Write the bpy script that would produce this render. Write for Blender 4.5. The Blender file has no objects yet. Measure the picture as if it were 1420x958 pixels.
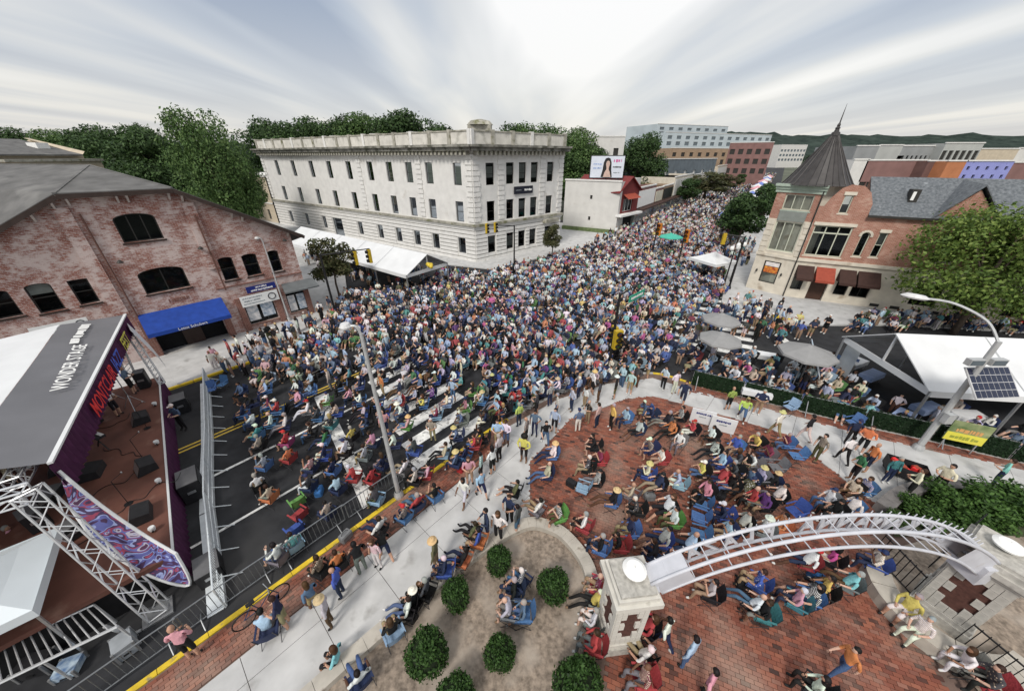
import bpy, bmesh, math, random
import numpy as np
from mathutils import Vector, Matrix
from mathutils.geometry import tessellate_polygon
R=math.radians; PI=math.pi
rnd=random.Random(7)
sc=bpy.context.scene; COL=sc.collection
# ---------------------------------------------------------------- camera
CAMH=11.5; FPX=480.0; CX,CY,YH=710.0,479.0,216.0
TH=math.atan((CY-YH)/FPX); cT,sT=math.cos(TH),math.sin(TH)
cam=bpy.data.cameras.new('camera'); cam.sensor_width=36; cam.lens=36*FPX/1420.0
cam.clip_start=.1; cam.clip_end=6000
camo=bpy.data.objects.new('camera',cam); COL.objects.link(camo)
camo.location=(0,0,CAMH); camo.rotation_euler=(PI/2-TH,0,0); sc.camera=camo
# ---------------------------------------------------------------- world, sun, exposure
sc.view_settings.view_transform='Standard'; sc.view_settings.look='None'
sc.view_settings.exposure=.82; sc.view_settings.gamma=1.0
SUN_EL,SUN_ROT=46,205
wd=bpy.data.worlds.new('World'); sc.world=wd; wd.use_nodes=True
nt=wd.node_tree; nt.nodes.clear()
def wn(t,**k):
    n=nt.nodes.new(t)
    for a,b in k.items(): setattr(n,a,b)
    return n
L=nt.links.new
sky=wn('ShaderNodeTexSky',sky_type='NISHITA'); sky.sun_disc=False
sky.sun_elevation=R(SUN_EL); sky.sun_rotation=R(SUN_ROT); sky.altitude=50; sky.air_density=1.2; sky.dust_density=2.0
tc=wn('ShaderNodeTexCoord'); sep=wn('ShaderNodeSeparateXYZ'); L(tc.outputs['Generated'],sep.inputs[0])
def wm(op,a,b=None,c=None):
    n=wn('ShaderNodeMath',operation=op)
    for i,x in enumerate((a,b,c)):
        if x is None: continue
        if isinstance(x,(int,float)): n.inputs[i].default_value=x
        else: L(x,n.inputs[i])
    return n.outputs[0]
zc=wm('MAXIMUM',sep.outputs[2],0.02)
zc=wm('ADD',zc,0.06)
px_=wm('DIVIDE',sep.outputs[0],zc); py_=wm('DIVIDE',sep.outputs[1],zc)
cmb=wn('ShaderNodeCombineXYZ'); L(px_,cmb.inputs[0]); L(py_,cmb.inputs[1])
def streak(scale,ax,ay,detail,dist,seed):
    mp=wn('ShaderNodeMapping'); mp.inputs['Rotation'].default_value=(0,0,R(9)); mp.inputs['Scale'].default_value=(ax,ay,1)
    mp.inputs['Location'].default_value=(seed,seed*.37,0)
    L(cmb.outputs[0],mp.inputs[0])
    n=wn('ShaderNodeTexNoise'); n.inputs['Scale'].default_value=scale; n.inputs['Detail'].default_value=detail
    n.inputs['Roughness'].default_value=.55; n.inputs['Distortion'].default_value=dist
    L(mp.outputs[0],n.inputs[0]); return n.outputs['Fac']
s1=streak(1.0,.55,.09,2,.3,11.2); s2=streak(1.0,1.3,.2,3,.35,6.1)
mixs=wm('ADD',wm('MULTIPLY',s1,.72),wm('MULTIPLY',s2,.28))
# broad bright gap: the thin part of the cloud deck overhead, along the streak direction
lx=wm('ADD',wm('MULTIPLY',px_,math.cos(R(9))),wm('MULTIPLY',py_,-math.sin(R(9))))
gap=wm('DIVIDE',1.0,wm('ADD',1.0,wm('MULTIPLY',wm('MULTIPLY',wm('ADD',lx,0),wm('ADD',lx,0)),7)))
gl_=wn('ShaderNodeMapRange'); L(sep.outputs[2],gl_.inputs[0]); gl_.inputs[1].default_value=.05; gl_.inputs[2].default_value=.34
tot=wm('ADD',mixs,wm('MULTIPLY',wm('MULTIPLY',gap,gl_.outputs[0]),0.34))
cr=wn('ShaderNodeValToRGB'); e=cr.color_ramp; L(tot,cr.inputs[0])
e.elements[0].position=.41; e.elements[0].color=(.27,.35,.50,1)
e.elements[1].position=.66; e.elements[1].color=(1.12,1.11,1.10,1)
for p,c in ((.475,(.45,.525,.645,1)),(.55,(.75,.77,.79,1))):
    q=e.elements.new(p); q.color=c
# warmer, paler cloud towards the horizon
hz=wn('ShaderNodeMapRange'); L(sep.outputs[2],hz.inputs[0]); hz.inputs[1].default_value=0; hz.inputs[2].default_value=.34
hz.inputs[3].default_value=.7; hz.inputs[4].default_value=0
mh=wn('ShaderNodeMix',data_type='RGBA'); L(hz.outputs[0],mh.inputs[0]); L(cr.outputs[0],mh.inputs[6]); mh.inputs[7].default_value=(.95,.90,.85,1)
cl=wn('ShaderNodeMix',data_type='RGBA',blend_type='MULTIPLY'); cl.inputs[0].default_value=1; L(mh.outputs[2],cl.inputs[6]); cl.inputs[7].default_value=(4.9,4.85,4.75,1)
ms=wn('ShaderNodeMix',data_type='RGBA'); ms.inputs[0].default_value=.88; L(sky.outputs[0],ms.inputs[6]); L(cl.outputs[2],ms.inputs[7])
bg=wn('ShaderNodeBackground'); L(ms.outputs[2],bg.inputs[0]); bg.inputs[1].default_value=.11
wo=wn('ShaderNodeOutputWorld'); L(bg.outputs[0],wo.inputs[0])
sl=bpy.data.lights.new('sun','SUN'); sl.energy=1.5; sl.angle=R(14); sl.color=(1,.95,.88)
slo=bpy.data.objects.new('sun',sl); COL.objects.link(slo)
az=R(SUN_ROT); v=Vector((math.sin(az)*math.cos(R(SUN_EL)),math.cos(az)*math.cos(R(SUN_EL)),math.sin(R(SUN_EL))))
slo.rotation_euler=v.to_track_quat('Z','Y').to_euler(); slo.location=(0,0,60)
# ---------------------------------------------------------------- layout helpers
def ray(u,v):
    x=(u-CX)/FPX; y=(CY-v)/FPX
    return (x,cT+y*sT,-sT+y*cT)
def G(u,v,z=0.0):
    r=ray(u,v); t=(z-CAMH)/r[2]; return (r[0]*t,r[1]*t)
def at(u,v,Y):
    r=ray(u,v); t=Y/r[1]; return Vector((r[0]*t,Y,CAMH+r[2]*t))
# ---------------------------------------------------------------- materials
MATS={}
def pm(name,col,rough=.8,var=.15,scale=3.0,bump=0.0,metal=0.0,detail=4,spec=.3,col2=None,trans=False,dirt=None):
    """procedural material: noise-varied colour + optional bump"""
    if name in MATS: return MATS[name]
    m=bpy.data.materials.new(name); m.use_nodes=True; t=m.node_tree; b=t.nodes['Principled BSDF']
    b.inputs['Roughness'].default_value=rough; b.inputs['Metallic'].default_value=metal
    b.inputs['Specular IOR Level'].default_value=spec
    co=t.nodes.new('ShaderNodeTexCoord'); n=t.nodes.new('ShaderNodeTexNoise')
    n.inputs['Scale'].default_value=scale; n.inputs['Detail'].default_value=detail
    t.links.new(co.outputs['Object'],n.inputs[0])
    r=t.nodes.new('ShaderNodeValToRGB'); t.links.new(n.outputs[0],r.inputs[0])
    a=[c*(1-var) for c in col]; c2=col2 or [min(1,c*(1+var)) for c in col]
    r.color_ramp.elements[0].position=.3; r.color_ramp.elements[1].position=.7
    r.color_ramp.elements[0].color=(*a,1); r.color_ramp.elements[1].color=(*c2,1)
    out=r.outputs[0]
    if dirt:
        n2=t.nodes.new('ShaderNodeTexNoise'); n2.inputs['Scale'].default_value=dirt[0]; n2.inputs['Detail'].default_value=6
        t.links.new(co.outputs['Object'],n2.inputs[0])
        mr=t.nodes.new('ShaderNodeMapRange'); mr.inputs[1].default_value=dirt[1]; mr.inputs[2].default_value=dirt[1]+.12; t.links.new(n2.outputs[0],mr.inputs[0])
        mx=t.nodes.new('ShaderNodeMix'); mx.data_type='RGBA'; t.links.new(mr.outputs[0],mx.inputs[0]); t.links.new(out,mx.inputs[6]); mx.inputs[7].default_value=(*dirt[2],1)
        out=mx.outputs[2]
    t.links.new(out,b.inputs['Base Color'])
    if bump:
        bn=t.nodes.new('ShaderNodeBump'); bn.inputs['Strength'].default_value=bump; bn.inputs['Distance'].default_value=.02
        t.links.new(n.outputs[0],bn.inputs['Height']); t.links.new(bn.outputs[0],b.inputs['Normal'])
    MATS[name]=m; return m
def node_mat(name):
    m=bpy.data.materials.new(name); m.use_nodes=True; MATS[name]=m
    return m,m.node_tree,m.node_tree.nodes['Principled BSDF']
def rand_mat(name,cols,source='island',rough=.8,noise=None):
    """colour picked per loose piece or per object from a ramp of real colours"""
    if name in MATS: return MATS[name]
    m,t,b=node_mat(name); b.inputs['Roughness'].default_value=rough; b.inputs['Specular IOR Level'].default_value=.25
    if source=='island': g=t.nodes.new('ShaderNodeNewGeometry'); o=g.outputs['Random Per Island']
    else: g=t.nodes.new('ShaderNodeObjectInfo'); o=g.outputs['Random']
    r=t.nodes.new('ShaderNodeValToRGB'); t.links.new(o,r.inputs[0]); e=r.color_ramp
    e.elements[0].color=(*cols[0],1); e.elements[1].color=(*cols[-1],1)
    for i,c in enumerate(cols[1:-1]): q=e.elements.new((i+1)/(len(cols)-1)); q.color=(*c,1)
    out=r.outputs[0]
    if noise:
        co=t.nodes.new('ShaderNodeTexCoord'); n=t.nodes.new('ShaderNodeTexNoise'); n.inputs['Scale'].default_value=noise[0]; n.inputs['Detail'].default_value=6
        geo=t.nodes.new('ShaderNodeNewGeometry'); t.links.new(geo.outputs['Position'],n.inputs[0])
        mr=t.nodes.new('ShaderNodeMapRange'); mr.inputs[1].default_value=noise[1]; mr.inputs[2].default_value=noise[2]; t.links.new(n.outputs[0],mr.inputs[0]); mr.inputs[4].default_value=noise[4]
        mx=t.nodes.new('ShaderNodeMix'); mx.data_type='RGBA'; t.links.new(mr.outputs[0],mx.inputs[0]); t.links.new(out,mx.inputs[6]); mx.inputs[7].default_value=(*noise[3],1); out=mx.outputs[2]
    t.links.new(out,b.inputs['Base Color']); return m
def leaf_mat(name,cols):
    if name in MATS: return MATS[name]
    m=rand_mat(name,cols,'island',.6); t=m.node_tree; b=t.nodes['Principled BSDF']; o=t.nodes['Material Output']
    src=b.inputs['Base Color'].links[0].from_socket
    tr=t.nodes.new('ShaderNodeBsdfTranslucent'); t.links.new(src,tr.inputs[0])
    mx=t.nodes.new('ShaderNodeMixShader'); mx.inputs[0].default_value=.25
    t.links.new(b.outputs[0],mx.inputs[1]); t.links.new(tr.outputs[0],mx.inputs[2]); t.links.new(mx.outputs[0],o.inputs[0]); return m
def glass_mat():
    m,t,b=node_mat('window_glass'); o=t.nodes['Material Output']
    tr=t.nodes.new('ShaderNodeBsdfTransparent'); tr.inputs[0].default_value=(.62,.66,.66,1)
    gl=t.nodes.new('ShaderNodeBsdfGlossy'); gl.inputs['Roughness'].default_value=.03; gl.inputs[0].default_value=(.42,.46,.5,1)
    fr=t.nodes.new('ShaderNodeFresnel'); fr.inputs[0].default_value=1.5
    mx=t.nodes.new('ShaderNodeMixShader'); t.links.new(fr.outputs[0],mx.inputs[0]); t.links.new(tr.outputs[0],mx.inputs[1]); t.links.new(gl.outputs[0],mx.inputs[2]); t.links.new(mx.outputs[0],o.inputs[0])
    return m
GLASS=glass_mat()
def attr_mat(name,prop,rough=.8,obj=True):
    m,t,b=node_mat(name); b.inputs['Roughness'].default_value=rough; b.inputs['Specular IOR Level'].default_value=.2
    a=t.nodes.new('ShaderNodeAttribute'); a.attribute_type='OBJECT' if obj else 'GEOMETRY'; a.attribute_name=prop
    co=t.nodes.new('ShaderNodeTexCoord'); n=t.nodes.new('ShaderNodeTexNoise'); n.inputs['Scale'].default_value=14
    t.links.new(co.outputs['Object'],n.inputs[0])
    mr=t.nodes.new('ShaderNodeMapRange'); mr.inputs[3].default_value=.75; mr.inputs[4].default_value=1.2; t.links.new(n.outputs[0],mr.inputs[0])
    mx=t.nodes.new('ShaderNodeMix'); mx.data_type='RGBA'; mx.blend_type='MULTIPLY'; mx.inputs[0].default_value=1
    src=a.outputs['Color']
    if prop=='shirt':   # some shirts are striped or printed
        st=t.nodes.new('ShaderNodeAttribute'); st.attribute_type='OBJECT'; st.attribute_name='stripe'
        wv=t.nodes.new('ShaderNodeTexWave'); wv.bands_direction='Z'; wv.inputs['Scale'].default_value=7; wv.inputs['Distortion'].default_value=.6; t.links.new(co.outputs['Object'],wv.inputs[0])
        vo=t.nodes.new('ShaderNodeTexVoronoi'); vo.inputs['Scale'].default_value=16; t.links.new(co.outputs['Object'],vo.inputs[0])
        g1=t.nodes.new('ShaderNodeMath'); g1.operation='GREATER_THAN'; g1.inputs[1].default_value=.62; t.links.new(wv.outputs['Fac'],g1.inputs[0])
        g2=t.nodes.new('ShaderNodeMath'); g2.operation='LESS_THAN'; g2.inputs[1].default_value=.28; t.links.new(vo.outputs['Distance'],g2.inputs[0])
        m1=t.nodes.new('ShaderNodeMath'); m1.operation='MULTIPLY'; t.links.new(g1.outputs[0],m1.inputs[0]); t.links.new(st.outputs['Vector'],m1.inputs[1])
        sx_=t.nodes.new('ShaderNodeSeparateXYZ'); t.links.new(st.outputs['Vector'],sx_.inputs[0]); t.links.new(sx_.outputs[0],m1.inputs[1])
        m2=t.nodes.new('ShaderNodeMath'); m2.operation='MULTIPLY_ADD'; t.links.new(g2.outputs[0],m2.inputs[0]); t.links.new(sx_.outputs[1],m2.inputs[1]); t.links.new(m1.outputs[0],m2.inputs[2])
        ms_=t.nodes.new('ShaderNodeMix'); ms_.data_type='RGBA'; t.links.new(m2.outputs[0],ms_.inputs[0]); t.links.new(src,ms_.inputs[6]); a2=t.nodes.new('ShaderNodeAttribute'); a2.attribute_type='OBJECT'; a2.attribute_name='accent'; t.links.new(a2.outputs['Color'],ms_.inputs[7]); src=ms_.outputs[2]
    t.links.new(src,mx.inputs[6]); t.links.new(mr.outputs[0],mx.inputs[7]); t.links.new(mx.outputs[2],b.inputs['Base Color'])
    if prop in ('shirt','pants','calf','sleeve','cloth'):
        n3=t.nodes.new('ShaderNodeTexNoise'); n3.inputs['Scale'].default_value=9; n3.inputs['Detail'].default_value=3; n3.inputs['Distortion'].default_value=1.5; t.links.new(co.outputs['Object'],n3.inputs[0])
        bn=t.nodes.new('ShaderNodeBump'); bn.inputs['Strength'].default_value=.7; bn.inputs['Distance'].default_value=.03; t.links.new(n3.outputs[0],bn.inputs['Height']); t.links.new(bn.outputs[0],b.inputs['Normal'])
    return m
def masonry_mat(name,c1,c2,mortar,wash=None,sx=1.0,axis='XZ',scale=1.0,rough=.9,bump=.4):
    """brick courses in the wall's own plane, with an old whitewash worn off in patches"""
    m,t,b=node_mat(name); b.inputs['Roughness'].default_value=rough; b.inputs['Specular IOR Level'].default_value=.15
    co=t.nodes.new('ShaderNodeTexCoord'); sp=t.nodes.new('ShaderNodeSeparateXYZ'); t.links.new(co.outputs['Object'],sp.inputs[0])
    ad=t.nodes.new('ShaderNodeMath'); ad.operation='ADD'; t.links.new(sp.outputs[0],ad.inputs[0]); t.links.new(sp.outputs[1],ad.inputs[1])
    cb=t.nodes.new('ShaderNodeCombineXYZ'); t.links.new(ad.outputs[0],cb.inputs[0]); t.links.new(sp.outputs[2],cb.inputs[1])
    br=t.nodes.new('ShaderNodeTexBrick'); br.inputs['Scale'].default_value=scale; br.inputs['Brick Width'].default_value=.24; br.inputs['Row Height'].default_value=.08
    br.inputs['Mortar Size'].default_value=.008; br.inputs['Color1'].default_value=(*c1,1); br.inputs['Color2'].default_value=(*c2,1); br.inputs['Mortar'].default_value=(*mortar,1)
    t.links.new(cb.outputs[0],br.inputs[0]); out=br.outputs[0]
    n=t.nodes.new('ShaderNodeTexNoise'); n.inputs['Scale'].default_value=.8; n.inputs['Detail'].default_value=8; n.inputs['Roughness'].default_value=.7; t.links.new(co.outputs['Object'],n.inputs[0])
    if wash:
        n2=t.nodes.new('ShaderNodeTexNoise'); n2.inputs['Scale'].default_value=1.0; n2.inputs['Detail'].default_value=9; n2.inputs['Roughness'].default_value=.75
        mp=t.nodes.new('ShaderNodeMapping'); mp.inputs['Scale'].default_value=(2.6,2.6,7); t.links.new(co.outputs['Object'],mp.inputs[0]); t.links.new(mp.outputs[0],n2.inputs[0])
        s=t.nodes.new('ShaderNodeMath'); s.operation='ADD'; t.links.new(n.outputs[0],s.inputs[0]); t.links.new(n2.outputs[0],s.inputs[1])
        mr=t.nodes.new('ShaderNodeMapRange'); mr.inputs[1].default_value=wash[1]; mr.inputs[2].default_value=wash[1]+.16; mr.inputs[4].default_value=wash[2]; t.links.new(s.outputs[0],mr.inputs[0])
        mx=t.nodes.new('ShaderNodeMix'); mx.data_type='RGBA'; t.links.new(mr.outputs[0],mx.inputs[0]); t.links.new(out,mx.inputs[6]); mx.inputs[7].default_value=(*wash[0],1); out=mx.outputs[2]
    mu=t.nodes.new('ShaderNodeMix'); mu.data_type='RGBA'; mu.blend_type='MULTIPLY'; mu.inputs[0].default_value=.6
    r2=t.nodes.new('ShaderNodeMapRange'); r2.inputs[3].default_value=.5; r2.inputs[4].default_value=1.4; t.links.new(n.outputs[0],r2.inputs[0]); t.links.new(out,mu.inputs[6]); t.links.new(r2.outputs[0],mu.inputs[7])
    t.links.new(mu.outputs[2],b.inputs['Base Color'])
    bn=t.nodes.new('ShaderNodeBump'); bn.inputs['Strength'].default_value=bump; bn.inputs['Distance'].default_value=.01; t.links.new(br.outputs['Fac'],bn.inputs['Height']); bn.invert=True; t.links.new(bn.outputs[0],b.inputs['Normal'])
    return m
# ---------------------------------------------------------------- mesh builder
class MB:
    def __init__(s): s.v=[];s.f=[];s.m=[]
    def add(s,vs,fs,mi=0):
        o=len(s.v); s.v+=[tuple(p) for p in vs]; s.f+=[tuple(i+o for i in q) for q in fs]; s.m+=[mi]*len(fs); return s
    def box(s,x0,x1,y0,y1,z0,z1,mi=0):
        return s.add([(x0,y0,z0),(x1,y0,z0),(x1,y1,z0),(x0,y1,z0),(x0,y0,z1),(x1,y0,z1),(x1,y1,z1),(x0,y1,z1)],
            [(3,2,1,0),(4,5,6,7),(0,1,5,4),(1,2,6,5),(2,3,7,6),(3,0,4,7)],mi)
    def obox(s,c,ax,sz,mi=0):
        """box centred c with axes matrix (3 vectors) and full sizes"""
        a,b,d=[Vector(q)*k*.5 for q,k in zip(ax,sz)]; c=Vector(c)
        vs=[c+i*a+j*b+k*d for k in(-1,1) for j in(-1,1) for i in(-1,1)]
        return s.add(vs,[(2,3,1,0),(4,5,7,6),(0,1,5,4),(1,3,7,5),(3,2,6,7),(2,0,4,6)],mi)
    def bar(s,p,q,w,h=None,mi=0,up=(0,0,1)):
        p,q=Vector(p),Vector(q); d=q-p; L_=d.length
        if L_<1e-6: return s
        d/=L_; u=Vector(up)
        if abs(d.dot(u))>.95: u=Vector((1,0,0))
        sx=d.cross(u).normalized(); u=sx.cross(d)
        return s.obox((p+q)/2,(d,sx,u),(L_,w,h or w),mi)
    def tube(s,pts,r,n=8,mi=0,cap=True,closed=False):
        pts=[Vector(p) for p in pts]; rs=r if isinstance(r,(list,tuple)) else [r]*len(pts)
        o=len(s.v); k=len(pts); pu=None
        for i,p in enumerate(pts):
            d=(pts[min(i+1,k-1)]-pts[max(i-1,0)]).normalized()
            u=pu if pu is not None else (Vector((0,0,1)) if abs(d.z)<.9 else Vector((1,0,0)))
            a=d.cross(u).normalized(); u=a.cross(d).normalized(); pu=u
            for j in range(n):
                t=2*PI*j/n; s.v.append(tuple(p+rs[i]*(math.cos(t)*a+math.sin(t)*u)))
        for i in range(k-1):
            for j in range(n):
                s.f.append((o+i*n+j,o+i*n+(j+1)%n,o+(i+1)*n+(j+1)%n,o+(i+1)*n+j)); s.m.append(mi)
        if cap:
            s.f.append(tuple(o+j for j in range(n))[::-1]); s.m.append(mi); s.f.append(tuple(o+(k-1)*n+j for j in range(n))); s.m.append(mi)
        return s
    def lathe(s,prof,n=16,c=(0,0,0),mi=0,ph=0):
        o=len(s.v)
        for r,z in prof:
            for j in range(n):
                t=2*PI*j/n+ph; s.v.append((c[0]+r*math.cos(t),c[1]+r*math.sin(t),c[2]+z))
        for i in range(len(prof)-1):
            for j in range(n):
                s.f.append((o+i*n+j,o+i*n+(j+1)%n,o+(i+1)*n+(j+1)%n,o+(i+1)*n+j)); s.m.append(mi)
        return s
    def prism(s,poly,z0,z1,mi=0,bottom=False):
        n=len(poly); area=sum(poly[i][0]*poly[(i+1)%n][1]-poly[(i+1)%n][0]*poly[i][1] for i in range(n))
        if area<0: poly=poly[::-1]
        o=len(s.v); s.v+=[(p[0],p[1],z0) for p in poly]+[(p[0],p[1],z1) for p in poly]
        tri=tessellate_polygon([[Vector((p[0],p[1],0)) for p in poly]])
        for t in tri:
            a,b,c=t
            A,B,C=poly[a],poly[b],poly[c]
            if (B[0]-A[0])*(C[1]-A[1])-(C[0]-A[0])*(B[1]-A[1])<0: a,c=c,a
            s.f.append((o+n+a,o+n+b,o+n+c)); s.m.append(mi)
            if bottom: s.f.append((o+c,o+b,o+a)); s.m.append(mi)
        for i in range(n):
            j=(i+1)%n; s.f.append((o+i,o+j,o+n+j,o+n+i)); s.m.append(mi)
        return s
    def mesh(s,name,mats,smooth=False):
        me=bpy.data.meshes.new(name); me.from_pydata(s.v,[],s.f)
        for m in (mats if isinstance(mats,(list,tuple)) else [mats]): me.materials.append(m)
        if any(s.m): me.polygons.foreach_set('material_index',s.m)
        if smooth: me.polygons.foreach_set('use_smooth',[True]*len(s.f))
        me.update(); return me
    def build(s,name,mats,parent=None,smooth=False,**k):
        return link(name,s.mesh(name,mats,smooth),parent,**k)
def link(name,me,parent=None,loc=None,rz=None,label=None,cat=None,group=None,kind=None):
    o=bpy.data.objects.new(name,me); COL.objects.link(o)
    if parent is not None: o.parent=parent
    if loc is not None: o.location=loc
    if rz is not None: o.rotation_euler=(0,0,rz)
    if label: o['label']=label
    if cat: o['category']=cat
    if group: o['group']=group
    if kind: o['kind']=kind
    return o
def thing(name,label,cat,loc=(0,0,0),rz=0,group=None): return link(name,None,None,loc,rz,label,cat,group)
def copy_tree(o,parent=None):
    c=o.copy(); COL.objects.link(c); c.parent=parent
    for ch in o.children: copy_tree(ch,c)
    return c
def text_mesh(s,size,ext=.01,align='CENTER',mat=None,bold=0.0,name='lettering'):
    cu=bpy.data.curves.new(name,'FONT'); cu.body=s; cu.size=size; cu.extrude=ext; cu.align_x=align; cu.align_y='CENTER'; cu.offset=bold; cu.resolution_u=2
    o=bpy.data.objects.new('tmp',cu); COL.objects.link(o); dg=bpy.context.evaluated_depsgraph_get()
    me=bpy.data.meshes.new_from_object(o.evaluated_get(dg)); bpy.data.objects.remove(o); bpy.data.curves.remove(cu)
    me.materials.clear(); me.materials.append(mat); me.name=name; return me
def text_on(s,size,org,xa,ya,mat,parent=None,ext=.01,bold=0.0,name='lettering',align='CENTER',sx=1.0):
    o=link(name,text_mesh(s,size,ext,align,mat,bold,name),parent)
    xa=Vector(xa).normalized(); ya=Vector(ya).normalized(); na=xa.cross(ya)
    m=Matrix(((xa.x*sx,ya.x,na.x,org[0]),(xa.y*sx,ya.y,na.y,org[1]),(xa.z*sx,ya.z,na.z,org[2]),(0,0,0,1))); o.matrix_local=m; return o
def clip_poly(poly,a,b,c):
    """keep a*x+b*y<=c"""
    out=[]
    for i in range(len(poly)):
        p,q=poly[i],poly[(i+1)%len(poly)]; dp=a*p[0]+b*p[1]-c; dq=a*q[0]+b*q[1]-c
        if dp<=0: out.append(p)
        if (dp<0<dq) or (dq<0<dp):
            t=dp/(dp-dq); out.append((p[0]+t*(q[0]-p[0]),p[1]+t*(q[1]-p[1])))
    return out
def inpoly(p,poly):
    x,y=p; r=False; n=len(poly); j=n-1
    for i in range(n):
        xi,yi=poly[i]; xj,yj=poly[j]
        if (yi>y)!=(yj>y) and x<(xj-xi)*(y-yi)/(yj-yi)+xi: r=not r
        j=i
    return r
def smooth_path(pts,n=8):
    """Catmull-Rom through 2-D points"""
    P=[pts[0]]+list(pts)+[pts[-1]]; out=[]
    for i in range(1,len(P)-2):
        p0,p1,p2,p3=P[i-1],P[i],P[i+1],P[i+2]
        for k in range(n):
            t=k/n; out.append(tuple(.5*((2*p1[d])+(-p0[d]+p2[d])*t+(2*p0[d]-5*p1[d]+4*p2[d]-p3[d])*t*t+(-p0[d]+3*p1[d]-3*p2[d]+p3[d])*t**3) for d in range(len(p1))))
    out.append(tuple(pts[-1])); return out
# ================================================================ SETTING
D48=(math.cos(R(48)),math.sin(R(48))); N48=(-D48[1],D48[0])
def RN(t,n): return (t*D48[0]+n*N48[0],t*D48[1]+n*N48[1])
m_asph=pm('asphalt',(.024,.025,.028),.85,.35,1.6,.25,detail=9,dirt=(.28,.54,(.037,.037,.038)))
m_conc=pm('concrete',(.46,.46,.455),.85,.14,1.5,.15,detail=8,dirt=(1.3,.61,(.30,.295,.285)))
m_conc2=pm('concrete_kerb',(.40,.39,.37),.85,.15,2.5,.2,dirt=(2.0,.6,(.2,.19,.18)))
m_yel=pm('yellow_kerb_paint',(.62,.44,.03),.6,.2,4,dirt=(5,.6,(.25,.2,.1)))
m_wpaint=pm('white_road_paint',(.70,.70,.68),.6,.14,5,dirt=(4,.56,(.22,.22,.22)),detail=8)
m_yline=pm('yellow_road_paint',(.58,.40,.06),.6,.15,6,dirt=(6,.62,(.2,.16,.06)))
m_mulch=pm('mulch',(.24,.195,.155),1,.45,9,.8,detail=10,dirt=(.7,.5,(.36,.31,.26)))
m_earth=pm('town_ground',(.10,.11,.08),1,.4,.05,0,detail=8)
m_mort=pm('brick_bed',(.16,.11,.09),.95,.2,3)
BRC=[(.045,.03,.027),(.20,.07,.045),(.25,.087,.055),(.165,.057,.04),(.28,.106,.066),(.225,.09,.064),(.115,.055,.043),(.28,.13,.093)]
NZ=(.33,.50,.72,(.34,.25,.20),.75)
m_brI=rand_mat('paver_brick_many',BRC,'island',.75,NZ)
m_brO=rand_mat('paver_brick',BRC,'object',.75,NZ)
def sheet(name,poly,z,mat,**k):
    mb=MB(); n=len(poly); mb.v=[(p[0],p[1],z) for p in poly]
    for t in tessellate_polygon([[Vector((p[0],p[1],0)) for p in poly]]):
        a,b,c=t; A,B,C=poly[a],poly[b],poly[c]
        if (B[0]-A[0])*(C[1]-A[1])-(C[0]-A[0])*(B[1]-A[1])<0: a,c=c,a
        mb.f.append((a,b,c)); mb.m.append(0)
    return mb.build(name,mat,**k)
sheet('ground',[(-2500,-60),(2500,-60),(2500,4000),(-2500,4000)],-.06,m_earth,kind='structure')
D55=(math.cos(R(55)),math.sin(R(55))); N55=(-D55[1],D55[0])
def R5(t,n): return (t*D55[0]+n*N55[0],t*D55[1]+n*N55[1])
sheet('road',[(-75,-14),(85,-14),(85,30),R5(75,-1),R5(700,0),R5(700,20),R5(75,20),(-2,75),(-60,95),(-95,60)],0,m_asph,kind='structure')
# ---- painted markings: one object per line or bar
road_marks=[]
def mark(name,poly,mat,parent=None): return sheet(name,poly,.006,mat,parent=parent,kind='structure')
def lane(name,t0,t1,n,w,mat): return mark(name,[RN(t0,n-w/2),RN(t1,n-w/2),RN(t1,n+w/2),RN(t0,n+w/2)],mat)
for nn in (18.36,18.62): lane('centre_line',-30,9.2,nn,.11,m_yline)
lane('lane_line',-30,6.4,15.7,.13,m_wpaint); lane('lane_line',-30,5.2,12.6,.11,m_wpaint)
n=9.75
while n<24.2:
    t0=4.9+(n-9.5)*.25; mark('crosswalk_bar',[RN(t0,n),RN(t0+4.0,n),RN(t0+4.0,n+.62),RN(t0,n+.62)],m_wpaint); n+=1.16
ca,sa=math.cos(R(-25)),math.sin(R(-25))
for col in (0,1):
    for i in range(11):
        c=(11.3+i*.72+col*2.9*ca,20.3+i*1.04+col*2.9*sa); w=.31; ex,ey=math.cos(R(55)),math.sin(R(55)); l=1.15
        mark('crosswalk_bar',[(c[0]-l*ca-w*ex,c[1]-l*sa-w*ey),(c[0]+l*ca-w*ex,c[1]+l*sa-w*ey),(c[0]+l*ca+w*ex,c[1]+l*sa+w*ey),(c[0]-l*ca+w*ex,c[1]-l*sa+w*ey)],m_wpaint)
for i in range(2):
    c=G(1068,455) if i==0 else G(1085,470); l=.9; w=.22
    mark('stop_bar',[(c[0]-l*ca*.3-w*.4,c[1]-l),(c[0]+w,c[1]-l),(c[0]+w*1.6,c[1]+l),(c[0]-w*.6,c[1]+l)],m_wpaint)
def Gp(*pts,z=.12): return [G(u,v,z) for u,v in pts]
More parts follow.
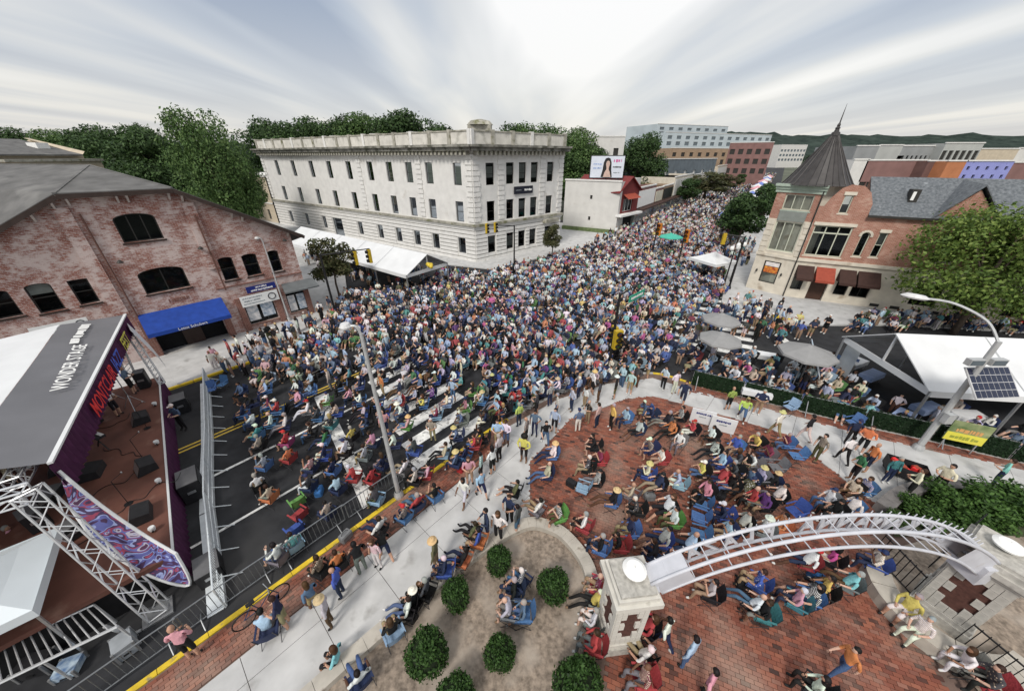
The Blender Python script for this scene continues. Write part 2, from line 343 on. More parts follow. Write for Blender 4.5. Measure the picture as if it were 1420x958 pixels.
# ---- near corner island: kerb, brick strip, slabs, plaza, planter
KZ=.12
cornerK=smooth_path([RN(7.2,9.2),RN(9.2,9.15),G(765,548,KZ),G(840,524,KZ),G(905,516,KZ),G(962,531,KZ)],6)
hedgeK=Gp((1080,560),(1200,590),(1310,614),(1420,640),(1560,675))
K1=[RN(-9.5,9.2)]+cornerK+hedgeK
island=K1+[(36,8),(36,-3),(-6,-3),RN(-9.5,2)]
MB().prism(island,-.05,.085).build('pavement_bed',m_mort,kind='structure')
def offset_path(P,d):
    out=[]
    for i in range(len(P)):
        a=Vector(P[max(i-1,0)]); b=Vector(P[min(i+1,len(P)-1)]); t=(b-a).normalized(); out.append((P[i][0]+d*t.y,P[i][1]-d*t.x))
    return out
K2=offset_path(K1,.16)
def strip(name,A,B,z0,z1,mat,**k):
    mb=MB()
    for i in range(len(A)-1): mb.prism([A[i],A[i+1],B[i+1],B[i]],z0,z1)
    return mb.build(name,mat,**k)
# kerb in lengths: painted yellow where the photo shows paint
kerb=thing('kerb','',''); kerb['kind']='structure'
for k in ('label','category'):
    if k in kerb: del kerb[k]
def dens(P,step):
    out=[]
    for a,b in zip(P[:-1],P[1:]):
        m=max(1,int((Vector(b)-Vector(a)).length/step))
        for i in range(m): out.append((a[0]+(b[0]-a[0])*i/m,a[1]+(b[1]-a[1])*i/m))
    out.append(P[-1]); return out
KD=dens(K1,1.0); KE=offset_path(KD,.16)
for i in range(len(KD)-1):
    A,B,C_,D_=KD[i],KD[i+1],KE[i+1],KE[i]
    t=A[0]*D48[0]+A[1]*D48[1]; n_=A[0]*N48[0]+A[1]*N48[1]
    yel=(n_>8.8 and t<9.3) or (8.2<A[0]<11.3 and A[1]>15)
    f=.012
    q=[(A[0]+(B[0]-A[0])*f,A[1]+(B[1]-A[1])*f),B,C_,(D_[0]+(C_[0]-D_[0])*f,D_[1]+(C_[1]-D_[1])*f)]
    MB().prism(q,0,.125).build('kerbstone',m_yel if yel else m_conc2,kerb)
# concrete slabs clipped from a grid
stripIn=[RN(-9.5,7.95),RN(7.6,7.95)]
concP=[RN(-9.5,7.9),RN(8.6,7.9),RN(9.4,8.6)]+Gp((775,553),(842,532),(905,524),(950,538),(1070,568),(1190,600),(1300,624),(1420,650),(1560,690),(1560,700),(1420,684),(1290,668),(1216,700),(1165,660),(1090,602),(985,570),(905,549),(868,553),(790,582),(735,640),(735,722),(700,735),(640,775),(558,843),(490,900),(425,958),(330,1060))
concP=concP+[RN(-9.5,4)]
side=thing('sidewalk','',''); side['kind']='structure'
for k in ('label','category'):
    if k in side: del side[k]
gs=1.75; k=0
for it in range(-8,20):
    for jn in range(-16,14):
        p=concP
        t0,t1,n0,n1=it*gs,(it+1)*gs-.014,jn*gs+.2,(jn+1)*gs+.2-.014
        for a,b,c in ((-D48[0],-D48[1],-t0),(D48[0],D48[1],t1),(-N48[0],-N48[1],-n0),(N48[0],N48[1],n1)):
            if len(p)>2: p=clip_poly(p,a,b,c)
        if len(p)>2:
            ar=abs(sum(p[i][0]*p[(i+1)%len(p)][1]-p[(i+1)%len(p)][0]*p[i][1] for i in range(len(p))))/2
            if ar>.02: MB().prism(p,.08,.118+rnd.uniform(-.001,.002)).build('slab',m_conc,side)
# ---- brick paving: real pavers, largest ones singly
plazaP=Gp((735,640),(790,582),(868,553),(905,549),(985,570),(1090,602),(1165,660),(1216,700))+[G(1205,770,.12),G(1240,800,.12),(11.0,4.6),(10.6,3.4),(10.8,1.0),(2.0,1.0)]+Gp((842,930),(836,860),(828,800),(792,745),(737,720))
stripP1=[RN(-9.5,7.95),RN(7.6,7.95),RN(8.5,8.05),RN(9.1,9.0),RN(8.6,9.03),RN(-9.5,9.03)]
stripP2=Gp((955,543),(1080,572),(1200,604),(1310,628),(1420,652),(1500,670),(1500,662),(1420,642),(1310,617),(1200,593),(1080,563),(962,535))
wedge=[G(470,960,.12),G(525,910,.12),G(527,905,.12),G(522,985,.12),G(470,1040,.12)]
plaza=thing('brick_plaza','',''); plaza['kind']='structure'
for k in ('label','category'):
    if k in plaza: del plaza[k]
bw,bh,j=.205,.103,.009
brick_me=MB().box(0,bw-j,0,bh-j,.08,.12).mesh('brick',m_brO)
pos=[]
def lay(poly,ang):
    c,s=math.cos(ang),math.sin(ang)
    loc=[(p[0]*c+p[1]*s,-p[0]*s+p[1]*c) for p in poly]
    x0,x1=min(p[0] for p in loc),max(p[0] for p in loc); y0,y1=min(p[1] for p in loc),max(p[1] for p in loc)
    r=0; y=y0
    while y<y1:
        x=x0-(bw/2 if r%2 else 0)
        while x<x1:
            if inpoly((x+bw/2,y+bh/2),loc): pos.append((x*c-y*s,x*s+y*c,ang,rnd.uniform(-.003,.004)))
            x+=bw
        y+=bh; r+=1
lay(plazaP,R(-21)); lay(stripP1,R(48)); lay(stripP2,R(-24)); lay(wedge,R(48))
def onscreen(x,y):
    fw=y*cT+CAMH*sT; up=y*sT-CAMH*cT
    u=CX+FPX*x/fw; v=CY-FPX*up/fw; return 0<u<1420 and 0<v<958,v
cand=sorted([p for p in pos if onscreen(p[0],p[1])[0] and p[0]>3.8 and p[1]<6],key=lambda p:p[0]**2+p[1]**2)
single=set(cand[:300]); allb=MB()
for p in pos:
    if p in single:
        o=link('brick',brick_me,plaza); o.location=(p[0],p[1],p[3]); o.rotation_euler=(0,0,p[2])
    else:
        c,s=math.cos(p[2]),math.sin(p[2]); o=len(allb.v); w,h=bw-j,bh-j
        for z in (.08,.12+p[3]):
            for a,b in ((0,0),(w,0),(w,h),(0,h)): allb.v.append((p[0]+a*c-b*s,p[1]+a*s+b*c,z))
        allb.f+=[(o+4,o+5,o+6,o+7),(o,o+1,o+5,o+4),(o+1,o+2,o+6,o+5),(o+2,o+3,o+7,o+6),(o+3,o,o+4,o+7)]; allb.m+=[0]*5
allb.build('paving_bricks',m_brI,plaza,kind='stuff')
# ---- planter: stone edging and mulch
pedge=smooth_path(Gp((405,975),(490,900),(558,843),(640,775),(700,735),(737,722),(770,730),(792,745),(816,775),(828,805),(834,850),(838,900),z=.12),5)
pin=offset_path(pedge,.38)
m_edge=pm('planter_stone',(.42,.39,.34),.85,.15,3,.2,dirt=(3,.6,(.25,.22,.18)))
planter=thing('planter_edging','pale stone edging curving round the mulch bed of clipped bushes','planter edging',(pedge[0][0],pedge[0][1],0))
L0=pedge[0]
step=2
for i in range(0,len(pedge)-1,step):
    j2=min(i+step,len(pedge)-1); A=[(p[0]-L0[0],p[1]-L0[1]) for p in pedge[i:j2+1]]; B=[(p[0]-L0[0],p[1]-L0[1]) for p in pin[i:j2+1]]
    A[0]=(A[0][0]+(A[1][0]-A[0][0])*.03,A[0][1]+(A[1][1]-A[0][1])*.03); B[0]=(B[0][0]+(B[1][0]-B[0][0])*.03,B[0][1]+(B[1][1]-B[0][1])*.03)
    MB().prism(A+B[::-1],.05,.36).build('edging_stone',m_edge,planter)
sheet('mulch_bed',pin+[(2.3,1.2),(-4.2,1.2)],.16,m_mulch,kind='structure')
mulchR=[(11.0,4.7),(11.3,3.4),(11.2,1),(25,1)]+Gp((1420,740),(1330,735),(1240,760),(1215,775))
sheet('mulch_bed',mulchR,.14,m_mulch,kind='structure')
shrubP=Gp((1225,700),(1290,674),(1420,690),(1600,720),(1600,790),(1420,745),(1330,738),(1240,745))
sheet('shrub_bed',shrubP,.15,pm('shrub_soil',(.06,.07,.035),1,.4,6),kind='structure')
# ---- far pavements
def pave(name,poly,yel=None):
    o=MB().prism(poly,-.02,.115).build(name,m_conc,kind='structure'); return o
pave('pavement',[RN(-40,24.9),RN(8.0,24.9),RN(10.2,26.0),RN(10.8,28.0),(-22,45),(-42,60),(-60,40)])
for a in range(-22,8,2):
    if a<4: MB().prism([RN(a,24.72),RN(a+1.97,24.72),RN(a+1.97,24.9),RN(a,24.9)],0,.12).build('kerbstone',m_yel,kerb)
wc=Vector((-4.31,41.87)); a1=R(145.5); a2=R(41)
def WBp(s,o,face):
    a=a1 if face=='L' else a2; d=Vector((math.cos(a),math.sin(a))); n=Vector((-d.y,d.x))*(1 if face=='L' else -1); return tuple(wc+s*d+o*n)
pave('pavement',[WBp(70,2.6,'L'),WBp(2,2.6,'L'),WBp(0,4.0,'R'),WBp(2,3.6,'R'),WBp(30,3.4,'R'),R5(75,16),R5(300,17),R5(300,21),R5(75,21),(10,70),(-30,90),(-60,95)])
towP=[G(1000,420),G(1030,436),G(1095,452),G(1250,452),G(1420,462),(60,19),(60,60),R5(120,-3),R5(120,2.6),R5(48,2.8),G(1005,395)]
pave('pavement',towP)
strip('tactile_kerb',[G(1068,441),G(1098,449)],[G(1070,437),G(1100,445)],.0,.13,m_yel,kind='structure')
# ---- far wooded hills closing the horizon
m_hill=pm('hazed_wooded_hill',(.036,.05,.045),1,.3,.03,1.0,detail=10,col2=[.052,.07,.06],spec=0)  # distance haze mixed into this paler, bluish base colour
mb=MB(); NX,NY=420,10
for jx in range(NY):
    for ix in range(NX):
        x=-2400+4800*ix/(NX-1); y=1250+jx*130
        prof=math.sin(jx/(NY-1)*PI)
        base=62+34*math.exp(-((x-900)/520)**2)+22*math.exp(-((x-1900)/500)**2)-30*math.exp(-((x+300)/700)**2)
        z=-2+prof*(base+9*math.sin(x*.011+jx)+6*math.sin(x*.031+jx*2)+rnd.uniform(-5,5)+4*math.sin(x*.13+jx)*math.sin(x*.31))
        mb.v.append((x,y,z))
for jx in range(NY-1):
    for ix in range(NX-1): a=jx*NX+ix; mb.f.append((a,a+1,a+NX+1,a+NX)); mb.m.append(0)
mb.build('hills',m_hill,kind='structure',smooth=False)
# ================================================================ BUILDINGS
m_dark=pm('dark_interior',(.012,.012,.013),.9,.3,2)
m_frameD=pm('dark_window_frame',(.035,.033,.03),.5,.2,4)
m_blind=pm('window_blind',(.40,.39,.36),.8,.15,3)
m_sillst=pm('sill_stone',(.38,.36,.33),.8,.15,3)
def facade(name,outer,holes,reveal,mat,parent,ydir=-1,y0=0.0):
    """wall in the local XZ plane at y0 with real openings; reveals go back along ydir"""
    mb=MB(); loops=[outer]+holes
    vs=[Vector((x,z,0)) for lp in loops for x,z in lp]
    mb.v=[(p.x,y0,p.y) for p in vs]
    for t in tessellate_polygon([[Vector((x,z,0)) for x,z in lp] for lp in loops]):
        a,b,c=t; A,B,C=vs[a],vs[b],vs[c]; s=(B.x-A.x)*(C.y-A.y)-(C.x-A.x)*(B.y-A.y)
        if abs(s)<1e-9: continue
        if (s>0)==(ydir<0): a,c=c,a       # face outwards
        mb.f.append((a,b,c)); mb.m.append(0)
    for lp in holes:
        n=len(lp); o=len(mb.v); mb.v+=[(x,y0,z) for x,z in lp]+[(x,y0+ydir*reveal,z) for x,z in lp]
        for i in range(n): k=(i+1)%n; mb.f.append((o+i,o+k,o+n+k,o+n+i)); mb.m.append(0)
    return mb.build(name,mat,parent)
def rect(x0,x1,z0,z1): return [(x0,z0),(x1,z0),(x1,z1),(x0,z1)]
def arched(x0,x1,z0,zs,rise,n=8):
    c=(x0+x1)/2; h=(x1-x0)/2
    return [(x0,z0),(x1,z0)]+[(c+h*math.cos(PI*i/n),zs+rise*math.sin(PI*i/n)) for i in range(n+1)]
def window(parent,x0,x1,z0,z1,y,ydir,fm,bars=(1,1),rise=0,blind=None,sill=None,fw=.06,sillh=.1,silld=.14):
    """window part: frame mesh > pane, sill, blind (built on its own centre so it sits in its opening)"""
    w,h=x1-x0,z1-z0; yo=0
    mb=MB(); d=.06
    poly=rect(-w/2,w/2,0,h) if not rise else arched(-w/2,w/2,0,h-rise,rise)
    n=len(poly); cx_,cz_=0,h/2
    inn=[(p[0]*(1-2*fw/w),cz_+(p[1]-cz_)*(1-2*fw/h)) for p in poly]
    o=len(mb.v)
    for lp,yy in ((poly,d/2),(inn,d/2),(poly,-d/2),(inn,-d/2)): mb.v+=[(x,yy,z) for x,z in lp]
    for i in range(n):
        k=(i+1)%n
        mb.f+=[(o+i,o+k,o+n+k,o+n+i),(o+2*n+i,o+3*n+i,o+3*n+k,o+2*n+k),(o+n+i,o+n+k,o+3*n+k,o+3*n+i)]; mb.m+=[0]*3
    nx,nz=bars
    for i in range(1,nx): x=-w/2+w*i/nx; mb.box(x-fw*.4,x+fw*.4,-d*.45,d*.45,fw,h-fw-(rise*.3 if rise else 0))
    for i in range(1,nz): z=h*i/nz; mb.box(-w/2+fw,w/2-fw,-d*.4,d*.4,z-fw*.35,z+fw*.35)
    f=mb.build('window',fm,parent,loc=((x0+x1)/2,y,z0))
    pb=MB(); pb.v=[(x,0,z) for x,z in inn]
    for t in tessellate_polygon([[Vector((x,z,0)) for x,z in inn]]): pb.f.append(tuple(t)); pb.m.append(0)
    pb.build('pane',GLASS,f)
    if blind:
        b0,b1=blind; MB().box(-w/2+fw,w/2-fw,min(ydir*.05,ydir*.07),max(ydir*.05,ydir*.07),h*b0,h*b1).build('blind',m_blind,f)
    if sill is not None: MB().box(-w/2-.08,w/2+.08,min(-ydir*silld,ydir*.02)-(y*0),max(-ydir*silld,ydir*.02),-sillh,-.004).build('sill',sill,f)
    return f
def marks(parent,w,h,org,xa,ya,mat,name='print_line'):
    """a printed line too small to read in the photograph: uneven strokes"""
    mb=MB(); xa,ya=Vector(xa),Vector(ya); na=xa.cross(ya); x=-w/2; o=Vector(org)
    while x<w/2:
        ww=min(rnd.uniform(.25,.8)*h,w/2-x)
        if ww>.01: mb.obox(o+xa*(x+ww/2)+ya*rnd.uniform(-.08,.08)*h,(xa,ya,na),(ww,h*rnd.uniform(.6,1),.008))
        x+=ww+h*rnd.choice((.12,.15,.15,.4))
    return mb.build(name,mat,parent)
def dissolve(f):
    """hand a face's pieces to the building itself"""
    for ch in list(f.children):
        m=f.matrix_basis@ch.matrix_basis; ch.parent=f.parent; ch.matrix_basis=m
    bpy.data.objects.remove(f)
# ---------------- brick hall with clipped gable (local x runs left along the facade, y out to the street)
BH=(-16.47,26.47)
hall=thing('brick_hall','old brick hall with worn whitewash, clipped gable roof and blue entrance awning','building',(BH[0],BH[1],0),R(227.5))
m_hb=masonry_mat('whitewashed_brick',(.24,.08,.055),(.33,.13,.09),(.5,.42,.4),wash=((.60,.51,.48),.925,.84))
m_hb2=masonry_mat('bare_brick',(.17,.06,.045),(.24,.095,.07),(.3,.25,.22))
m_roof=pm('asphalt_shingle',(.125,.123,.12),.9,.25,1.3,.35,detail=8,dirt=(.5,.6,(.19,.187,.18)))
m_eave=pm('brown_eave',(.045,.03,.025),.7,.2,3)
m_brk=pm('pale_bracket',(.55,.5,.46),.7,.1,3)
def hz_(s): return 9.72-.56*max(0,abs(s-7.73)-2.17)
outer=[(0,-.1),(0,hz_(0)-.05),(5.56,9.65),(9.9,9.65),(16.2,hz_(16.2)-.05),(22,4.6),(22,-.1)]
wins=[(6.75,8.5,7.1,8.62,.28,(3,1)),(6.56,8.68,4.03,5.5,.3,(2,1)),(3.92,4.74,3.95,5.5,.14,(1,2)),(2.5,3.4,3.95,5.48,.14,(1,2)),(1.12,1.86,3.92,5.46,.14,(1,2)),
      (11.93,12.83,4.1,5.65,.16,(1,2)),(10.6,11.36,4.15,5.55,.02,(1,2)),(13.35,14.2,4.2,5.6,.14,(1,2)),(14.8,15.7,4.2,5.6,.14,(1,2))]
holes=[arched(a,b,c,d-r,r) for a,b,c,d,r,_ in wins]
lowopen=[(5.75,9.3,.1,2.35),(2.45,4.3,.5,2.35),(.25,1.55,.55,2.3),(4.75-.0,5.25,.1,2.2)][:3]
holes+=[rect(a,b,c,d) for a,b,c,d in lowopen]
facade('wall',outer,holes,.28,m_hb,hall)
MB().box(-.01,22,-14,-.75,-.1,4.2).build('interior',m_dark,hall)
mb=MB(); mb.add([(0,0,-.1),(0,-14,-.1),(0,-14,6.2),(0,0,6.2)],[(0,1,2,3)]); mb.build('side_wall',m_hb,hall)
MB().add([(0.1,-.75,4.2),(21,-.75,4.2),(15.6,-.75,5.0),(9.8,-.75,9.2),(5.6,-.75,9.2),(.3,-.75,5.9)],[(0,1,2,3,4,5)]).build('room_shade_sheet',m_dark,hall)  # upright near-black sheet painted as the unlit room's shade behind upper windows
for a,b,c,d,r,bars in wins: window(hall,a,b,c,d,-.18,-1,m_frameD,bars,r,sill=m_eave,silld=.26,blind=(.62,.97) if a==11.93 else None)
# brick piers standing proud of the wall, string courses
for s in (10.1,5.05):
    MB().box(s-.3,s+.3,0,.14,4.9 if s<6 else 3.2,hz_(s)-.45).build('pier',m_hb,hall)
for s in (4.52,5.52,9.52,2.2,.1):
    MB().box(s-.18,s+.18,0.002,.16,-.1,2.6).build('pier',m_hb2,hall)
for zc in (3.55,):
    MB().box(-.02,5.4,0,.07,zc-.06,zc+.02).build('string_course',m_hb2,hall)
mb=MB()
mb.box(5.6,9.5,-.7,-.6,.1,2.4); mb.build('shopfront_back',m_dark,hall)
MB().box(5.76,9.29,-.55,.35,-.1,.12).build('entrance_step',m_conc2,hall)
for k,(a,b,c,d) in enumerate(lowopen[1:]): window(hall,a,b,c,d,-.1,-1,m_frameD,(3 if k==0 else 2,1),0,sill=m_hb2,silld=.2)
MB().box(7.0,8.0,-.5,-.44,.12,2.1).build('door',pm('dark_door',(.05,.03,.025),.5),hall)
# roof: planes from eaves to hip and ridge; thick slabs
Li=Matrix.Rotation(-R(227.5),3,'Z')
def hl(p): q=Li@(Vector(p)-Vector((BH[0],BH[1],0))); return (q.x,q.y,q.z)
Aw=at(123,229,23.6); Bw=at(40,228,23.9); Bw2=Bw+(Bw-Aw)*6
A_,B_=hl(Aw),hl(Bw2)
ov=.55
eR=(-.75,ov,hz_(-.75)+.12); cR=(5.5,ov,9.86); cL=(9.98,ov,9.86); eL=(22.5,ov,hz_(22.5)+.12)
backR=(-.75,-14,hz_(-.75)+.12)
def slab(name,vs,th,mat,parent):
    n=len(vs); mb=MB(); vs=[Vector(p) for p in vs]
    mb.v=[tuple(p) for p in vs]+[tuple(p-Vector((0,0,th))) for p in vs]
    for i in range(1,n-1): mb.f+=[(0,i,i+1),(n,n+i+1,n+i)]
    for i in range(n): k=(i+1)%n; mb.f.append((i,n+i,n+k,k))
    mb.m=[0]*len(mb.f); return mb.build(name,mat,parent)
roof=slab('roof',[cR,A_,cL],.1,m_roof,hall)
slab('roof_slope',[cL,A_,B_,eL],.1,m_roof,hall)
slab('roof_slope',[eR,(-.75,A_[1],hz_(-.75)-1.2),A_,cR],.1,m_roof,hall)
mb=MB(); mb.bar(A_,cL,.14,.06); mb.bar(A_,cR,.14,.06); mb.bar(A_,B_,.16,.06); mb.build('hip_cap',m_roof,hall)
mb=MB()
for p,q in ((eR,cR),(cR,cL),(cL,eL)):
    p,q=Vector(p),Vector(q); mb.bar(p+Vector((0,.02,-.16)),q+Vector((0,.02,-.16)),.07,.22)
    mb.add([(p.x,p.y,p.z-.12),(q.x,q.y,q.z-.12),(q.x,0,q.z-.14),(p.x,0,p.z-.14)],[(0,1,2,3)])
mb.build('eave',m_eave,hall)
for s in (.2,2.6,3.1,5.2,5.75,7.5,7.9,9.7,10.25,11.1,12.9):
    z=(hz_(s)+.0) if not 5.5<s<10 else 9.66
    MB().bar((s,.02,z-.42),(s,ov-.04,z-.05),.09,.13).build('bracket',m_brk,hall)
# awning: sloping canvas with valance and lettering
m_blue=pm('blue_canvas',(.012,.05,.28),.75,.15,3,.1)
m_white=pm('white_paint',(.78,.78,.76),.6,.05,3)
a0,a1_=5.35,9.55
mb=MB(); mb.add([(a0,.02,2.95),(a1_,.02,2.95),(a1_,1.35,2.05),(a0,1.35,2.05),(a0,1.35,1.82),(a1_,1.35,1.82),(a0,.02,2.05),(a1_,.02,2.05)],[(0,1,2,3),(3,2,5,4),(0,3,6),(1,7,2)])
aw=mb.build('awning',m_blue,hall)
text_on('Lotus Schubert',.24,(7.4,1.36,1.93),(-1,0,0),(0,0,1),m_white,aw,.004)
MB().tube([(a0,.05,2.03),(a0,1.33,2.03),(a1_,1.33,2.03),(a1_,.05,2.03)],.02,6).build('awning_frame',m_frameD,hall)
# corner canopy and shop windows right end
mb=MB(); mb.prism([(-.7,.05),(1.6,.05),(1.75,1.0),(-.7,1.0)],2.42,2.52); mb.add([(-.7,1.0,2.52),(1.75,1.0,2.52),(1.6,.02,2.95),(-.6,.02,2.95)],[(0,1,2,3)])
mb.build('corner_canopy',pm('canopy_grey',(.12,.13,.135),.5,.15,3),hall)
# downpipe, lamps on the wall
MB().tube([(4.95,.22,8.3),(4.95,.22,3.4)],.05,6).build('downpipe',pm('pipe_brown',(.14,.07,.055),.6),hall)
MB().tube([(9.55,.1,8.8),(9.55,.1,2.8)],.05,6).build('downpipe',MATS['pipe_brown'],hall)
for s,z in ((9.05,6.15),(5.35,6.3),(.55,6.05)):
    mb=MB(); mb.tube([(s,0,z),(s,.25,z+.08)],.03,6); mb.lathe([(.04,.14),(.16,.0),(.13,-.03)],10,(s,.3,z)); mb.build('wall_lamp',m_frameD,hall)
marks(hall,1.0,.24,(7.4,.012,3.4),(1,0,0),(0,0,1),m_hb2)
# signs hung on the hall: things of their own
def hallw(s,y,z): q=Matrix.Rotation(R(227.5),3,'Z')@Vector((s,y,z)); return (q.x+BH[0],q.y+BH[1],q.z)
def hall_sign(name,s0,s1,z0,z1,mat,label,cat,y=.2,lines=(),ring=False,lm=None):
    e=thing(name,label,cat,hallw((s0+s1)/2,y,(z0+z1)/2),R(227.5)); w,h=s1-s0,z1-z0
    MB().box(-w/2,w/2,-.015,.015,-h/2,h/2).build('board',mat,e)
    for wd_,hh,x,z in lines: marks(e,wd_,hh,(x,.02,z),(1,0,0),(0,0,1),lm or m_white)
    if ring:
        mb=MB(); mb.tube([(-w/2+h*.55+h*.3*math.cos(t*PI/8),.02,h*.3*math.sin(t*PI/8)) for t in range(17)],h*.05,5); mb.build('emblem',pm('dark_print',(.05,.05,.06),.7),e)
    return e
m_navy=pm('navy_sign',(.015,.025,.16),.5,.1,3); m_grayt=pm('grey_print',(.25,.28,.3),.7)
hall_sign('shop_sign',2.0,3.85,2.85,3.3,m_navy,'small navy blue sign board with two white lines above the banner','sign',lines=((.7,.13,0,.1),(1.4,.13,0,-.1)))
hall_sign('banner',2.05,4.42,1.95,2.72,pm('white_vinyl',(.74,.75,.74),.5,.06,4),'white vinyl banner with grey lines and ring emblem over shop windows','banner',y=.26,lines=((1.2,.1,.45,.2),(1.0,.12,.5,0),(1.3,.08,.4,-.2)),ring=True,lm=m_grayt)
hall_sign('banner',11.45,13.55,2.95,3.5,MATS['white_vinyl'],'long white banner on the whitewashed brick beside the stage roof','banner',y=.08,lines=((1.3,.1,.35,.0),),ring=True,lm=m_grayt)
m_pos=pm('poster_print',(.45,.55,.66),.6,.5,3.5,col2=[.75,.72,.7],detail=6)
m_pos2=pm('poster_print_b',(.25,.42,.62),.6,.5,4.5,col2=[.7,.72,.75],detail=6)
for i,(a,b,c,d,m,l) in enumerate(((3.55,4.25,.75,1.9,m_pos,'pale poster in the shop window below the white banner, beside the brick pier'),(2.55,3.35,.85,1.9,m_pos2,'blue and white poster in the shop window, middle of the hall front'),(1.0,1.5,.7,1.95,m_pos,'grey street-scene poster under the corner canopy'),(.3,.85,.7,1.95,m_pos2,'blue landscape poster at the corner of the hall'))):
    hall_sign('poster',a,b,c,d,m,l,'poster',y=.02)
# ---------------- white civic building on the corner (two faces at their true angle)
wb=thing('white_civic_building','white three storey stone building with bracketed cornice and roof parapet','building',(wc.x,wc.y,0),0)
m_wst=pm('white_stone',(.66,.65,.625),.8,.08,1.2,.1,detail=8,dirt=(.5,.62,(.52,.495,.455)))
m_wst2=pm('white_ashlar',(.68,.67,.645),.8,.08,2,.1,dirt=(1.2,.66,(.50,.47,.43)))
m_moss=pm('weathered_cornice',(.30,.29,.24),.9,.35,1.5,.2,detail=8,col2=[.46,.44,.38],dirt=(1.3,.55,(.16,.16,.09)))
m_corn=pm('weathered_shaded_cornice',(.20,.195,.17),.9,.4,1.2,.2,detail=8,col2=[.34,.33,.29],dirt=(1.0,.5,(.09,.09,.07)))  # weathering plus the overhang's shadow, both put into this dark tone
m_par=pm('weathered_parapet',(.58,.56,.51),.85,.15,1.2,.1,detail=8,dirt=(.9,.55,(.36,.35,.31)))
m_joint=pm('shaded_joint',(.28,.27,.25),.9,.2,2)  # groove shadow put into the joint colour as dark grey strips
m_rooft=pm('flat_roof',(.16,.155,.15),.9,.3,1)
faceL=link('street_face',None,wb,(0,0,0),R(145.5)); faceR=link('avenue_face',None,wb,(0,0,0),R(41))
ZC=(8.55,10.8,4.62,6.85,.92,2.95)
colsL=[(2.8+.0,1.15),(7.2,1.1),(10.7,1.1),(14.4,1.1),(18.4,1.15),(23.2,1.15),(28.1,1.15),(33.0,1.15),(38.5,1.2),(43.9,1.2)]
colsL=[(x-1.15 if i else 1.6,1.2) for i,(x,w) in enumerate(colsL)]
holesL=[];WL=[]
for x,w in colsL:
    for z0,z1 in ((ZC[0],ZC[1]),(ZC[2],ZC[3]),(ZC[4],ZC[5]-.2)):
        if 26<x<29 and z0<2: holesL.append(rect(27.3,30,0.05,2.75)); WL.append((27.3,30,.05,2.75,None)); continue
        holesL.append(rect(x,x+w,z0,z1)); WL.append((x,x+w,z0,z1,(.25,.8) if z0>3 else (.45,.95)))
WLEN,WRLEN=48.5,14.7
def wface(e,W_,holes,ws,yd,qx):
    facade('wall',rect(0,W_,-.2,12.6),holes,.3,m_wst,e,yd)
    for a,b,c,d,bl in ws: window(e,a,b,c,d,yd*.2,yd,m_frameD,(1,2),0,blind=(rnd.uniform(.15,.55),rnd.uniform(.8,.97)) if rnd.random()<.8 else None,sill=m_wst2,silld=.12)
    o=-yd
    # bands of rusticated ashlar below the belt, quoins above
    def yb(d0,d1): return (min(o*d0,o*d1),max(o*d0,o*d1))
    y0,y1=yb(.0,.10)
    for k in range(9):
        z0=.1+k*.46; jz=z0+.385; segs=[]; x=0.02
        ops=sorted([(a,b) for a,b,c,d,_ in ws if c<z0+.42 and d>z0 and d<4])
        for a,b in ops:
            if a-.1-x>.1: segs.append((x,a-.1))
            x=b+.1
        segs.append((x,W_-.02))
        for a,b in segs:
            if k<8: MB().box(a+.02,b-.02,*yb(.0,.02),z0+.362,z0+.458).build('groove_shade_strip',m_joint,e)
            MB().box(a,b,y0,y1,z0,z0+.36).build('ashlar_course',m_wst2,e)
    for q0 in qx:
        for k in range(14):
            w=.95 if k%2 else .8
            z0=4.75+k*.535
            if q0<=.1: x0,x1=.02,w
            elif q0>=W_-1: x0,x1=W_-w,W_-.02
            else: x0,x1=q0-w/2,q0+w/2
            MB().box(x0,x1,*yb(0,.11),z0,z0+.42).build('quoin',m_wst2,e)
    MB().box(-.2,W_+.2,*yb(.0,.34),4.22,4.5).build('belt_course',m_moss,e)
    MB().box(-.1,W_+.1,*yb(.0,.2),4.02,4.215).build('belt_moulding',m_wst2,e)
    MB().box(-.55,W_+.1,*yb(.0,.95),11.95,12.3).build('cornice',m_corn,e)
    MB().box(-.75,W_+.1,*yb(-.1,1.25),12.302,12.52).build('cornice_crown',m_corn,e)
    MB().box(-.12,W_+.05,*yb(.0,.16),11.45,11.62).build('frieze_band',m_wst2,e)
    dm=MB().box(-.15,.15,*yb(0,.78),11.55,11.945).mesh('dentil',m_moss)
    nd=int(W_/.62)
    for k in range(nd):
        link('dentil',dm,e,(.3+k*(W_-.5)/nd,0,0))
    # parapet of posts and panels
    npan=int(W_/2.9)
    for k in range(npan+1):
        x=k*W_/npan; MB().box(x-.22,x+.22,*yb(-.35,.1),12.5,13.95).build('parapet_post',m_moss if k%3 else m_wst2,e)
        if k<npan: MB().box(x+.24,x+W_/npan-.24,*yb(-.2,.0),12.5,13.7).build('parapet_panel',m_par,e)
    MB().box(-.2,W_,*yb(-.28,.06),13.72,13.86).build('parapet_rail',m_moss,e)
wface(faceL,WLEN,holesL,WL,-1,(0,8.4,20.2,48.5-.5))
colsR=[1.84,4.8,6.8,8.8,11.65]; holesR=[];WR=[]
for i,x in enumerate(colsR):
    for z0,z1 in ((ZC[0],ZC[1]),(ZC[2],ZC[3]),(ZC[4],ZC[5])):
        holesR.append(rect(x,x+1.2,z0,z1)); WR.append((x,x+1.2,z0,z1,(.25,.8)))
wface(faceR,WRLEN,holesR,WR,1,(0,4.0,10.8,14.7))
MB().box(11.1,13.6,-.8,-.02,3.55,4.0).build('door_hood',m_moss,faceR)
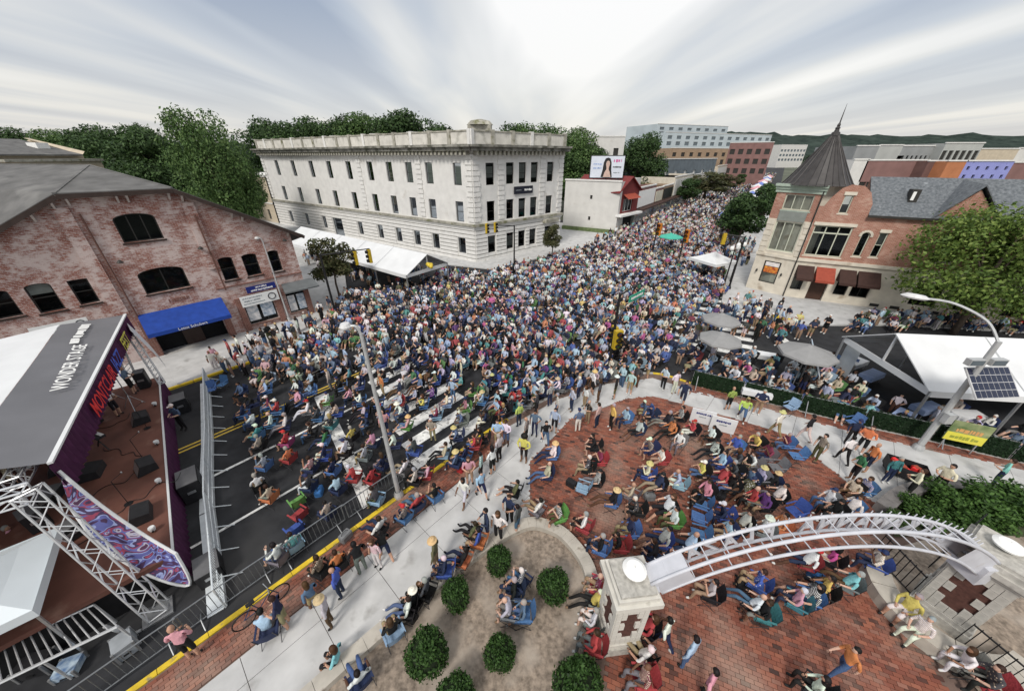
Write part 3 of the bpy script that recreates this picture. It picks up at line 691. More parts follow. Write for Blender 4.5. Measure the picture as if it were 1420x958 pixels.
sg=thing('name_board','narrow black name board between window rows of the white corner building','sign',WBp(7.5,.12,'R')+(7.8,),R(41))
MB().box(-1.55,1.55,-.04,.04,-.42,.42).build('board',pm('black_board',(.012,.014,.025),.5),sg)
marks(sg,1.25,.26,(.75,-.05,0),(1,0,0),(0,0,1),m_white); marks(sg,.9,.1,(-.85,-.05,0),(1,0,0),(0,0,1),m_grayt)
fp=[WBp(0,-.33,'L'),WBp(48,-.33,'L'),WBp(48,-14,'L'),WBp(14.5,-14,'R'),WBp(14.5,-.33,'R')]
fpi=[(p[0]-wc.x,p[1]-wc.y) for p in [WBp(2.0,-1.8,'L'),WBp(47,-1.2,'L'),WBp(47,-13,'L'),WBp(14,-13,'R'),WBp(14,-1.2,'R'),WBp(2.6,-1.2,'R')]]
MB().prism(fpi,0,12.0).build('interior',m_dark,wb)
fpr=[(p[0]-wc.x,p[1]-wc.y) for p in [(wc.x,wc.y+.4),WBp(48,-.2,'L'),WBp(48,-14,'L'),WBp(14.5,-14,'R'),WBp(14.5,-.2,'R')]]
MB().prism(fpr,12.1,12.4).build('roof',m_rooft,wb)
q=[WBp(48.5,0,'L'),WBp(48.5,-14,'L')]
MB().add([(q[0][0]-wc.x,q[0][1]-wc.y,0),(q[1][0]-wc.x,q[1][1]-wc.y,0),(q[1][0]-wc.x,q[1][1]-wc.y,12.6),(q[0][0]-wc.x,q[0][1]-wc.y,12.6)],[(0,1,2,3)]).build('end_wall',m_wst,wb)
q=[WBp(14.7,0,'R'),WBp(14.7,-14,'R')]
MB().add([(q[0][0]-wc.x,q[0][1]-wc.y,0),(q[1][0]-wc.x,q[1][1]-wc.y,0),(q[1][0]-wc.x,q[1][1]-wc.y,13.4),(q[0][0]-wc.x,q[0][1]-wc.y,13.4)],[(0,1,2,3)]).build('end_wall',m_wst,wb)
c=WBp(3.2,-2.6,'R'); mb=MB(); mb.box(c[0]-wc.x-1.3,c[0]-wc.x+1.3,c[1]-wc.y-1,c[1]-wc.y+1,12.4,14.5); mb.lathe([(1.5,14.5),(1.1,14.9),(.3,15.05)],10,(c[0]-wc.x,c[1]-wc.y,0)); mb.build('roof_housing',m_moss,wb)
for s_,w_ in ((12,2.0),(19,2.6),(29,2.2),(37,1.8)):
    c=WBp(s_,-3.5,'L'); MB().box(c[0]-wc.x-w_/2,c[0]-wc.x+w_/2,c[1]-wc.y-.8,c[1]-wc.y+.8,12.4,14.1).build('roof_vent',m_wst2,wb)
dissolve(faceL); dissolve(faceR)
# beige rear annex
an=thing('beige_annex','low beige two storey annex at the rear end of the white building','building',WBp(49.2,0,'L')+(0,),R(145.5))
m_bei=pm('beige_stone',(.50,.43,.33),.85,.1,1.5,.1)
hs=[];ww=[]
for x in (2.3,5.6,8.9):
    for z0,z1 in ((.6,2.4),(4.3,6.5)): hs.append(rect(x,x+.95,z0,z1)); ww.append((x,x+.95,z0,z1))
facade('wall',rect(0,13.6,-.3,8.1),hs,.25,m_bei,an,-1)
for a,b,c_,d in ww: window(an,a,b,c_,d,-.15,-1,m_frameD,(1,2),0,blind=(.3,.8),sill=m_bei)
MB().box(.3,13.3,-10,-.6,0,7.8).build('interior',m_dark,an)
MB().box(-.1,13.8,-10,.2,8.1,8.4).build('cornice',m_wst2,an); MB().box(0,13.6,.002,.12,3.5,3.7).build('belt_course',m_wst2,an)
MB().add([(13.6,0,-.3),(13.6,-10,-.3),(13.6,-10,8.1),(13.6,0,8.1)],[(0,1,2,3)]).build('end_wall',m_bei,an)
# ---------------- corner building with the conical turret
TD=(25.16,30.32)
tb=thing('turret_building','brick and cream stone corner building with conical turret and slate roof','building',(TD[0],TD[1],0),0)
m_cream=pm('cream_stone',(.60,.55,.46),.85,.12,1.6,.15,detail=8,dirt=(.8,.6,(.36,.30,.23)))
m_tbr=masonry_mat('red_brick',(.30,.125,.085),(.40,.19,.14),(.42,.34,.28),wash=((.50,.36,.29),1.02,.6))
m_slate=pm('slate',(.105,.12,.135),.6,.35,6,.3,detail=6,col2=[.17,.185,.20],dirt=(2.2,.66,(.28,.30,.32)))
m_green=pm('green_cornice',(.36,.43,.36),.6,.1,3)
m_panel=pm('grey_panel',(.22,.24,.22),.6,.1,3)
m_cone=pm('turret_metal',(.05,.046,.045),.45,.25,2,.1)
m_frameG=pm('pale_green_frame',(.50,.52,.42),.6,.08,4)
t1=link('f1',None,tb,(0,0,0),R(128.92)); t2=link('f2',None,tb,(0,0,0),R(-26.9))
# turret face (local x to the left, outside is +y)
h1=[rect(1.05,2.4,.95,2.95),rect(.58,2.58,3.92,6.42),rect(.52,2.55,7.4,8.62)]
facade('wall',[(0,-.1),(3.25,-.1),(3.25,3.4),(0,3.4)],h1[:1],.25,m_cream,t1,-1)
facade('wall',[(0,3.4),(3.25,3.4),(3.25,6.6),(0,6.6)],h1[1:2],.25,m_cream,t1,-1)
facade('wall',[(0,6.6),(3.25,6.6),(3.25,9.35),(0,9.35)],h1[2:],.25,m_tbr,t1,-1)
window(t1,.58,2.58,3.92,6.42,-.12,-1,m_frameG,(3,1),0,sill=m_cream,fw=.09); window(t1,.52,2.55,7.4,8.62,-.12,-1,m_frameG,(3,1),0,sill=m_green,fw=.09)
f=window(t1,1.05,2.4,.95,2.95,-.12,-1,m_frameD,(1,1),0,sill=None,fw=.08)
for k,(mat,z0,z1) in enumerate(((pm('menu_white',(.7,.66,.64),.5),1.55,1.9),(pm('menu_red',(.5,.04,.03),.5,.4,6,col2=[.7,.3,.05]),.95,1.5))): MB().box(-.55,.55,.06,.09,z0,z1).build('menu_panel',mat,f)
MB().box(.58,2.58,.005,.06,6.5,7.3).build('spandrel_panel',m_panel,t1)
MB().box(-.05,3.3,.005,.12,3.38,3.62).build('belt_course',m_cream,t1)
for x,w in ((-.02,.5),(2.68,.58)):
    for k in range(6): MB().box(x+(.0 if k%2 else .05),x+w-(0 if k%2 else .08),.005,.06,3.7+k*.48,4.12+k*.48).build('quoin',m_cream,t1)
for z0,z1,o in ((8.74,9.0,.1),(9.0,9.22,.2),(9.22,9.42,.34)): MB().box(-.1-o*.3,3.35+o*.3,.003,o,z0+.002,z1).build('cornice',m_green,t1)
for x in (.75,2.75):
    mb=MB(); mb.tube([(x,0,2.0),(x,.18,2.05)],.025,5); mb.lathe([(.03,.12),(.09,0),(.07,-.14)],8,(x,.22,2.0)); mb.build('wall_lamp',m_frameD,t1)
MB().tube([(.04,.1,-.05),(.04,.1,9.3)],.05,6).build('downpipe',m_frameD,t1)
# street face (local x to the right, outside is -y)
gbl=[(0,3.5),(7.0,3.5),(7.0,7.45),(3.25,7.45),(3.22,8.2),(2.85,9.0),(2.3,9.45),(1.5,9.52),(1.0,9.25),(.55,8.55),(.3,7.9),(0,7.9)]
h2=[rect(.22,2.75,3.95,6.42),rect(1.36,1.92,7.42,8.75),arched(3.42,3.96,4.2,5.85,.27),rect(4.48,5.0,4.25,6.15)]
facade('wall',gbl,h2,.25,m_tbr,t2,1)
h3=[rect(.2,1.0,.85,2.95),rect(1.55,2.75,.1,2.5),rect(3.3,4.15,.85,2.7),rect(4.4,5.6,.85,2.7)]
facade('wall',rect(0,7.0,-.1,3.5),h3,.3,m_cream,t2,1)
facade('wall',rect(7.0,24,-.1,3.5),[rect(8.2+k*2.6,9.8+k*2.6,.8,2.6) for k in range(5)],.3,m_cream,t2,1)
facade('wall',[(7.0,3.5),(24,3.5),(24,7.45),(10.2,7.45),(8.6,9.4),(7.0,7.45)],[rect(8.0+k*2.6,9.3+k*2.6,4.3,6.4) for k in range(6)],.3,m_tbr,t2,1)
for k in range(6): window(t2,8.0+k*2.6,9.3+k*2.6,4.3,6.4,.12,1,m_frameG,(2,1),0,sill=m_cream)
for k in range(5): window(t2,8.2+k*2.6,9.8+k*2.6,.8,2.6,.12,1,m_frameD,(2,1),0)
window(t2,.22,2.75,3.95,6.42,.12,1,m_frameG,(3,1),0,sill=m_cream,fw=.09,blind=None)
MB().box(.22,2.75,.06,.19,5.78,5.88).build('transom',m_frameG,t2)
window(t2,1.36,1.92,7.42,8.75,.12,1,m_frameG,(1,1),0,sill=m_cream)
window(t2,3.42,3.96,4.2,6.12,.12,1,m_frameG,(1,1),.27,sill=m_cream); window(t2,4.48,5.0,4.25,6.15,.12,1,m_frameG,(1,2),0,sill=m_cream,blind=(.5,.97))
for a,b,z in ((.1,2.9,6.44),(1.25,2.03,8.77),(4.4,5.08,6.17)): MB().box(a,b,-.08,-.003,z,z+.24).build('lintel',m_cream,t2)
mb=MB()
for i in range(9):
    t=PI*i/8; a=.36; mb.obox((3.69+a*math.cos(t),-.035,5.85+a*math.sin(t)),((math.cos(t),0,math.sin(t)),(0,1,0),(-math.sin(t),0,math.cos(t))),(.16,.06,.13))
mb.build('arch_surround',m_cream,t2)
MB().box(-.02,24,-.16,-.003,3.42,3.68).build('belt_course',m_cream,t2)
window(t2,.2,1.0,.85,2.95,.15,1,m_frameD,(1,2),0,sill=m_cream); window(t2,3.3,4.15,.85,2.7,.15,1,m_frameD,(1,2),0,sill=m_cream); window(t2,4.4,5.6,.85,2.7,.15,1,m_frameD,(2,1),0,sill=m_cream)
MB().box(1.6,2.7,.2,.26,.1,2.4).build('door',pm('brown_door',(.06,.03,.02),.5),t2)
m_awn=pm('brown_awning',(.05,.025,.02),.8,.15,4); m_awr=pm('red_awning',(.30,.06,.035),.75,.12,4)
for a,b,m in ((.15,1.35,m_awn),(1.5,2.8,m_awr),(3.1,4.2,m_awn),(4.32,5.75,m_awn)):
    MB().add([(a,-.02,3.05),(b,-.02,3.05),(b,-1.05,2.15),(a,-1.05,2.15),(a,-1.05,1.95),(b,-1.05,1.95),(a,-.02,2.1),(b,-.02,2.1)],[(0,3,2,1),(3,4,5,2),(0,6,3),(1,2,7)]).build('awning',m,t2)
mb=MB(); mb.v=[]
slab('roof',[(3.25,-.25,7.4),(3.25,2.9,10.0),(24,2.9,10.0),(24,-.25,7.4)],.12,m_slate,t2)
MB().box(3.2,24,-.32,-.18,7.26,7.42).build('gutter',m_frameD,t2)
slab('gable_roof',[(6.7,-.3,7.35),(8.6,-.3,9.75),(8.6,2.8,9.9),(6.7,-.2,7.42)],.1,m_slate,t2); slab('gable_roof',[(8.6,-.3,9.75),(10.5,-.3,7.35),(10.5,-.2,7.42),(8.6,2.8,9.9)],.1,m_slate,t2)
mb=MB(); mb.box(5.45,5.95,.9,1.6,8.35,9.25); mb.build('skylight',m_frameD,t2); MB().box(5.52,5.7,.86,.9,8.5,9.1).build('skylight_pane',m_white,t2)
MB().add([(3.26,.05,7.4),(3.26,2.9,7.4),(3.26,2.9,9.95)],[(0,1,2)]).build('roof_cheek',m_tbr,t2)
MB().box(.25,23.8,.9,9,-.1,7.3).build('interior',m_dark,t2)
for k in range(4): MB().box(6.0+k*1.3,6.6+k*1.3,-.02,.02,.25,.5).build('cellar_vent',m_frameD,t2)
dissolve(t1); dissolve(t2)
TC=(.62,1.95)
mb=MB(); npl=28; prof=[(2.45,9.36),(2.3,9.52),(1.78,10.3),(1.15,11.35),(.55,12.35),(.24,12.95)]
mb.lathe(prof,npl,(TC[0],TC[1],0)); mb.build('turret_roof',m_cone,tb)
for j in range(npl):
    t=2*PI*(j+.0)/npl; MB().tube([(TC[0]+(r+.015)*math.cos(t),TC[1]+(r+.015)*math.sin(t),z+.01) for r,z in prof],.026,4).build('roof_seam',m_cone,tb)
mb=MB(); mb.lathe([(.32,12.9),(.27,13.12),(.18,13.17),(.13,13.35),(.18,13.4),(.09,13.52),(.12,13.6),(.045,13.78),(.03,14.4),(.008,15.0)],12,(TC[0],TC[1],0)); mb.build('finial',m_cone,tb)
MB().lathe([(1.5,-.1),(2.1,-.1),(2.1,9.3),(2.48,9.34),(2.48,9.38)],12,(TC[0]+.35,TC[1]+.45,0)).build('turret_drum',m_cream,tb)
# ---------------- far and side buildings
def block(name,label,P0,ang,W_,Dp,Hh,mat,rows=(),cols=0,ww=1.2,roofm=None,para=.5,side=None,out=-1,flat=True,winm=None):
    """rectangular building: front wall with openings (x along ang), other walls, flat roof, parapet"""
    e=thing(name,label,'building',(P0[0],P0[1],0),R(ang)); hs=[]
    for z0,z1 in rows:
        for k in range(cols):
            x=W_*(k+.5)/cols-ww/2; hs.append((x,x+ww,z0,z1))
    facade('wall',rect(0,W_,-.3,Hh),[rect(*h) for h in hs],.3,mat,e,-out)
    d=-out*Dp
    for h in hs:
        mb=MB(); y=-out*.22; mb.box(h[0],h[1],min(y,y-out*.05),max(y,y-out*.05),h[2],h[3]); w_=mb.build('window',winm or m_frameD,e)
    for nm,a,b in (('end_wall',(0,0),(0,d)),('end_wall',(W_,0),(W_,d)),('rear_wall',(0,d),(W_,d))):
        MB().add([(a[0],a[1],-.3),(b[0],b[1],-.3),(b[0],b[1],Hh),(a[0],a[1],Hh)],[(0,1,2,3)]).build(nm,side or mat,e)
    MB().box(.1,W_-.1,min(-out*.1,d),max(-out*.1,d),Hh-.5,Hh-para if para else Hh-.01).build('roof',roofm or m_rooft,e)
    MB().box(-.08,W_+.08,min(out*.12,-out*.2),max(out*.12,-out*.2),Hh,Hh+.22).build('coping',m_wst2,e)
    return e
m_wht=pm('white_render',(.60,.59,.565),.85,.07,.8,.05,dirt=(.6,.62,(.52,.50,.47)))
m_redw=pm('dark_red_boards',(.16,.025,.025),.7,.2,3)
m_slb=pm('slate_blue_render',(.13,.155,.175),.8,.18,.6,dirt=(.5,.6,(.19,.21,.22)))
m_lgrey=pm('pale_blue_cladding',(.47,.53,.56),.5,.1,.2)
m_tan=pm('tan_brick_far',(.33,.235,.16),.9,.12,.5); m_brf=pm('red_brick_far',(.22,.125,.115),.9,.15,.5)
m_glf=pm('far_glass',(.10,.13,.15),.15,.2,1,spec=.6)
wA=G(780,318); wB=G(850,325); aw_=math.degrees(math.atan2(wB[1]-wA[1],wB[0]-wA[0]))
e=block('white_party_wall_building','plain white rendered block with two small vents below a roof billboard',wA,aw_,math.dist(wA,wB)+.3,14,7.9,m_wht,((1.9,2.5),(5.2,5.8)),1,.4)
MB().box(0,9.2,-.4,-.02,-.2,.7).build('plinth',pm('mossy_base',(.12,.16,.07),.9,.3,2),e)
bb=thing('billboard','roof billboard with a dark haired portrait, pale blue left, pink and black print','billboard',tuple(at(840,248,62)),R(-8)); bb.scale=(.8,.8,.8)
MB().box(-3.2,3.2,-.15,.15,.2,4.0).build('panel',pm('billboard_face',(.62,.66,.74),.5,.05,1),bb)
MB().box(-3.35,3.35,.17,.3,.0,4.15).build('frame',m_frameD,bb)
mb=MB(); mb.lathe([(.02,3.75),(.45,3.6),(.75,2.9),(.85,1.6),(1.1,.3)],12); hair=mb.mesh('portrait_hair',pm('print_black',(.02,.02,.02),.6))
for vv in hair.vertices: vv.co.y=vv.co.y*.03-.19
link('portrait_hair',hair,bb,(0,0,0))
mb=MB(); mb.lathe([(.02,3.2),(.3,3.05),(.38,2.6),(.25,2.1),(.2,1.7),(.5,1.2),(.75,.3)],12); fc=mb.mesh('portrait_face',pm('print_skin',(.55,.40,.34),.6))
for vv in fc.vertices: vv.co.y=vv.co.y*.03-.24
link('portrait_face',fc,bb,(.1,0,0))
marks(bb,1.5,.55,(1.9,-.17,3.2),(1,0,0),(0,0,1),pm('print_pink',(.55,.12,.3),.6)); marks(bb,1.6,.28,(1.9,-.17,2.1),(1,0,0),(0,0,1),MATS['print_black']); marks(bb,1.2,.2,(1.9,-.17,1.1),(1,0,0),(0,0,1),m_grayt)
marks(bb,1.6,.3,(-1.9,-.17,2.6),(1,0,0),(0,0,1),pm('print_blue',(.25,.35,.6),.6)); marks(bb,1.6,.3,(-1.9,-.17,1.9),(1,0,0),(0,0,1),MATS['print_blue'])
for x in (-2.4,0,2.4): MB().bar((x,.2,-.6),(x,.25,.3),.15).build('post',m_frameD,bb)
S0=G(850,325); 
def SS(s,o=0): return (S0[0]+s*D55[0]+o*N55[0],S0[1]+s*D55[1]+o*N55[1])
rs=thing('red_shop','narrow dark red gabled shop with small balcony next to the white block','building',SS(.0)+(0,),R(46))
facade('wall',[(0,2.9),(7.2,2.9),(7.2,6.6),(3.6,8.5),(0,6.6)],[rect(2,5.2,3.3,5.2)],.4,m_redw,rs,1)
facade('shop_wall',rect(0,7.2,-.1,2.9),[rect(.6,6.6,.1,2.4)],.5,pm('grey_shop',(.2,.21,.2),.8),rs,1)
window(rs,2,5.2,3.3,5.2,.2,1,m_white,(3,1),0); MB().box(.3,7,.7,10,-.1,6.4).build('interior',m_dark,rs)
slab('roof',[(-.3,-.4,6.4),(-.3,9,6.4),(3.6,9,8.6),(3.6,-.4,8.6)],.15,m_redw,rs); slab('roof',[(3.6,-.4,8.6),(3.6,9,8.6),(7.5,9,6.4),(7.5,-.4,6.4)],.15,m_redw,rs)
MB().add([(1.6,-.05,6.0),(5.6,-.05,6.0),(5.8,-1.2,5.35),(1.4,-1.2,5.35)],[(0,3,2,1)]).build('awning',m_awr,rs); MB().box(-.1,7.3,-1.1,-.01,2.75,3.05).build('balcony',m_white,rs)
def shop(name,label,s,w,h,mat,sign,roofm=None,dp=8,rows=(),cols=0):
    e=block(name,label,SS(s),55,w,dp,h,mat,rows,cols,1.2,roofm,out=-1)
    MB().box(.3,w-.3,-.12,-.02,.3,2.5).build('shopfront',m_glf,e); MB().box(.1,w-.1,-1.3,-.02,2.6,2.85).build('canopy',m_awn,e)
    MB().box(.4,w-.4,-.15,-.02,3.0,h-.5).build('fascia',sign,e); return e
shop('white_fascia_shop','low brick shop with a tall blank white fascia next to the red shop',7.9,14,6.3,m_brf,m_white)
shop('cream_shop','low brick shop with cream fascia between two dark shopfronts',22.2,6,5.5,m_brf,pm('cream_sign',(.55,.52,.42),.7))
shop('dark_shop','low shop with black fascia beside the cream one',28.4,9,5.6,m_tan,pm('black_fascia',(.02,.022,.02),.5))
shop('pale_brick_shop','pale two storey shop half hidden behind the avenue trees',38,22,7.0,m_cream,m_wht,rows=((3.6,5.4),),cols=6)
shop('white_row_shop','long low white shop row farther up the avenue',62,40,6.6,m_wht,m_cream,rows=((3.6,5.0),),cols=10)
shop('beige_row_shop','beige shop row at the far bend of the avenue',105,60,8,m_bei,m_wht,rows=((3.8,5.6),),cols=14)
pa=at(922,222,150); a_=at(1062,222,168)
def far(name,label,u0,u1,vtop,vbase,Y0,Y1,mat,rows,cols,ww,dp=25,winm=None,roofm=None):
    A=at(u0,vbase,Y0); B=at(u1,vbase,Y1); T=at((u0+u1)/2,vtop,(Y0+Y1)/2); W_=math.dist(A[:2],B[:2]); ang=math.degrees(math.atan2(B.y-A.y,B.x-A.x)); H_=T.z
    return block(name,label,(A.x,A.y),ang,W_,dp,H_,mat,[(H_*a,H_*b) for a,b in rows],cols,ww,roofm,out=-1,winm=winm)
far('slate_blue_hall','long slate blue building with a few white window panels behind the low shops',866,984,221,262,100,130,m_slb,((.62,.72),),9,1.6,dp=10,winm=m_wht)
far('pale_blue_apartments','large pale blue grey modern block with rows of square windows',918,1062,186,216,205,235,m_lgrey,((.60,.68),(.74,.82),(.87,.94)),13,3.0,winm=m_glf)
far('pale_blue_penthouse','stepped pale blue top block rising behind the large pale one',905,1000,174,216,215,235,m_lgrey,((.80,.87),(.9,.95)),8,3.0,winm=m_glf)
far('red_brick_block','red brick four storey block with corner towards the avenue',1003,1062,198,236,168,160,m_brf,((.3,.42),(.52,.64),(.74,.86)),5,1.8,dp=30,winm=m_frameD)
far('tan_brick_block','tan brick block with few windows behind the slate blue building',925,1003,206,236,150,160,m_tan,((.6,.72),(.8,.9)),7,1.8,winm=m_frameD)
far('white_far_block','pale block closing the far end of the avenue',1078,1113,201,222,420,430,m_wht,((.3,.4),(.5,.6),(.7,.8)),8,3,winm=m_glf)
far('white_house','small white house among the trees left of the round dark tree',820,862,190,230,95,95,m_wht,((.75,.85),),2,1.2,dp=8)
# roofs behind the turret building
def roofrow(u0,u1,vt,Y,label,mat,name='row_building',dp=12,rows=(),cols=0,roofm=None,ww=1.5):
    A=at(u0,230,Y); B=at(u1,230,Y); T=at((u0+u1)/2,vt,Y)
    return block(name,label,(A.x,Y),0,B.x-A.x,dp,T.z,mat,[(T.z*a,T.z*b) for a,b in rows],cols,ww,roofm,out=-1)
m_gpan=pm('grey_panel_wall',(.40,.41,.39),.7,.1,.4); m_gpan2=pm('grey_panel_dark',(.27,.28,.28),.7,.12,.4)
m_violet=pm('violet_blue_roof',(.26,.28,.58),.7,.06,.6,dirt=(1.2,.66,(.12,.13,.3))); m_orange=pm('orange_brick',(.42,.17,.08),.85,.1,1)
roofrow(1178,1208,203,88,'grey rendered block just behind the turret spire',m_gpan2)
roofrow(1208,1240,202,90,'pale grey panelled block between two darker grey ones',m_gpan)
roofrow(1240,1296,203,90,'grey block with a row of pale framed windows behind the slate roof',m_gpan2,rows=((.70,.86),),cols=9)
roofrow(1296,1348,199,88,'tall pale grey panelled block with slit windows',m_gpan,rows=((.72,.9),),cols=6,ww=1.0)
roofrow(1348,1400,207,92,'long low beige block with one dark window band',m_bei,rows=((.70,.82),),cols=1,ww=8)
roofrow(1400,1470,206,92,'white far block at the right end of the roof row',m_wht)
roofrow(1182,1202,222,70,'small white rendered building below the grey row',m_wht,dp=8)
roofrow(1200,1285,223,70,'long red brick building behind the slate roof',m_brf,dp=10,rows=((.55,.68),),cols=7)
roofrow(1285,1312,224,68,'dark brick building with a pale drainpipe behind the slate roof',pm('brown_brick_far',(.15,.085,.075),.9,.15,.6),dp=10)
roofrow(1312,1338,224,66,'orange brick building with white lower band',m_orange,dp=10)
v_=roofrow(1338,1404,224,66,'violet blue flat building with dotted skylights',m_violet,dp=10,rows=((.88,.93),(.76,.81)),cols=5,ww=.5)
roofrow(1404,1480,226,68,'red brick building at the end beyond the violet blue one',m_brf,dp=10)
# far left: beige stone building with dark pitched roof, white gabled house
A=at(-60,260,46); B=at(138,260,62)
fb=thing('beige_stone_building','beige stone building with arched panels and dark pitched roof behind the hall','building',(A.x,A.y,0),math.atan2(B.y-A.y,B.x-A.x)); W_=math.dist(A[:2],B[:2])
hw=at(60,214,54).z; hr=at(60,193,60).z
facade('wall',rect(0,W_,0,hw),[arched(W_*f,W_*f+2.6,hw-4.6,hw-2.6,1.2) for f in (.1,.22,.36,.5)],.3,m_bei,fb,1)
MB().box(.2,W_-.2,.35,12,0,hw-.1).build('interior',m_bei,fb)
slab('roof',[(-.4,-.6,hw),(-.4,7,hr),(W_-1.2,7,hr),(W_-.5,-.6,hw)],.2,m_roof,fb)
MB().add([(W_-.6,-.6,hw-.1),(W_-.6,7,hr+.2),(W_,7,hr+.2),(W_,-.6,hw+.4)],[(0,1,2,3)]).build('gable_coping',m_bei,fb)
MB().add([(W_,0,0),(W_,12,0),(W_,12,hw),(W_,7,hr),(W_,0,hw)],[(0,1,2,3,4)]).build('end_wall',m_bei,fb)
MB().box(W_-12,W_-.2,-2.6,-.02,0,hw-.9).build('lower_wing',m_bei,fb); MB().box(W_-12.2,W_,-2.9,0,hw-.9,hw-.6).build('wing_coping',m_moss,fb)
for f in (.78,): MB().box(W_*f,W_*f+1.6,2.2,3.6,hw+(hr-hw)*.3,hw+(hr-hw)*.3+.9).build('roof_skylight',m_white,fb)
hp=at(185,250,78); hs_=thing('gabled_house','small white house with slate gable roof between the trees','building',(hp.x-3,hp.y,0),R(20))
zt=at(185,222,78).z; facade('wall',[(0,0),(8,0),(8,zt-2),(4,zt+1.2),(0,zt-2)],[rect(3.4,4.6,zt-2.2,zt-.8)],.2,m_wht,hs_,1)
slab('roof',[(-.4,-.4,zt-2.1),(-.4,10,zt-2.1),(4,10,zt+1.4),(4,-.4,zt+1.4)],.15,m_slate,hs_); slab('roof',[(4,-.4,zt+1.4),(4,10,zt+1.4),(8.4,10,zt-2.1),(8.4,-.4,zt-2.1)],.15,m_slate,hs_)
MB().box(3.4,4.6,.1,.15,zt-2.2,zt-.8).build('window',m_glf,hs_); MB().box(0.1,7.9,.3,10,0,zt-2.1).build('rear_body',m_wht,hs_)
# ================================================================ TREES AND PLANTS
def leaf_cloud(blobs,n,size,seed,flat=.5,shell=.55):
    """leaf quads spread through a set of ellipsoid clumps, mostly near their surfaces"""
    r=np.random.default_rng(seed); w=np.array([b[3]*b[4]*b[5] for b in blobs])**.75; w/=w.sum()
    idx=r.choice(len(blobs),n,p=w); B=np.array(blobs)[idx]
    d=r.normal(size=(n,3)); d/=np.linalg.norm(d,axis=1)[:,None]
    rad=(shell+(1-shell)*r.random(n))[:,None]*np.where(r.random(n)<.06,1.18,1.0)[:,None]
    c=B[:,:3]+d*rad*B[:,3:6]
    nrm=d*.7+r.normal(size=(n,3))*.6+np.array([0,0,flat]); nrm/=np.linalg.norm(nrm,axis=1)[:,None]
    t=np.cross(nrm,r.normal(size=(n,3))); t/=np.linalg.norm(t,axis=1)[:,None]; b=np.cross(nrm,t)
    s=(size*(.6+.8*r.random(n)))[:,None]
    V=np.stack([c-t*s,c-b*s*.55,c+t*s,c+b*s*.55],1).reshape(-1,3)
    return V
def quads_mesh(name,V,mat):
    me=bpy.data.meshes.new(name); n=len(V)//4
    me.vertices.add(n*4); me.vertices.foreach_set('co',V.astype(np.float32).ravel()); me.loops.add(n*4); me.loops.foreach_set('vertex_index',np.arange(n*4,dtype=np.int32))
    me.polygons.add(n); me.polygons.foreach_set('loop_start',np.arange(0,n*4,4,dtype=np.int32)); me.polygons.foreach_set('loop_total',np.full(n,4,np.int32)); me.materials.append(mat); me.update(); me.validate(); return me
m_bark=pm('bark',(.075,.058,.045),.95,.3,5,.5)
LF_D=leaf_mat('leaf_dark',[(.018,.036,.013),(.034,.068,.021),(.055,.102,.032),(.078,.135,.045)])
LF_M=leaf_mat('leaf_mid',[(.03,.062,.018),(.06,.115,.032),(.095,.165,.048),(.135,.205,.07)])
LF_Y=leaf_mat('leaf_yellowgreen',[(.05,.09,.018),(.095,.155,.03),(.145,.215,.045),(.20,.26,.065)])
LF_O=leaf_mat('leaf_olive',[(.04,.05,.018),(.065,.075,.028),(.09,.095,.04),(.12,.10,.05)])
def tree_mesh(seed,h,rx,rz,trunk,nb,nl,ls,mat,low=.25,shell=.5):
    """trunk with limbs, crown of clumps; unit metres"""
    r=random.Random(seed); cz=h-rz; blobs=[]
    for i in range(nb):
        a=r.uniform(0,2*PI); t=r.uniform(-.9,.95); k=math.sqrt(max(0,1-t*t)); q=r.uniform(.45,.8)
        s=r.uniform(.24,.42)
        blobs.append((math.cos(a)*k*rx*q,math.sin(a)*k*rx*q,cz+t*rz*.74,rx*s,rx*s*r.uniform(.8,1.2),rx*s*r.uniform(.6,.85)))
    blobs.append((0,0,cz,rx*.45,rx*.45,rz*.5))
    V=leaf_cloud(blobs,nl,ls,seed,shell=shell); crown=quads_mesh('crown',V,mat)
    mb=MB(); th=cz-rz*.35; mb.tube([(0,0,0),(r.uniform(-.1,.1),r.uniform(-.1,.1),th*.5),(r.uniform(-.2,.2),r.uniform(-.2,.2),th),(0,0,cz+rz*.4)],[trunk,trunk*.8,trunk*.6,trunk*.15],8)
    for b in blobs[:min(nb,9)]: z0=th*r.uniform(.75,1.1); mb.tube([(0,0,z0),(b[0]*.5,b[1]*.5,(z0+b[2])/2),(b[0]*.95,b[1]*.95,b[2])],[trunk*.42,trunk*.26,trunk*.08],5)
    return crown,mb.mesh('trunk',m_bark,True),blobs
TT={'broad':tree_mesh(1,17,8,7.6,.38,44,22000,.21,LF_M,shell=.6),'dark':tree_mesh(2,16,7,7.2,.36,36,15000,.24,LF_D,shell=.55),'tall':tree_mesh(3,18,5.6,8.6,.34,34,13000,.23,LF_D,shell=.55),'olive':tree_mesh(4,8,2.8,2.9,.14,16,4200,.17,LF_O),
    'near':tree_mesh(5,8.2,4.5,3.7,.2,54,14500,.11,LF_Y,shell=.55),'street':tree_mesh(6,9,3.4,3.6,.17,20,6500,.2,LF_D)}
def tree(name,label,kind,x,y,s=1.0,rz=None,group=None,z=0,sz=None):
    e=thing(name,label,'tree',(x,y,z),rnd.uniform(0,6.28) if rz is None else rz,group); e.scale=(s,s,sz or s)
    link('crown',TT[kind][0],e); link('trunk',TT[kind][1],e); return e
def tree_px(name,label,kind,u,vtop,Y,wfac=1.0,group=None):
    p=at(u,vtop,Y); h={'broad':17,'dark':16,'tall':18,'olive':8,'near':8.2,'street':9}[kind]; s=p.z/h
    return tree(name,label,kind,p.x,Y,s*wfac,None,group,0,s)
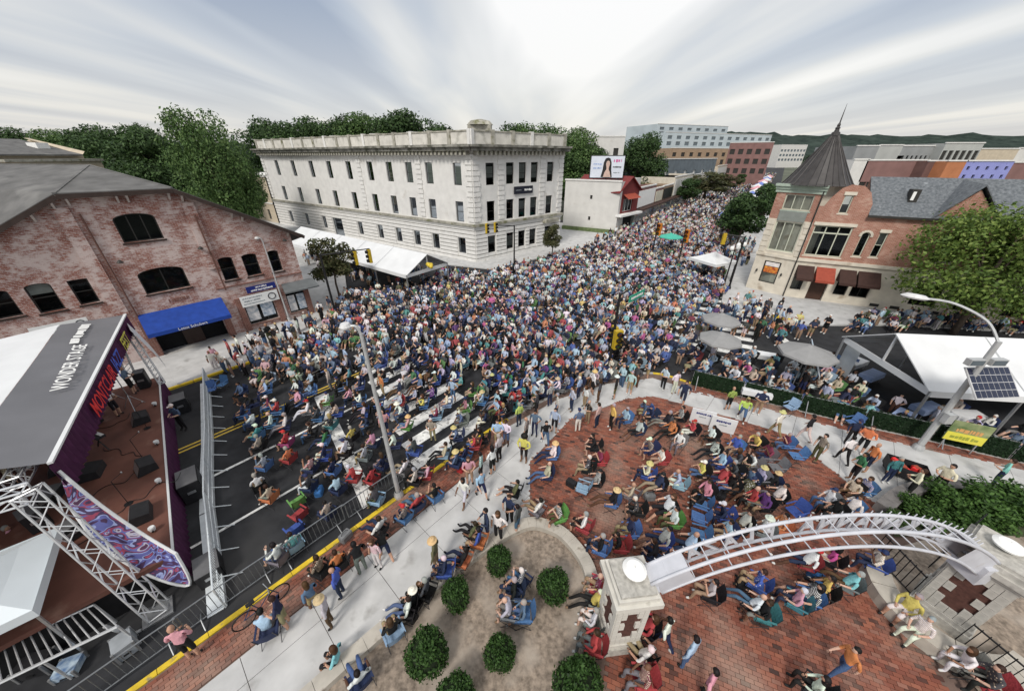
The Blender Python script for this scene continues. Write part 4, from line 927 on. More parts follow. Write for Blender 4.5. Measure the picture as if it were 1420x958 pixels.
r_=np.random.default_rng(77); blobs=[]
for i in range(900):
    y=260+r_.random()**1.3*1100; x=(r_.random()*2-1)*(y*1.75)
    t_=x*D55[0]+y*D55[1]; n_=x*N55[0]+y*N55[1]
    if -14<n_<34 and t_<520: continue
    s_=r_.uniform(5,9); blobs.append((x,y,s_*.8,s_,s_,s_*.9))
link('far_woods',quads_mesh('far_woods',leaf_cloud(blobs,52000,1.5,78,.4,.75),leaf_mat('leaf_far',[(.014,.028,.014),(.022,.042,.02),(.032,.056,.028)])),None,label='mass of far trees between the last buildings and the hills',cat='woods',kind='stuff')
LT='trees beyond the hall and the white building'
tree_px('shade_tree','tall full green tree standing right behind the brick hall roof','broad',258,140,52,.68)
tree_px('shade_tree','leafy tree filling the gap between hall roof and beige annex','broad',296,190,56,.62)
tree_px('shade_tree','dark tree beside the big green one, behind the hall','dark',205,172,64)
for u,v,Y,k in ((20,174,130,'dark'),(75,174,120,'broad'),(125,170,105,'dark'),(160,168,95,'dark'),(178,182,74,'dark')): tree_px('woodland_tree','dark leafy tree on the skyline behind the beige stone building',k,u,v,Y,1.15,group=LT)
for u,v,Y,k in ((365,158,100,'dark'),(405,156,96,'dark'),(435,162,105,'tall'),(470,154,98,'dark'),(505,150,96,'broad'),(540,148,96,'dark'),(575,150,98,'dark'),(602,165,105,'tall')): tree_px('woodland_tree','dark leafy tree on the skyline above the white building roof',k,u,v,Y,1.0,group='trees above the white building')
for u,v,Y,k in ((712,166,96,'dark'),(740,165,98,'broad'),(768,172,92,'dark'),(795,170,84,'broad'),(815,195,80,'dark')): tree_px('woodland_tree','dark leafy tree rising behind the avenue end of the white building',k,u,v,Y,1.0,group='trees behind the white building corner')
tree_px('round_tree','round dark tree between the billboard and the pale blue block','dark',892,180,100,.95)
tree_px('leaning_pine','thin dark tree with a bent top on the skyline left of the big green tree','tall',186,160,100,.35)
tree_px('street_tree','olive brown tree on the avenue in front of the slate blue building','olive',985,236,105,2.4)
tree_px('street_tree','dark tree standing before the dark and cream shopfronts','street',960,245,92,1.1); tree_px('street_tree','olive tree half way along the pale shops','olive',1008,240,125,2.2); tree_px('street_tree','thin dark tree near the far white shops','street',1050,236,185,1.3)
tree_px('street_tree','small dark tree before the white shop row farther up the avenue','street',1030,240,150,1.0)
for u,v,Y,l in ((1045,262,46,'dense dark street tree beside the turret'),(1030,275,54,'dark street tree behind the one beside the turret'),(1075,250,60,'dark street tree close against the turret wall')): tree_px('street_tree',l,'street',u,v,Y,1.0)
p=G(1320,458); tree('street_tree','large loose yellow green tree in front of the slate roofed building','near',32.2,22.6,1.12,.4,None,.1)
tree('street_tree','yellow green tree at the right end of the slate roofed building','near',38.5,22.6,.98,2.2,None,.1)
p=G(425,420); tree('street_tree','sparse olive tree between the brick hall and the long white tent','olive',-15.6,29.6,.72,1.0,None,.1)
p=G(745,362); tree('street_tree','small thin olive tree at the doorway of the white building','olive',5.0,43.6,.55,2.0,None,.1)
# clipped bushes in the planter, each its own ball of leaves
bcr=quads_mesh('foliage',leaf_cloud([(0,0,.62,.62,.62,.62)]+[(.42*math.cos(a)*math.sin(b),.42*math.sin(a)*math.sin(b),.62+.42*math.cos(b),.3,.3,.28) for a,b in [(i*2.4,.4+(i%5)*.5) for i in range(14)]],5200,.05,21,.3,.7),leaf_mat('leaf_bush',[(.012,.03,.008),(.025,.06,.012),(.04,.09,.02),(.06,.12,.03)]))
core=MB().lathe([(.05,.02),(.42,.25),(.54,.6),(.44,.95),(.05,1.14)],14).mesh('stem_or_shade_core',pm('bush_shade',(.010,.018,.006),1,.4,8),True)  # dark ball within the leaves, coloured as their inner shade, not a stalk
blabels=['large round clipped bush by the left stone edging','round bush next to the people seated on the planter edging','round bush beside the standing pair at the path','dark round bush nearest the curved planter edge','tapered bright green bush alone in mid bed','large dark bush beside the stone gate pillar','low bush at the foot of the planter, between two larger ones']
for (u,v,s,sz),l in zip(((592,906,1.0,1.15),(632,822,.78,.98),(692,775,.80,.98),(767,812,.84,1.1),(693,906,.74,1.15),(800,950,1.12,1.2),(632,965,.9,.9)),blabels):
    x,y=G(u,v,.7); e=thing('clipped_bush',l,'bush',(x,y,.14),rnd.uniform(0,6)); s*=.8; sz*=.82; e.scale=(s*rnd.uniform(.92,1.06),s*rnd.uniform(.92,1.06),sz); link('foliage',bcr,e); link('stem_or_shade_core',core,e)
# shrub bed at right
shl=['low spreading green shrub beside the low grey wall','dense green shrub in the bed behind the arch','bright green shrub in the middle of the shrub bed','dark green shrub at the foot of the arch','green shrub at the edge of the mulch','tall leafy shrub against the grey wall','rounded green shrub between two others in the bed','wide green shrub at the far end of the bed','small green shrub by the path wall']
smesh=quads_mesh('foliage',leaf_cloud([(math.cos(i*2.2)*.5*(i%3)*.5,math.sin(i*2.2)*.5*(i%3)*.5,.35+.2*(i%4),.42,.42,.35) for i in range(12)],2600,.07,33,.5,.3),leaf_mat('leaf_shrub',[(.018,.045,.01),(.04,.085,.018),(.06,.13,.025),(.09,.17,.04)]))
sstem=MB().tube([(0,0,0),(.05,.02,.5)],[.05,.02],6).mesh('stem_or_shade_core',m_bark)
for (u,v,s),l in zip(((1262,704,.8),(1300,700,1.05),(1345,706,1.25),(1330,728,.9),(1290,725,.85),(1390,704,1.3),(1375,728,1.05),(1440,720,1.4),(1240,722,.6)),shl):
    x,y=G(u,v,.3); e=thing('shrub',l,'shrub',(x,y,.14),rnd.uniform(0,6)); e.scale=(s*.85,s*.85,s*.75); link('foliage',smesh,e); link('stem_or_shade_core',sstem,e)
# ================================================================ STAGE
m_steel=pm('galvanised_steel',(.42,.43,.44),.35,.12,6,metal=.7); m_alu=pm('aluminium_truss',(.62,.63,.64),.35,.1,6,metal=.6)
m_blk=pm('black_paint',(.014,.014,.015),.45,.2,5); m_blkc=pm('black_case',(.02,.02,.022),.6,.25,6)
m_purple=pm('purple_cloth',(.062,.014,.05),.85,.2,2.5,.1)
m_tentw=pm('white_tent_vinyl',(.64,.65,.655),.5,.06,1.0,.05); m_tentg=pm('grey_tent_vinyl',(.15,.15,.16),.55,.08,.9,.05)
m_deck=pm('stage_deck',(.15,.065,.048),.6,.3,.9,.1,detail=8,dirt=(.7,.6,(.28,.17,.13)))
def graffiti():
    m,t,b=node_mat('graffiti_cloth'); b.inputs['Roughness'].default_value=.7
    co=t.nodes.new('ShaderNodeTexCoord'); n=t.nodes.new('ShaderNodeTexNoise'); n.inputs['Scale'].default_value=1.3; n.inputs['Detail'].default_value=1.5; n.inputs['Distortion'].default_value=2.6
    t.links.new(co.outputs['Object'],n.inputs[0]); r=t.nodes.new('ShaderNodeValToRGB'); t.links.new(n.outputs[0],r.inputs[0]); e=r.color_ramp; e.interpolation='CONSTANT'
    cs=[(0,(.05,.02,.07)),(.36,(.10,.11,.32)),(.43,(.30,.35,.60)),(.47,(.06,.03,.09)),(.52,(.30,.05,.10)),(.57,(.12,.13,.36)),(.62,(.45,.42,.5)),(.66,(.09,.03,.08))]
    e.elements[0].color=(*cs[0][1],1); e.elements[1].position=cs[-1][0]; e.elements[1].color=(*cs[-1][1],1)
    for p,c in cs[1:-1]: q=e.elements.new(p); q.color=(*c,1)
    t.links.new(r.outputs[0],b.inputs['Base Color']); return m
m_graf=graffiti()
SRZ=math.atan2(-.729,.684)
stage=thing('concert_stage','covered concert stage with grey roof, purple fascia and reddish deck','stage',(-12.9,9.1,0),SRZ)
def sw(x,y,z=0):
    c,s=math.cos(SRZ),math.sin(SRZ); return (-12.9+x*c-y*s,9.1+x*s+y*c,z)
MB().box(-8.6,4.3,-6.5,0,1.05,1.2).build('deck',m_deck,stage)
MB().box(-8.6,4.3,-.03,.03,1.2,1.24).build('deck_edge',m_tentw,stage)
MB().box(-8.5,4.2,-6.4,-.3,.0,1.04).build('understage',m_blk,stage)
def pleats(x0,y0,x1,y1,zt0,zb0,zt1,zb1,n,amp,mat,name,parent,bul=.0):
    mb=MB(); d=Vector((x1-x0,y1-y0)); nn=Vector((-d.y,d.x)).normalized(); 
    for i in range(n+1):
        f=i/n; a=amp*(1 if i%2 else -1)
        for k in range(3):
            g=k/2; p=Vector((x0,y0))+d*f+nn*(a*(.4+.6*g)+bul*math.sin(g*PI)); zt=zt0+(zt1-zt0)*f; zb=zb0+(zb1-zb0)*f
            mb.v.append((p.x,p.y,zt+(zb-zt)*g))
    for i in range(n):
        for k in range(2): a=i*3+k; mb.f.append((a,a+1,a+4,a+3)); mb.m.append(0)
    return mb.build(name,mat,parent)
pleats(4.3,.03,-8.6,.03,1.2,0,1.2,0,90,.05,m_purple,'skirt',stage)
fa=pleats(2.9,-1.15,-9.2,0,4.55,3.55,4.55,3.75,84,.05,m_purple,'fascia',stage)
m_tred=pm('red_letters',(.65,.03,.03),.6,.1,4); m_tblue=pm('blue_letters',(.06,.12,.55),.6,.1,4); m_tyel=pm('yellow_letters',(.62,.58,.08),.6,.1,4)
fd=Vector((12.1,-1.15,0)).normalized()
def fpt(s,z): p=Vector((-9.2,0,z))+fd*s; return (p.x-.0,p.y+.12,p.z)
# lettering reads from the audience: x axis runs towards the far end
for tx,s,m,sz in (('MONTCLAIR',7.15,m_tred,.82),('JAZZ',4.65,m_tblue,.82),('FEST',2.55,m_tyel,.82)):
    text_on(tx,sz,fpt(s,4.1),(-fd.x,-fd.y,0),(0,0,1),m,fa,.004,.004,sx=.70)
# roof skins, slightly sagging
def skin(name,A,B,C_,D_,sag,mat,parent,n=8,m=5):
    A,B,C_,D_=map(Vector,(A,B,C_,D_)); mb=MB()
    for i in range(n+1):
        for j_ in range(m+1):
            f,g=i/n,j_/m; p=(A*(1-f)+B*f)*(1-g)+(D_*(1-f)+C_*f)*g; p.z-=sag*math.sin(f*PI)*.4+sag*math.sin(g*PI)*.6*(.6+.4*math.sin(f*17)); mb.v.append(tuple(p))
    for i in range(n):
        for j_ in range(m): a=i*(m+1)+j_; mb.f.append((a,a+1,a+m+2,a+m+1)); mb.m.append(0)
    return mb.build(name,mat,parent,smooth=True)
vis=skin('roof_visor',(2.7,-1.1,4.57),(-9.25,.02,4.57),(-8.3,-1.9,4.95),(2.25,-2.6,4.95),.08,m_tentg,stage,24)
skin('roof_skin',(2.25,-2.62,4.97),(-8.3,-1.92,4.97),(-6.2,-8,5.1),(2.2,-8,5.1),.15,m_tentw,stage,12)
va=Vector((2.7+9.25,-1.12,0)).normalized(); vb=Vector((0,-1.65,.38)).normalized()
text_on('WONDER STAGE',.52,(-3.4,-1.2,4.80),(-va.x,-va.y,0),(0,-.97,.22),m_white,vis,.003,.004)
marks(vis,2.3,.28,(-6.9,-1.25,4.82),(-va.x,-va.y,0),(0,-.97,.22),m_white)
MB().bar((-9.2,0,4.6),(2.75,-1.12,4.6),.1,.06).build('roof_hem',m_tentw,stage)
# wings: cloth swept from the roof corner down to the deck corner
def ribbon(name,P,Q,mat,parent):
    P=smooth_path(P,5); Q=smooth_path(Q,5); mb=MB(); mb.v=[tuple(p) for p in P]+[tuple(p) for p in Q]; n=len(P)
    for i in range(n-1): mb.f.append((i,i+1,n+i+1,n+i)); mb.m.append(0)
    return mb.build(name,mat,parent,smooth=True)
ribbon('wing',[(2.75,-1.1,4.3),(3.3,-.75,3.1),(3.9,-.3,2.0),(4.5,.12,1.4)],[(2.95,-1.3,3.3),(3.7,-1.1,2.2),(4.3,-.6,.9),(4.7,.0,.2)],m_graf,stage)
MB().tube(smooth_path([(2.75,-1.1,4.3),(3.3,-.75,3.1),(3.9,-.3,2.0),(4.5,.12,1.4)],5),.04,6).build('wing_hem',m_tentw,stage)
MB().tube(smooth_path([(2.95,-1.3,3.3),(3.7,-1.1,2.2),(4.3,-.6,.9),(4.7,.0,.2),(4.5,.12,1.4)],5),.04,6).build('wing_hem',m_tentw,stage)
ribbon('wing',[(-8.4,0,4.4),(-8.9,.15,3.4),(-9.35,.3,2.0),(-9.5,.35,.1)],[(-7.8,.05,4.2),(-8.4,.2,3.0),(-8.95,.35,1.7),(-9.2,.4,.1)],m_tentw,stage)
def truss(p,q,w,mat,parent,name='truss',n=None,r=.028):
    p,q=Vector(p),Vector(q); d=(q-p); Ln=d.length; d/=Ln; u=Vector((0,0,1)) if abs(d.z)<.8 else Vector((0,1,0)); a=d.cross(u).normalized(); b=a.cross(d); mb=MB()
    co=[(i*a+j_*b)*w/2 for i,j_ in((-1,-1),(1,-1),(1,1),(-1,1))]
    for c in co: mb.tube([p+c,q+c],r,6)
    n=n or max(2,int(Ln/w))
    for k in range(n):
        for i in range(4):
            c0,c1=co[i],co[(i+1)%4]
            if k%2: c0,c1=c1,c0
            mb.tube([p+d*Ln*k/n+c0,p+d*Ln*(k+1)/n+c1],r*.55,4,cap=False)
    for k in (0,n):
        for i in range(4): mb.tube([p+d*Ln*k/n+co[i],p+d*Ln*k/n+co[(i+1)%4]],r*.7,4)
    return mb.build(name,mat,parent)
truss((4.85,-.75,.05),(3.35,-1.5,4.4),.42,m_alu,stage); truss((3.35,-1.5,4.35),(3.1,-3.6,4.5),.36,m_alu,stage)
truss((-8.3,-1.0,.1),(-8.3,-.6,4.4),.3,m_alu,stage); truss((-7.6,.1,1.2),(-8.9,-.2,4.0),.22,m_alu,stage); truss((2.6,-1.85,4.3),(-9,-.75,4.3),.3,m_alu,stage)
truss((2.3,-6.4,.1),(2.3,-6.4,5.0),.3,m_alu,stage); truss((-6.3,-6.4,.1),(-6.3,-6.4,5.0),.3,m_alu,stage)
MB().box(-8.4,2.2,-6.6,-6.5,1.2,4.6).build('backdrop',m_blk,stage)
mb=MB(); mb.box(4.55,5.15,-1.1,-.45,0,.06); mb.build('truss_base',m_steel,stage)
# stage gear, each piece a thing of its own
def wedge(x,y,rz,label,z=1.2,s=1.0):
    w=sw(x,y,z); e=thing('stage_monitor',label,'speaker',w,SRZ+rz,'wedge monitors on the stage deck')
    MB().add([(-.35*s,-.3*s,0),(.35*s,-.3*s,0),(.35*s,.3*s,0),(-.35*s,.3*s,0),(-.35*s,-.12*s,.38*s),(.35*s,-.12*s,.38*s),(.35*s,.3*s,.3*s),(-.35*s,.3*s,.3*s)],[(3,2,1,0),(4,5,6,7),(0,1,5,4),(1,2,6,5),(2,3,7,6),(3,0,4,7)]).build('cabinet',m_blkc,e)
    MB().add([(-.31*s,-.29*s,.04*s),(.31*s,-.29*s,.04*s),(.31*s,-.135*s,.36*s),(-.31*s,-.135*s,.36*s)],[(0,1,2,3)]).build('grille',m_steel,e); e.location.z+=.005
wl='black wedge monitor lying on the red stage deck'
for x,y,r in ((2.0,-.7,0),(-.6,-.55,.2),(-2.8,-2.9,.1),(-1.6,-2.0,-.2),(-4.4,-.7,.1)): wedge(x,y,r,wl)
def spk(x,y,z,w,d,h,label,rz=0.0):
    e=thing('speaker_cabinet',label,'speaker',sw(x,y,z),SRZ+rz); MB().box(-w/2,w/2,-d/2,d/2,.03,h).build('cabinet',m_blkc,e)
    MB().box(-w/2+.05,w/2-.05,d/2,d/2+.02,.08,h-.05).build('grille',m_blk,e); MB().box(-w/2,w/2,-d/2,d/2,h,h+.02).build('lid',pm('grey_lid',(.12,.12,.125),.6),e)
    for a in (-1,1): MB().box(a*w/2-.02,a*w/2+.02,-.12,.12,h*.5,h*.5+.1).build('handle',m_steel,e)
spk(.45,.42,0,1.0,.6,.9,'black bass cabinet with grey lid on the road before the stage'); spk(4.6,.5,0,.8,.6,.55,'low black cabinet on the road at the near stage corner')
spk(-5.0,-4.6,1.2,.7,.5,.75,'small black amplifier at the back of the stage deck'); spk(-6.4,.45,0,.8,.6,.8,'black bass cabinet by the far end of the stage front')
# drum kit
dk=thing('drum_kit','drum kit with pale drums and brass cymbals at the rear of the stage','drum kit',sw(-4.2,-3.6,1.2),SRZ)
for x,y,r,h0,h1,m in ((0,0,.28,.02,.5,m_blkc),(.5,.25,.18,.45,.68,m_white),(-.45,.3,.18,.5,.7,m_white),(.55,-.35,.22,.02,.45,m_white)): MB().lathe([(.001,h0),(r,h0),(r,h1),(.001,h1)],14,(x,y,0)).build('drum',m,dk)
m_brass=pm('brass',(.55,.40,.14),.3,.1,5,metal=.9)
for x,y in ((.8,.1),(-.8,.2),(-.5,-.5)): MB().lathe([(.001,1.05),(.22,1.02),(.22,1.015),(.001,1.03)],14,(x,y,0)).build('cymbal',m_brass,dk); MB().tube([(x,y,0),(x,y,1.03)],.015,5).build('stand',m_steel,dk)
kb=thing('keyboard','keyboard on a crossed stand on the stage deck','keyboard',sw(-3.2,-1.8,1.2),SRZ+.5)
MB().box(-.65,.65,-.16,.16,.85,.95).build('body',m_blkc,kb); MB().box(-.6,.6,.02,.15,.95,.965).build('keys',m_white,kb); mb=MB(); mb.bar((-.4,0,0.02),(.4,0,.84),.04); mb.bar((.4,.03,.02),(-.4,.03,.84),.04); mb.build('stand',m_blk,kb)
for x,y in ((-1.2,-.6),(-3.6,-.5),(1.0,-1.0)):
    ms=thing('microphone_stand','thin black microphone stand on the stage deck','microphone stand',sw(x,y,1.2),SRZ,'microphone stands on the deck')
    MB().lathe([(.001,0),(.14,0),(.14,.02),(.001,.03)],12).build('base',m_blk,ms); MB().tube([(0,0,.02),(0,0,1.3),(0,.35,1.5)],.012,5).build('pole',m_blk,ms); MB().lathe([(.001,-.06),(.03,-.02),(.03,.03),(.001,.05)],8,(0,.37,1.52)).build('microphone',m_steel,ms)
# deck clutter: amplifiers, racks, coiled leads, floor lights
clut=[(-5.4,-2.2,.55,.45,.6,'black combo amplifier beside the keyboard'),(-6.4,-3.6,.6,.5,1.0,'tall black rack case behind the drum kit'),(-2.2,-4.4,.5,.4,.5,'small black amplifier under the fascia'),(.2,-3.0,.6,.45,.7,'black cabinet at mid stage'),(1.4,-2.2,.5,.4,.45,'low black cabinet near the wing cloth'),(-7.4,-3.2,.8,.5,1.2,'tall black speaker stack at the far rear of the deck'),(-7.8,-.5,.5,.4,.9,'black speaker at the far front of the deck'),(-1.0,-2.9,.7,.5,.35,'flat black case on the deck')]
for x,y,w,d,h,l in clut: spk(x,y,1.2,w,d,h,l,rnd.uniform(-.5,.5))
for k,(x,y) in enumerate(((-.3,-1.6),(-2.4,-1.2),(1.9,-1.9),(-4.9,-1.9),(.9,-.5))):
    e=thing('stage_cable','black cable snaking over the red deck','cable',sw(x,y,1.2),SRZ+rnd.uniform(0,6),'cables lying on the stage deck'); MB().tube(smooth_path([(i*.28-1,rnd.uniform(-.25,.25),.012) for i in range(8)],4),.012,5).build('lead',m_blk,e)
for k,(x,y) in enumerate(((2.9,-.4),(.6,-.2),(-2.0,-.2),(-5.4,-.2))):
    e=thing('floor_light','small white floor light at the deck edge','light fixture',sw(x,y,1.24),SRZ,'floor lights along the deck edge'); MB().lathe([(.001,.02),(.07,.02),(.09,.12),(.08,.16),(.001,.14)],10).build('lamp_can',m_tentw,e); MB().box(-.1,.1,-.02,.02,0,.06).build('yoke',m_blk,e)
for x,y in ((-5.9,-.9),(-6.9,-1.6),(-7.6,-2.6)):
    e=thing('light_stand','steel tripod light stand near the far end of the deck','light stand',sw(x,y,1.2),SRZ,'light stands at the far end of the stage'); MB().tube([(0,0,.4),(0,0,2.2)],.02,6).build('pole',m_steel,e)
    for a in range(3): MB().tube([(0,0,.7),(.4*math.cos(a*2.1),.4*math.sin(a*2.1),.01)],.014,5).build('leg',m_steel,e)
    MB().box(-.3,.3,-.1,.1,2.1,2.3).build('lamp_bar',m_blkc,e)
# ---------------- backstage: tent, ramp, cases
def canopy(name,label,x,y,rz,w,d,he,hp,mat,group=None,val=.25,legs=True,z=0):
    e=thing(name,label,'canopy tent',(x,y,z),rz,group); a,b=w/2,d/2; mb=MB(); n=6
    for sx,sy,ex,ey in ((-a,-b,a,-b),(a,-b,a,b),(a,b,-a,b),(-a,b,-a,-b)):
        o=len(mb.v)
        for i in range(n+1):
            f=i/n
            for g in (0,.35,.7,1):
                px=(sx+(ex-sx)*f)*(1-g); py=(sy+(ey-sy)*f)*(1-g); mb.v.append((px,py,he+(hp-he)*(g**1.25)-.05*math.sin(f*PI)*(1-g)))
        for i in range(n):
            for k in range(3): q=o+i*4+k; mb.f.append((q,q+4,q+5,q+1)); mb.m.append(0)
    mb.build('roof',mat,e,smooth=False)
    mb=MB()
    for sx,sy,ex,ey in ((-a,-b,a,-b),(a,-b,a,b),(a,b,-a,b),(-a,b,-a,-b)): mb.add([(sx,sy,he+.0),(ex,ey,he),(ex*1.005,ey*1.005,he-val),(sx*1.005,sy*1.005,he-val)],[(0,3,2,1)])
    mb.build('valance',mat,e)
    if legs:
        for sx in(-1,1):
            for sy in(-1,1): MB().bar((sx*(a-.05),sy*(b-.05),0),(sx*(a-.05),sy*(b-.05),he-.02),.05).build('leg',m_steel,e)
    return e
c1=Vector((-11.15,4.1)); c2=Vector((-12.85,6.1)); dd=(c2-c1).normalized(); dn=Vector((-dd.y,dd.x)); 
ct=c1+dd*1.35+dn*1.5
canopy('backstage_tent','pale blue grey pop-up tent beside the near stage truss',ct.x,ct.y,math.atan2(dd.y,dd.x),2.7,3.0,2.25,3.0,pm('pale_tent',(.60,.65,.68),.5,.04,1))
rp=thing('access_ramp','aluminium ramp with rungs and handrails leading up to the backstage','ramp',G(80,905)+(0,),0)
rb=Vector(rp.location); P=lambda u,v,z:Vector((*G(u,v,z),z))-rb
A1,B1=P(163,868,.95),P(-60,975,.95); A2,B2=P(130,838,.95),P(-60,925,.95)
MB().tube([A1,B1],.04,6).build('rail',m_alu,rp); MB().tube([A2,B2],.03,6).build('rail',m_alu,rp)
for k in range(17): f=k/16; MB().tube([A1+(B1-A1)*f,A2+(B2-A2)*f],.018,5).build('rung',m_alu,rp)
A3=A2-Vector((0,0,.3)); B3=B2-Vector((0,0,.3)); MB().tube([A3+Vector((-.1,.15,.5)),B3+Vector((-.1,.15,.5))],.03,6).build('handrail',m_alu,rp)
for p in (A1,A2,(A1+B1)/2,(A2+B2)/2): MB().tube([p,(p.x+.1,p.y,.01)],.03,6).build('leg',m_alu,rp)
MB().tube([P(145,868,.9),P(182,880,.05),P(196,873,.05)],.045,6).build('strut',m_alu,rp)
def case(u,v,w,d,h,mat,label,rz=0.0,z0=0):
    x,y=G(u,v,z0+h/2); e=thing('equipment_case',label,'case',(x,y,z0),rz); MB().box(-w/2,w/2,-d/2,d/2,0.04,h*.62).build('body',mat,e); MB().box(-w/2-.01,w/2+.01,-d/2-.01,d/2+.01,h*.64,h).build('lid',mat,e)
    for sx in (-1,1):
        for sy in (-1,1): MB().box(sx*w/2-.03,sx*w/2+.03,sy*d/2-.03,sy*d/2+.03,.0,h+.01).build('corner_trim',m_steel,e)
    MB().box(-.08,.08,-d/2-.05,-d/2-.012,h*.4,h*.48).build('handle',m_blk,e)
m_gcase=pm('grey_case',(.27,.29,.31),.55,.2,3)
case(92,815,.7,.5,.55,m_gcase,'grey flight case open beside the ramp',.5); case(118,800,.5,.4,.5,m_tentw,'small white case near the stage truss',.2); case(85,838,.9,.6,.4,m_gcase,'long grey case lying under the pale tent edge',.7)
case(172,893,.45,.6,.55,m_gcase,'grey padded case standing on the road beyond the ramp',.9); case(125,845,.8,.5,.6,m_tentw,'white plastic crate beside the ramp head',.6); case(70,790,1.2,.5,.7,m_blkc,'black trunk under the near stage corner',.75)
case(50,920,.7,.5,.5,m_blkc,'black case below the ramp by the blue cloth',.3); case(95,925,.5,.5,.3,pm('blue_cloth',(.12,.22,.42),.8,.3,4,col2=[.5,.6,.65]),'blue and white bundle below the ramp',.4)
cb=thing('cable_coil','coil of black cable lying by the cases','cable',G(95,800,.6)+(.02,),0); MB().tube([((.26+.02*math.sin(i*.9))*math.cos(i*.5),(.26+.02*math.sin(i*.9))*math.sin(i*.5),.03+i*.0022) for i in range(50)],.02,5).build('loops',m_blk,cb)
# ================================================================ BARRIERS
def bike_rack(name,label,group,mat,L_=2.2,h=1.05,nb=15):
    e=thing(name,label,'barrier',(0,0,0),0,group); mb=MB()
    mb.tube(smooth_path([(-L_/2,0,.18),(-L_/2,0,h-.12),(-L_/2+.1,0,h),(L_/2-.1,0,h),(L_/2,0,h-.12),(L_/2,0,.18)],4),.021,6); mb.tube([(-L_/2,0,.18),(L_/2,0,.18)],.018,6); mb.build('frame',mat,e)
    for k in range(nb): x=-L_/2+L_*(k+1)/(nb+1); MB().tube([(x,0,.18),(x,0,h-.005)],.009,4).build('bar',mat,e)
    for x in (-L_/2+.3,L_/2-.3): MB().tube(smooth_path([(x,-.3,.03),(x,-.05,.2),(x,.05,.2),(x,.3,.03)],3),.018,5).build('foot',mat,e)
    return e
rackg='steel crowd barriers along the yellow kerb'
rack=bike_rack('crowd_barrier','dark grey steel crowd barrier with upright bars along the yellow kerb',rackg,pm('dull_steel',(.20,.21,.22),.45,.2,5,metal=.5))
ts=[-8.2,-5.95,-3.7,-1.45,.8,3.05]
for i,t in enumerate(ts):
    o=rack if i==0 else copy_tree(rack); x,y=RN(t+rnd.uniform(-.05,.05),9.62+rnd.uniform(-.05,.05)); o.location=(x,y,.0); o.rotation_euler=(0,0,R(48+rnd.uniform(-2,2)))
m_mesh=pm('pale_mesh_steel',(.62,.66,.68),.45,.1,5,metal=.2)
stg='pale steel barriers in front of the stage'
sb=thing('stage_barrier','pale steel mesh barrier panel on flat feet facing the stage','barrier',(0,0,0),0,stg)
mb=MB(); L_=2.2
mb.tube([(-L_/2,0,.05),(-L_/2,0,1.15),(L_/2,0,1.15),(L_/2,0,.05),(-L_/2,0,.05)],.025,6); mb.tube([(-L_/2,0,.6),(L_/2,0,.6)],.02,5); mb.build('frame',m_mesh,sb)
for k in range(18): x=-L_/2+L_*(k+1)/19; MB().tube([(x,0,.05),(x,0,1.15)],.009,4).build('bar',m_mesh,sb)
MB().box(-L_/2,L_/2,-.42,-.04,.02,.05).build('tread',m_mesh,sb); MB().box(-L_/2,L_/2,.02,.05,.06,.3).build('kick_plate',m_mesh,sb)
for x in (-.9,.2): MB().tube([(x,.03,.4),(x,.5,.03)],.02,5).build('brace',m_mesh,sb)
pA,pB=Vector(G(286,520,.45)),Vector(G(305,832,.45)); bend=[pA,Vector(G(290,600,.45)),Vector(G(288,680,.45)),Vector(G(298,760,.45)),pB]
pp=dens([tuple(q) for q in bend],.2); tot=0; seg=[]; cur=[pp[0]]
Ltot=sum(math.dist(a,b) for a,b in zip(pp[:-1],pp[1:])); npan=7
def along(s):
    acc=0
    for a,b in zip(pp[:-1],pp[1:]):
        l=math.dist(a,b)
        if acc+l>=s: f=(s-acc)/l; return Vector((a[0]+(b[0]-a[0])*f,a[1]+(b[1]-a[1])*f))
        acc+=l
    return Vector(pp[-1])
for i in range(npan):
    a,b=along(Ltot*i/npan),along(Ltot*(i+1)/npan); o=sb if i==0 else copy_tree(sb); c=(a+b)/2; o.location=(c.x,c.y,0); o.rotation_euler=(0,0,math.atan2(b.y-a.y,b.x-a.x)); k=(b-a).length/2.24; o.scale=(k,1,1)
# green hedge screens on steel feet along the cross street
hg=thing('hedge_screen','steel barrier panel covered in dark green artificial hedge','hedge screen',(0,0,0),0,'green hedge screens along the cross street')
V=leaf_cloud([(x*.22-1.0,0,z*.22+.15,.16,.09,.16) for x in range(10) for z in range(5)],3400,.05,44,.2,.4); link('foliage',quads_mesh('foliage',V,leaf_mat('leaf_hedge',[(.006,.02,.008),(.012,.035,.012),(.02,.05,.018)])),hg)
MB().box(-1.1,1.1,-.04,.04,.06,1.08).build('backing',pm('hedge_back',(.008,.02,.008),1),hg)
mb=MB(); mb.tube([(-1.12,0,.03),(-1.12,0,1.12),(1.12,0,1.12),(1.12,0,.03)],.02,5); mb.build('frame',m_steel,hg)
MB().tube([(-.9,-.02,.8),(-.9,-.5,.02),(-.9,-.62,.02)],.02,5).build('brace',m_steel,hg)
hp_=[G(957,533,.1),G(1080,562,.1),G(1200,591,.1),G(1310,615,.1),G(1420,642,.1),G(1520,664,.1)]
pp=dens(hp_,.2); Ltot=sum(math.dist(a,b) for a,b in zip(pp[:-1],pp[1:])); npan=int(Ltot/2.28)
for i in range(npan):
    a,b=along(Ltot*i/npan),along(Ltot*(i+1)/npan); o=hg if i==0 else copy_tree(hg); c=(a+b)/2; o.location=(c.x,c.y,.1); o.rotation_euler=(0,0,math.atan2(b.y-a.y,b.x-a.x)); o.scale=((b-a).length/2.3,1,1)
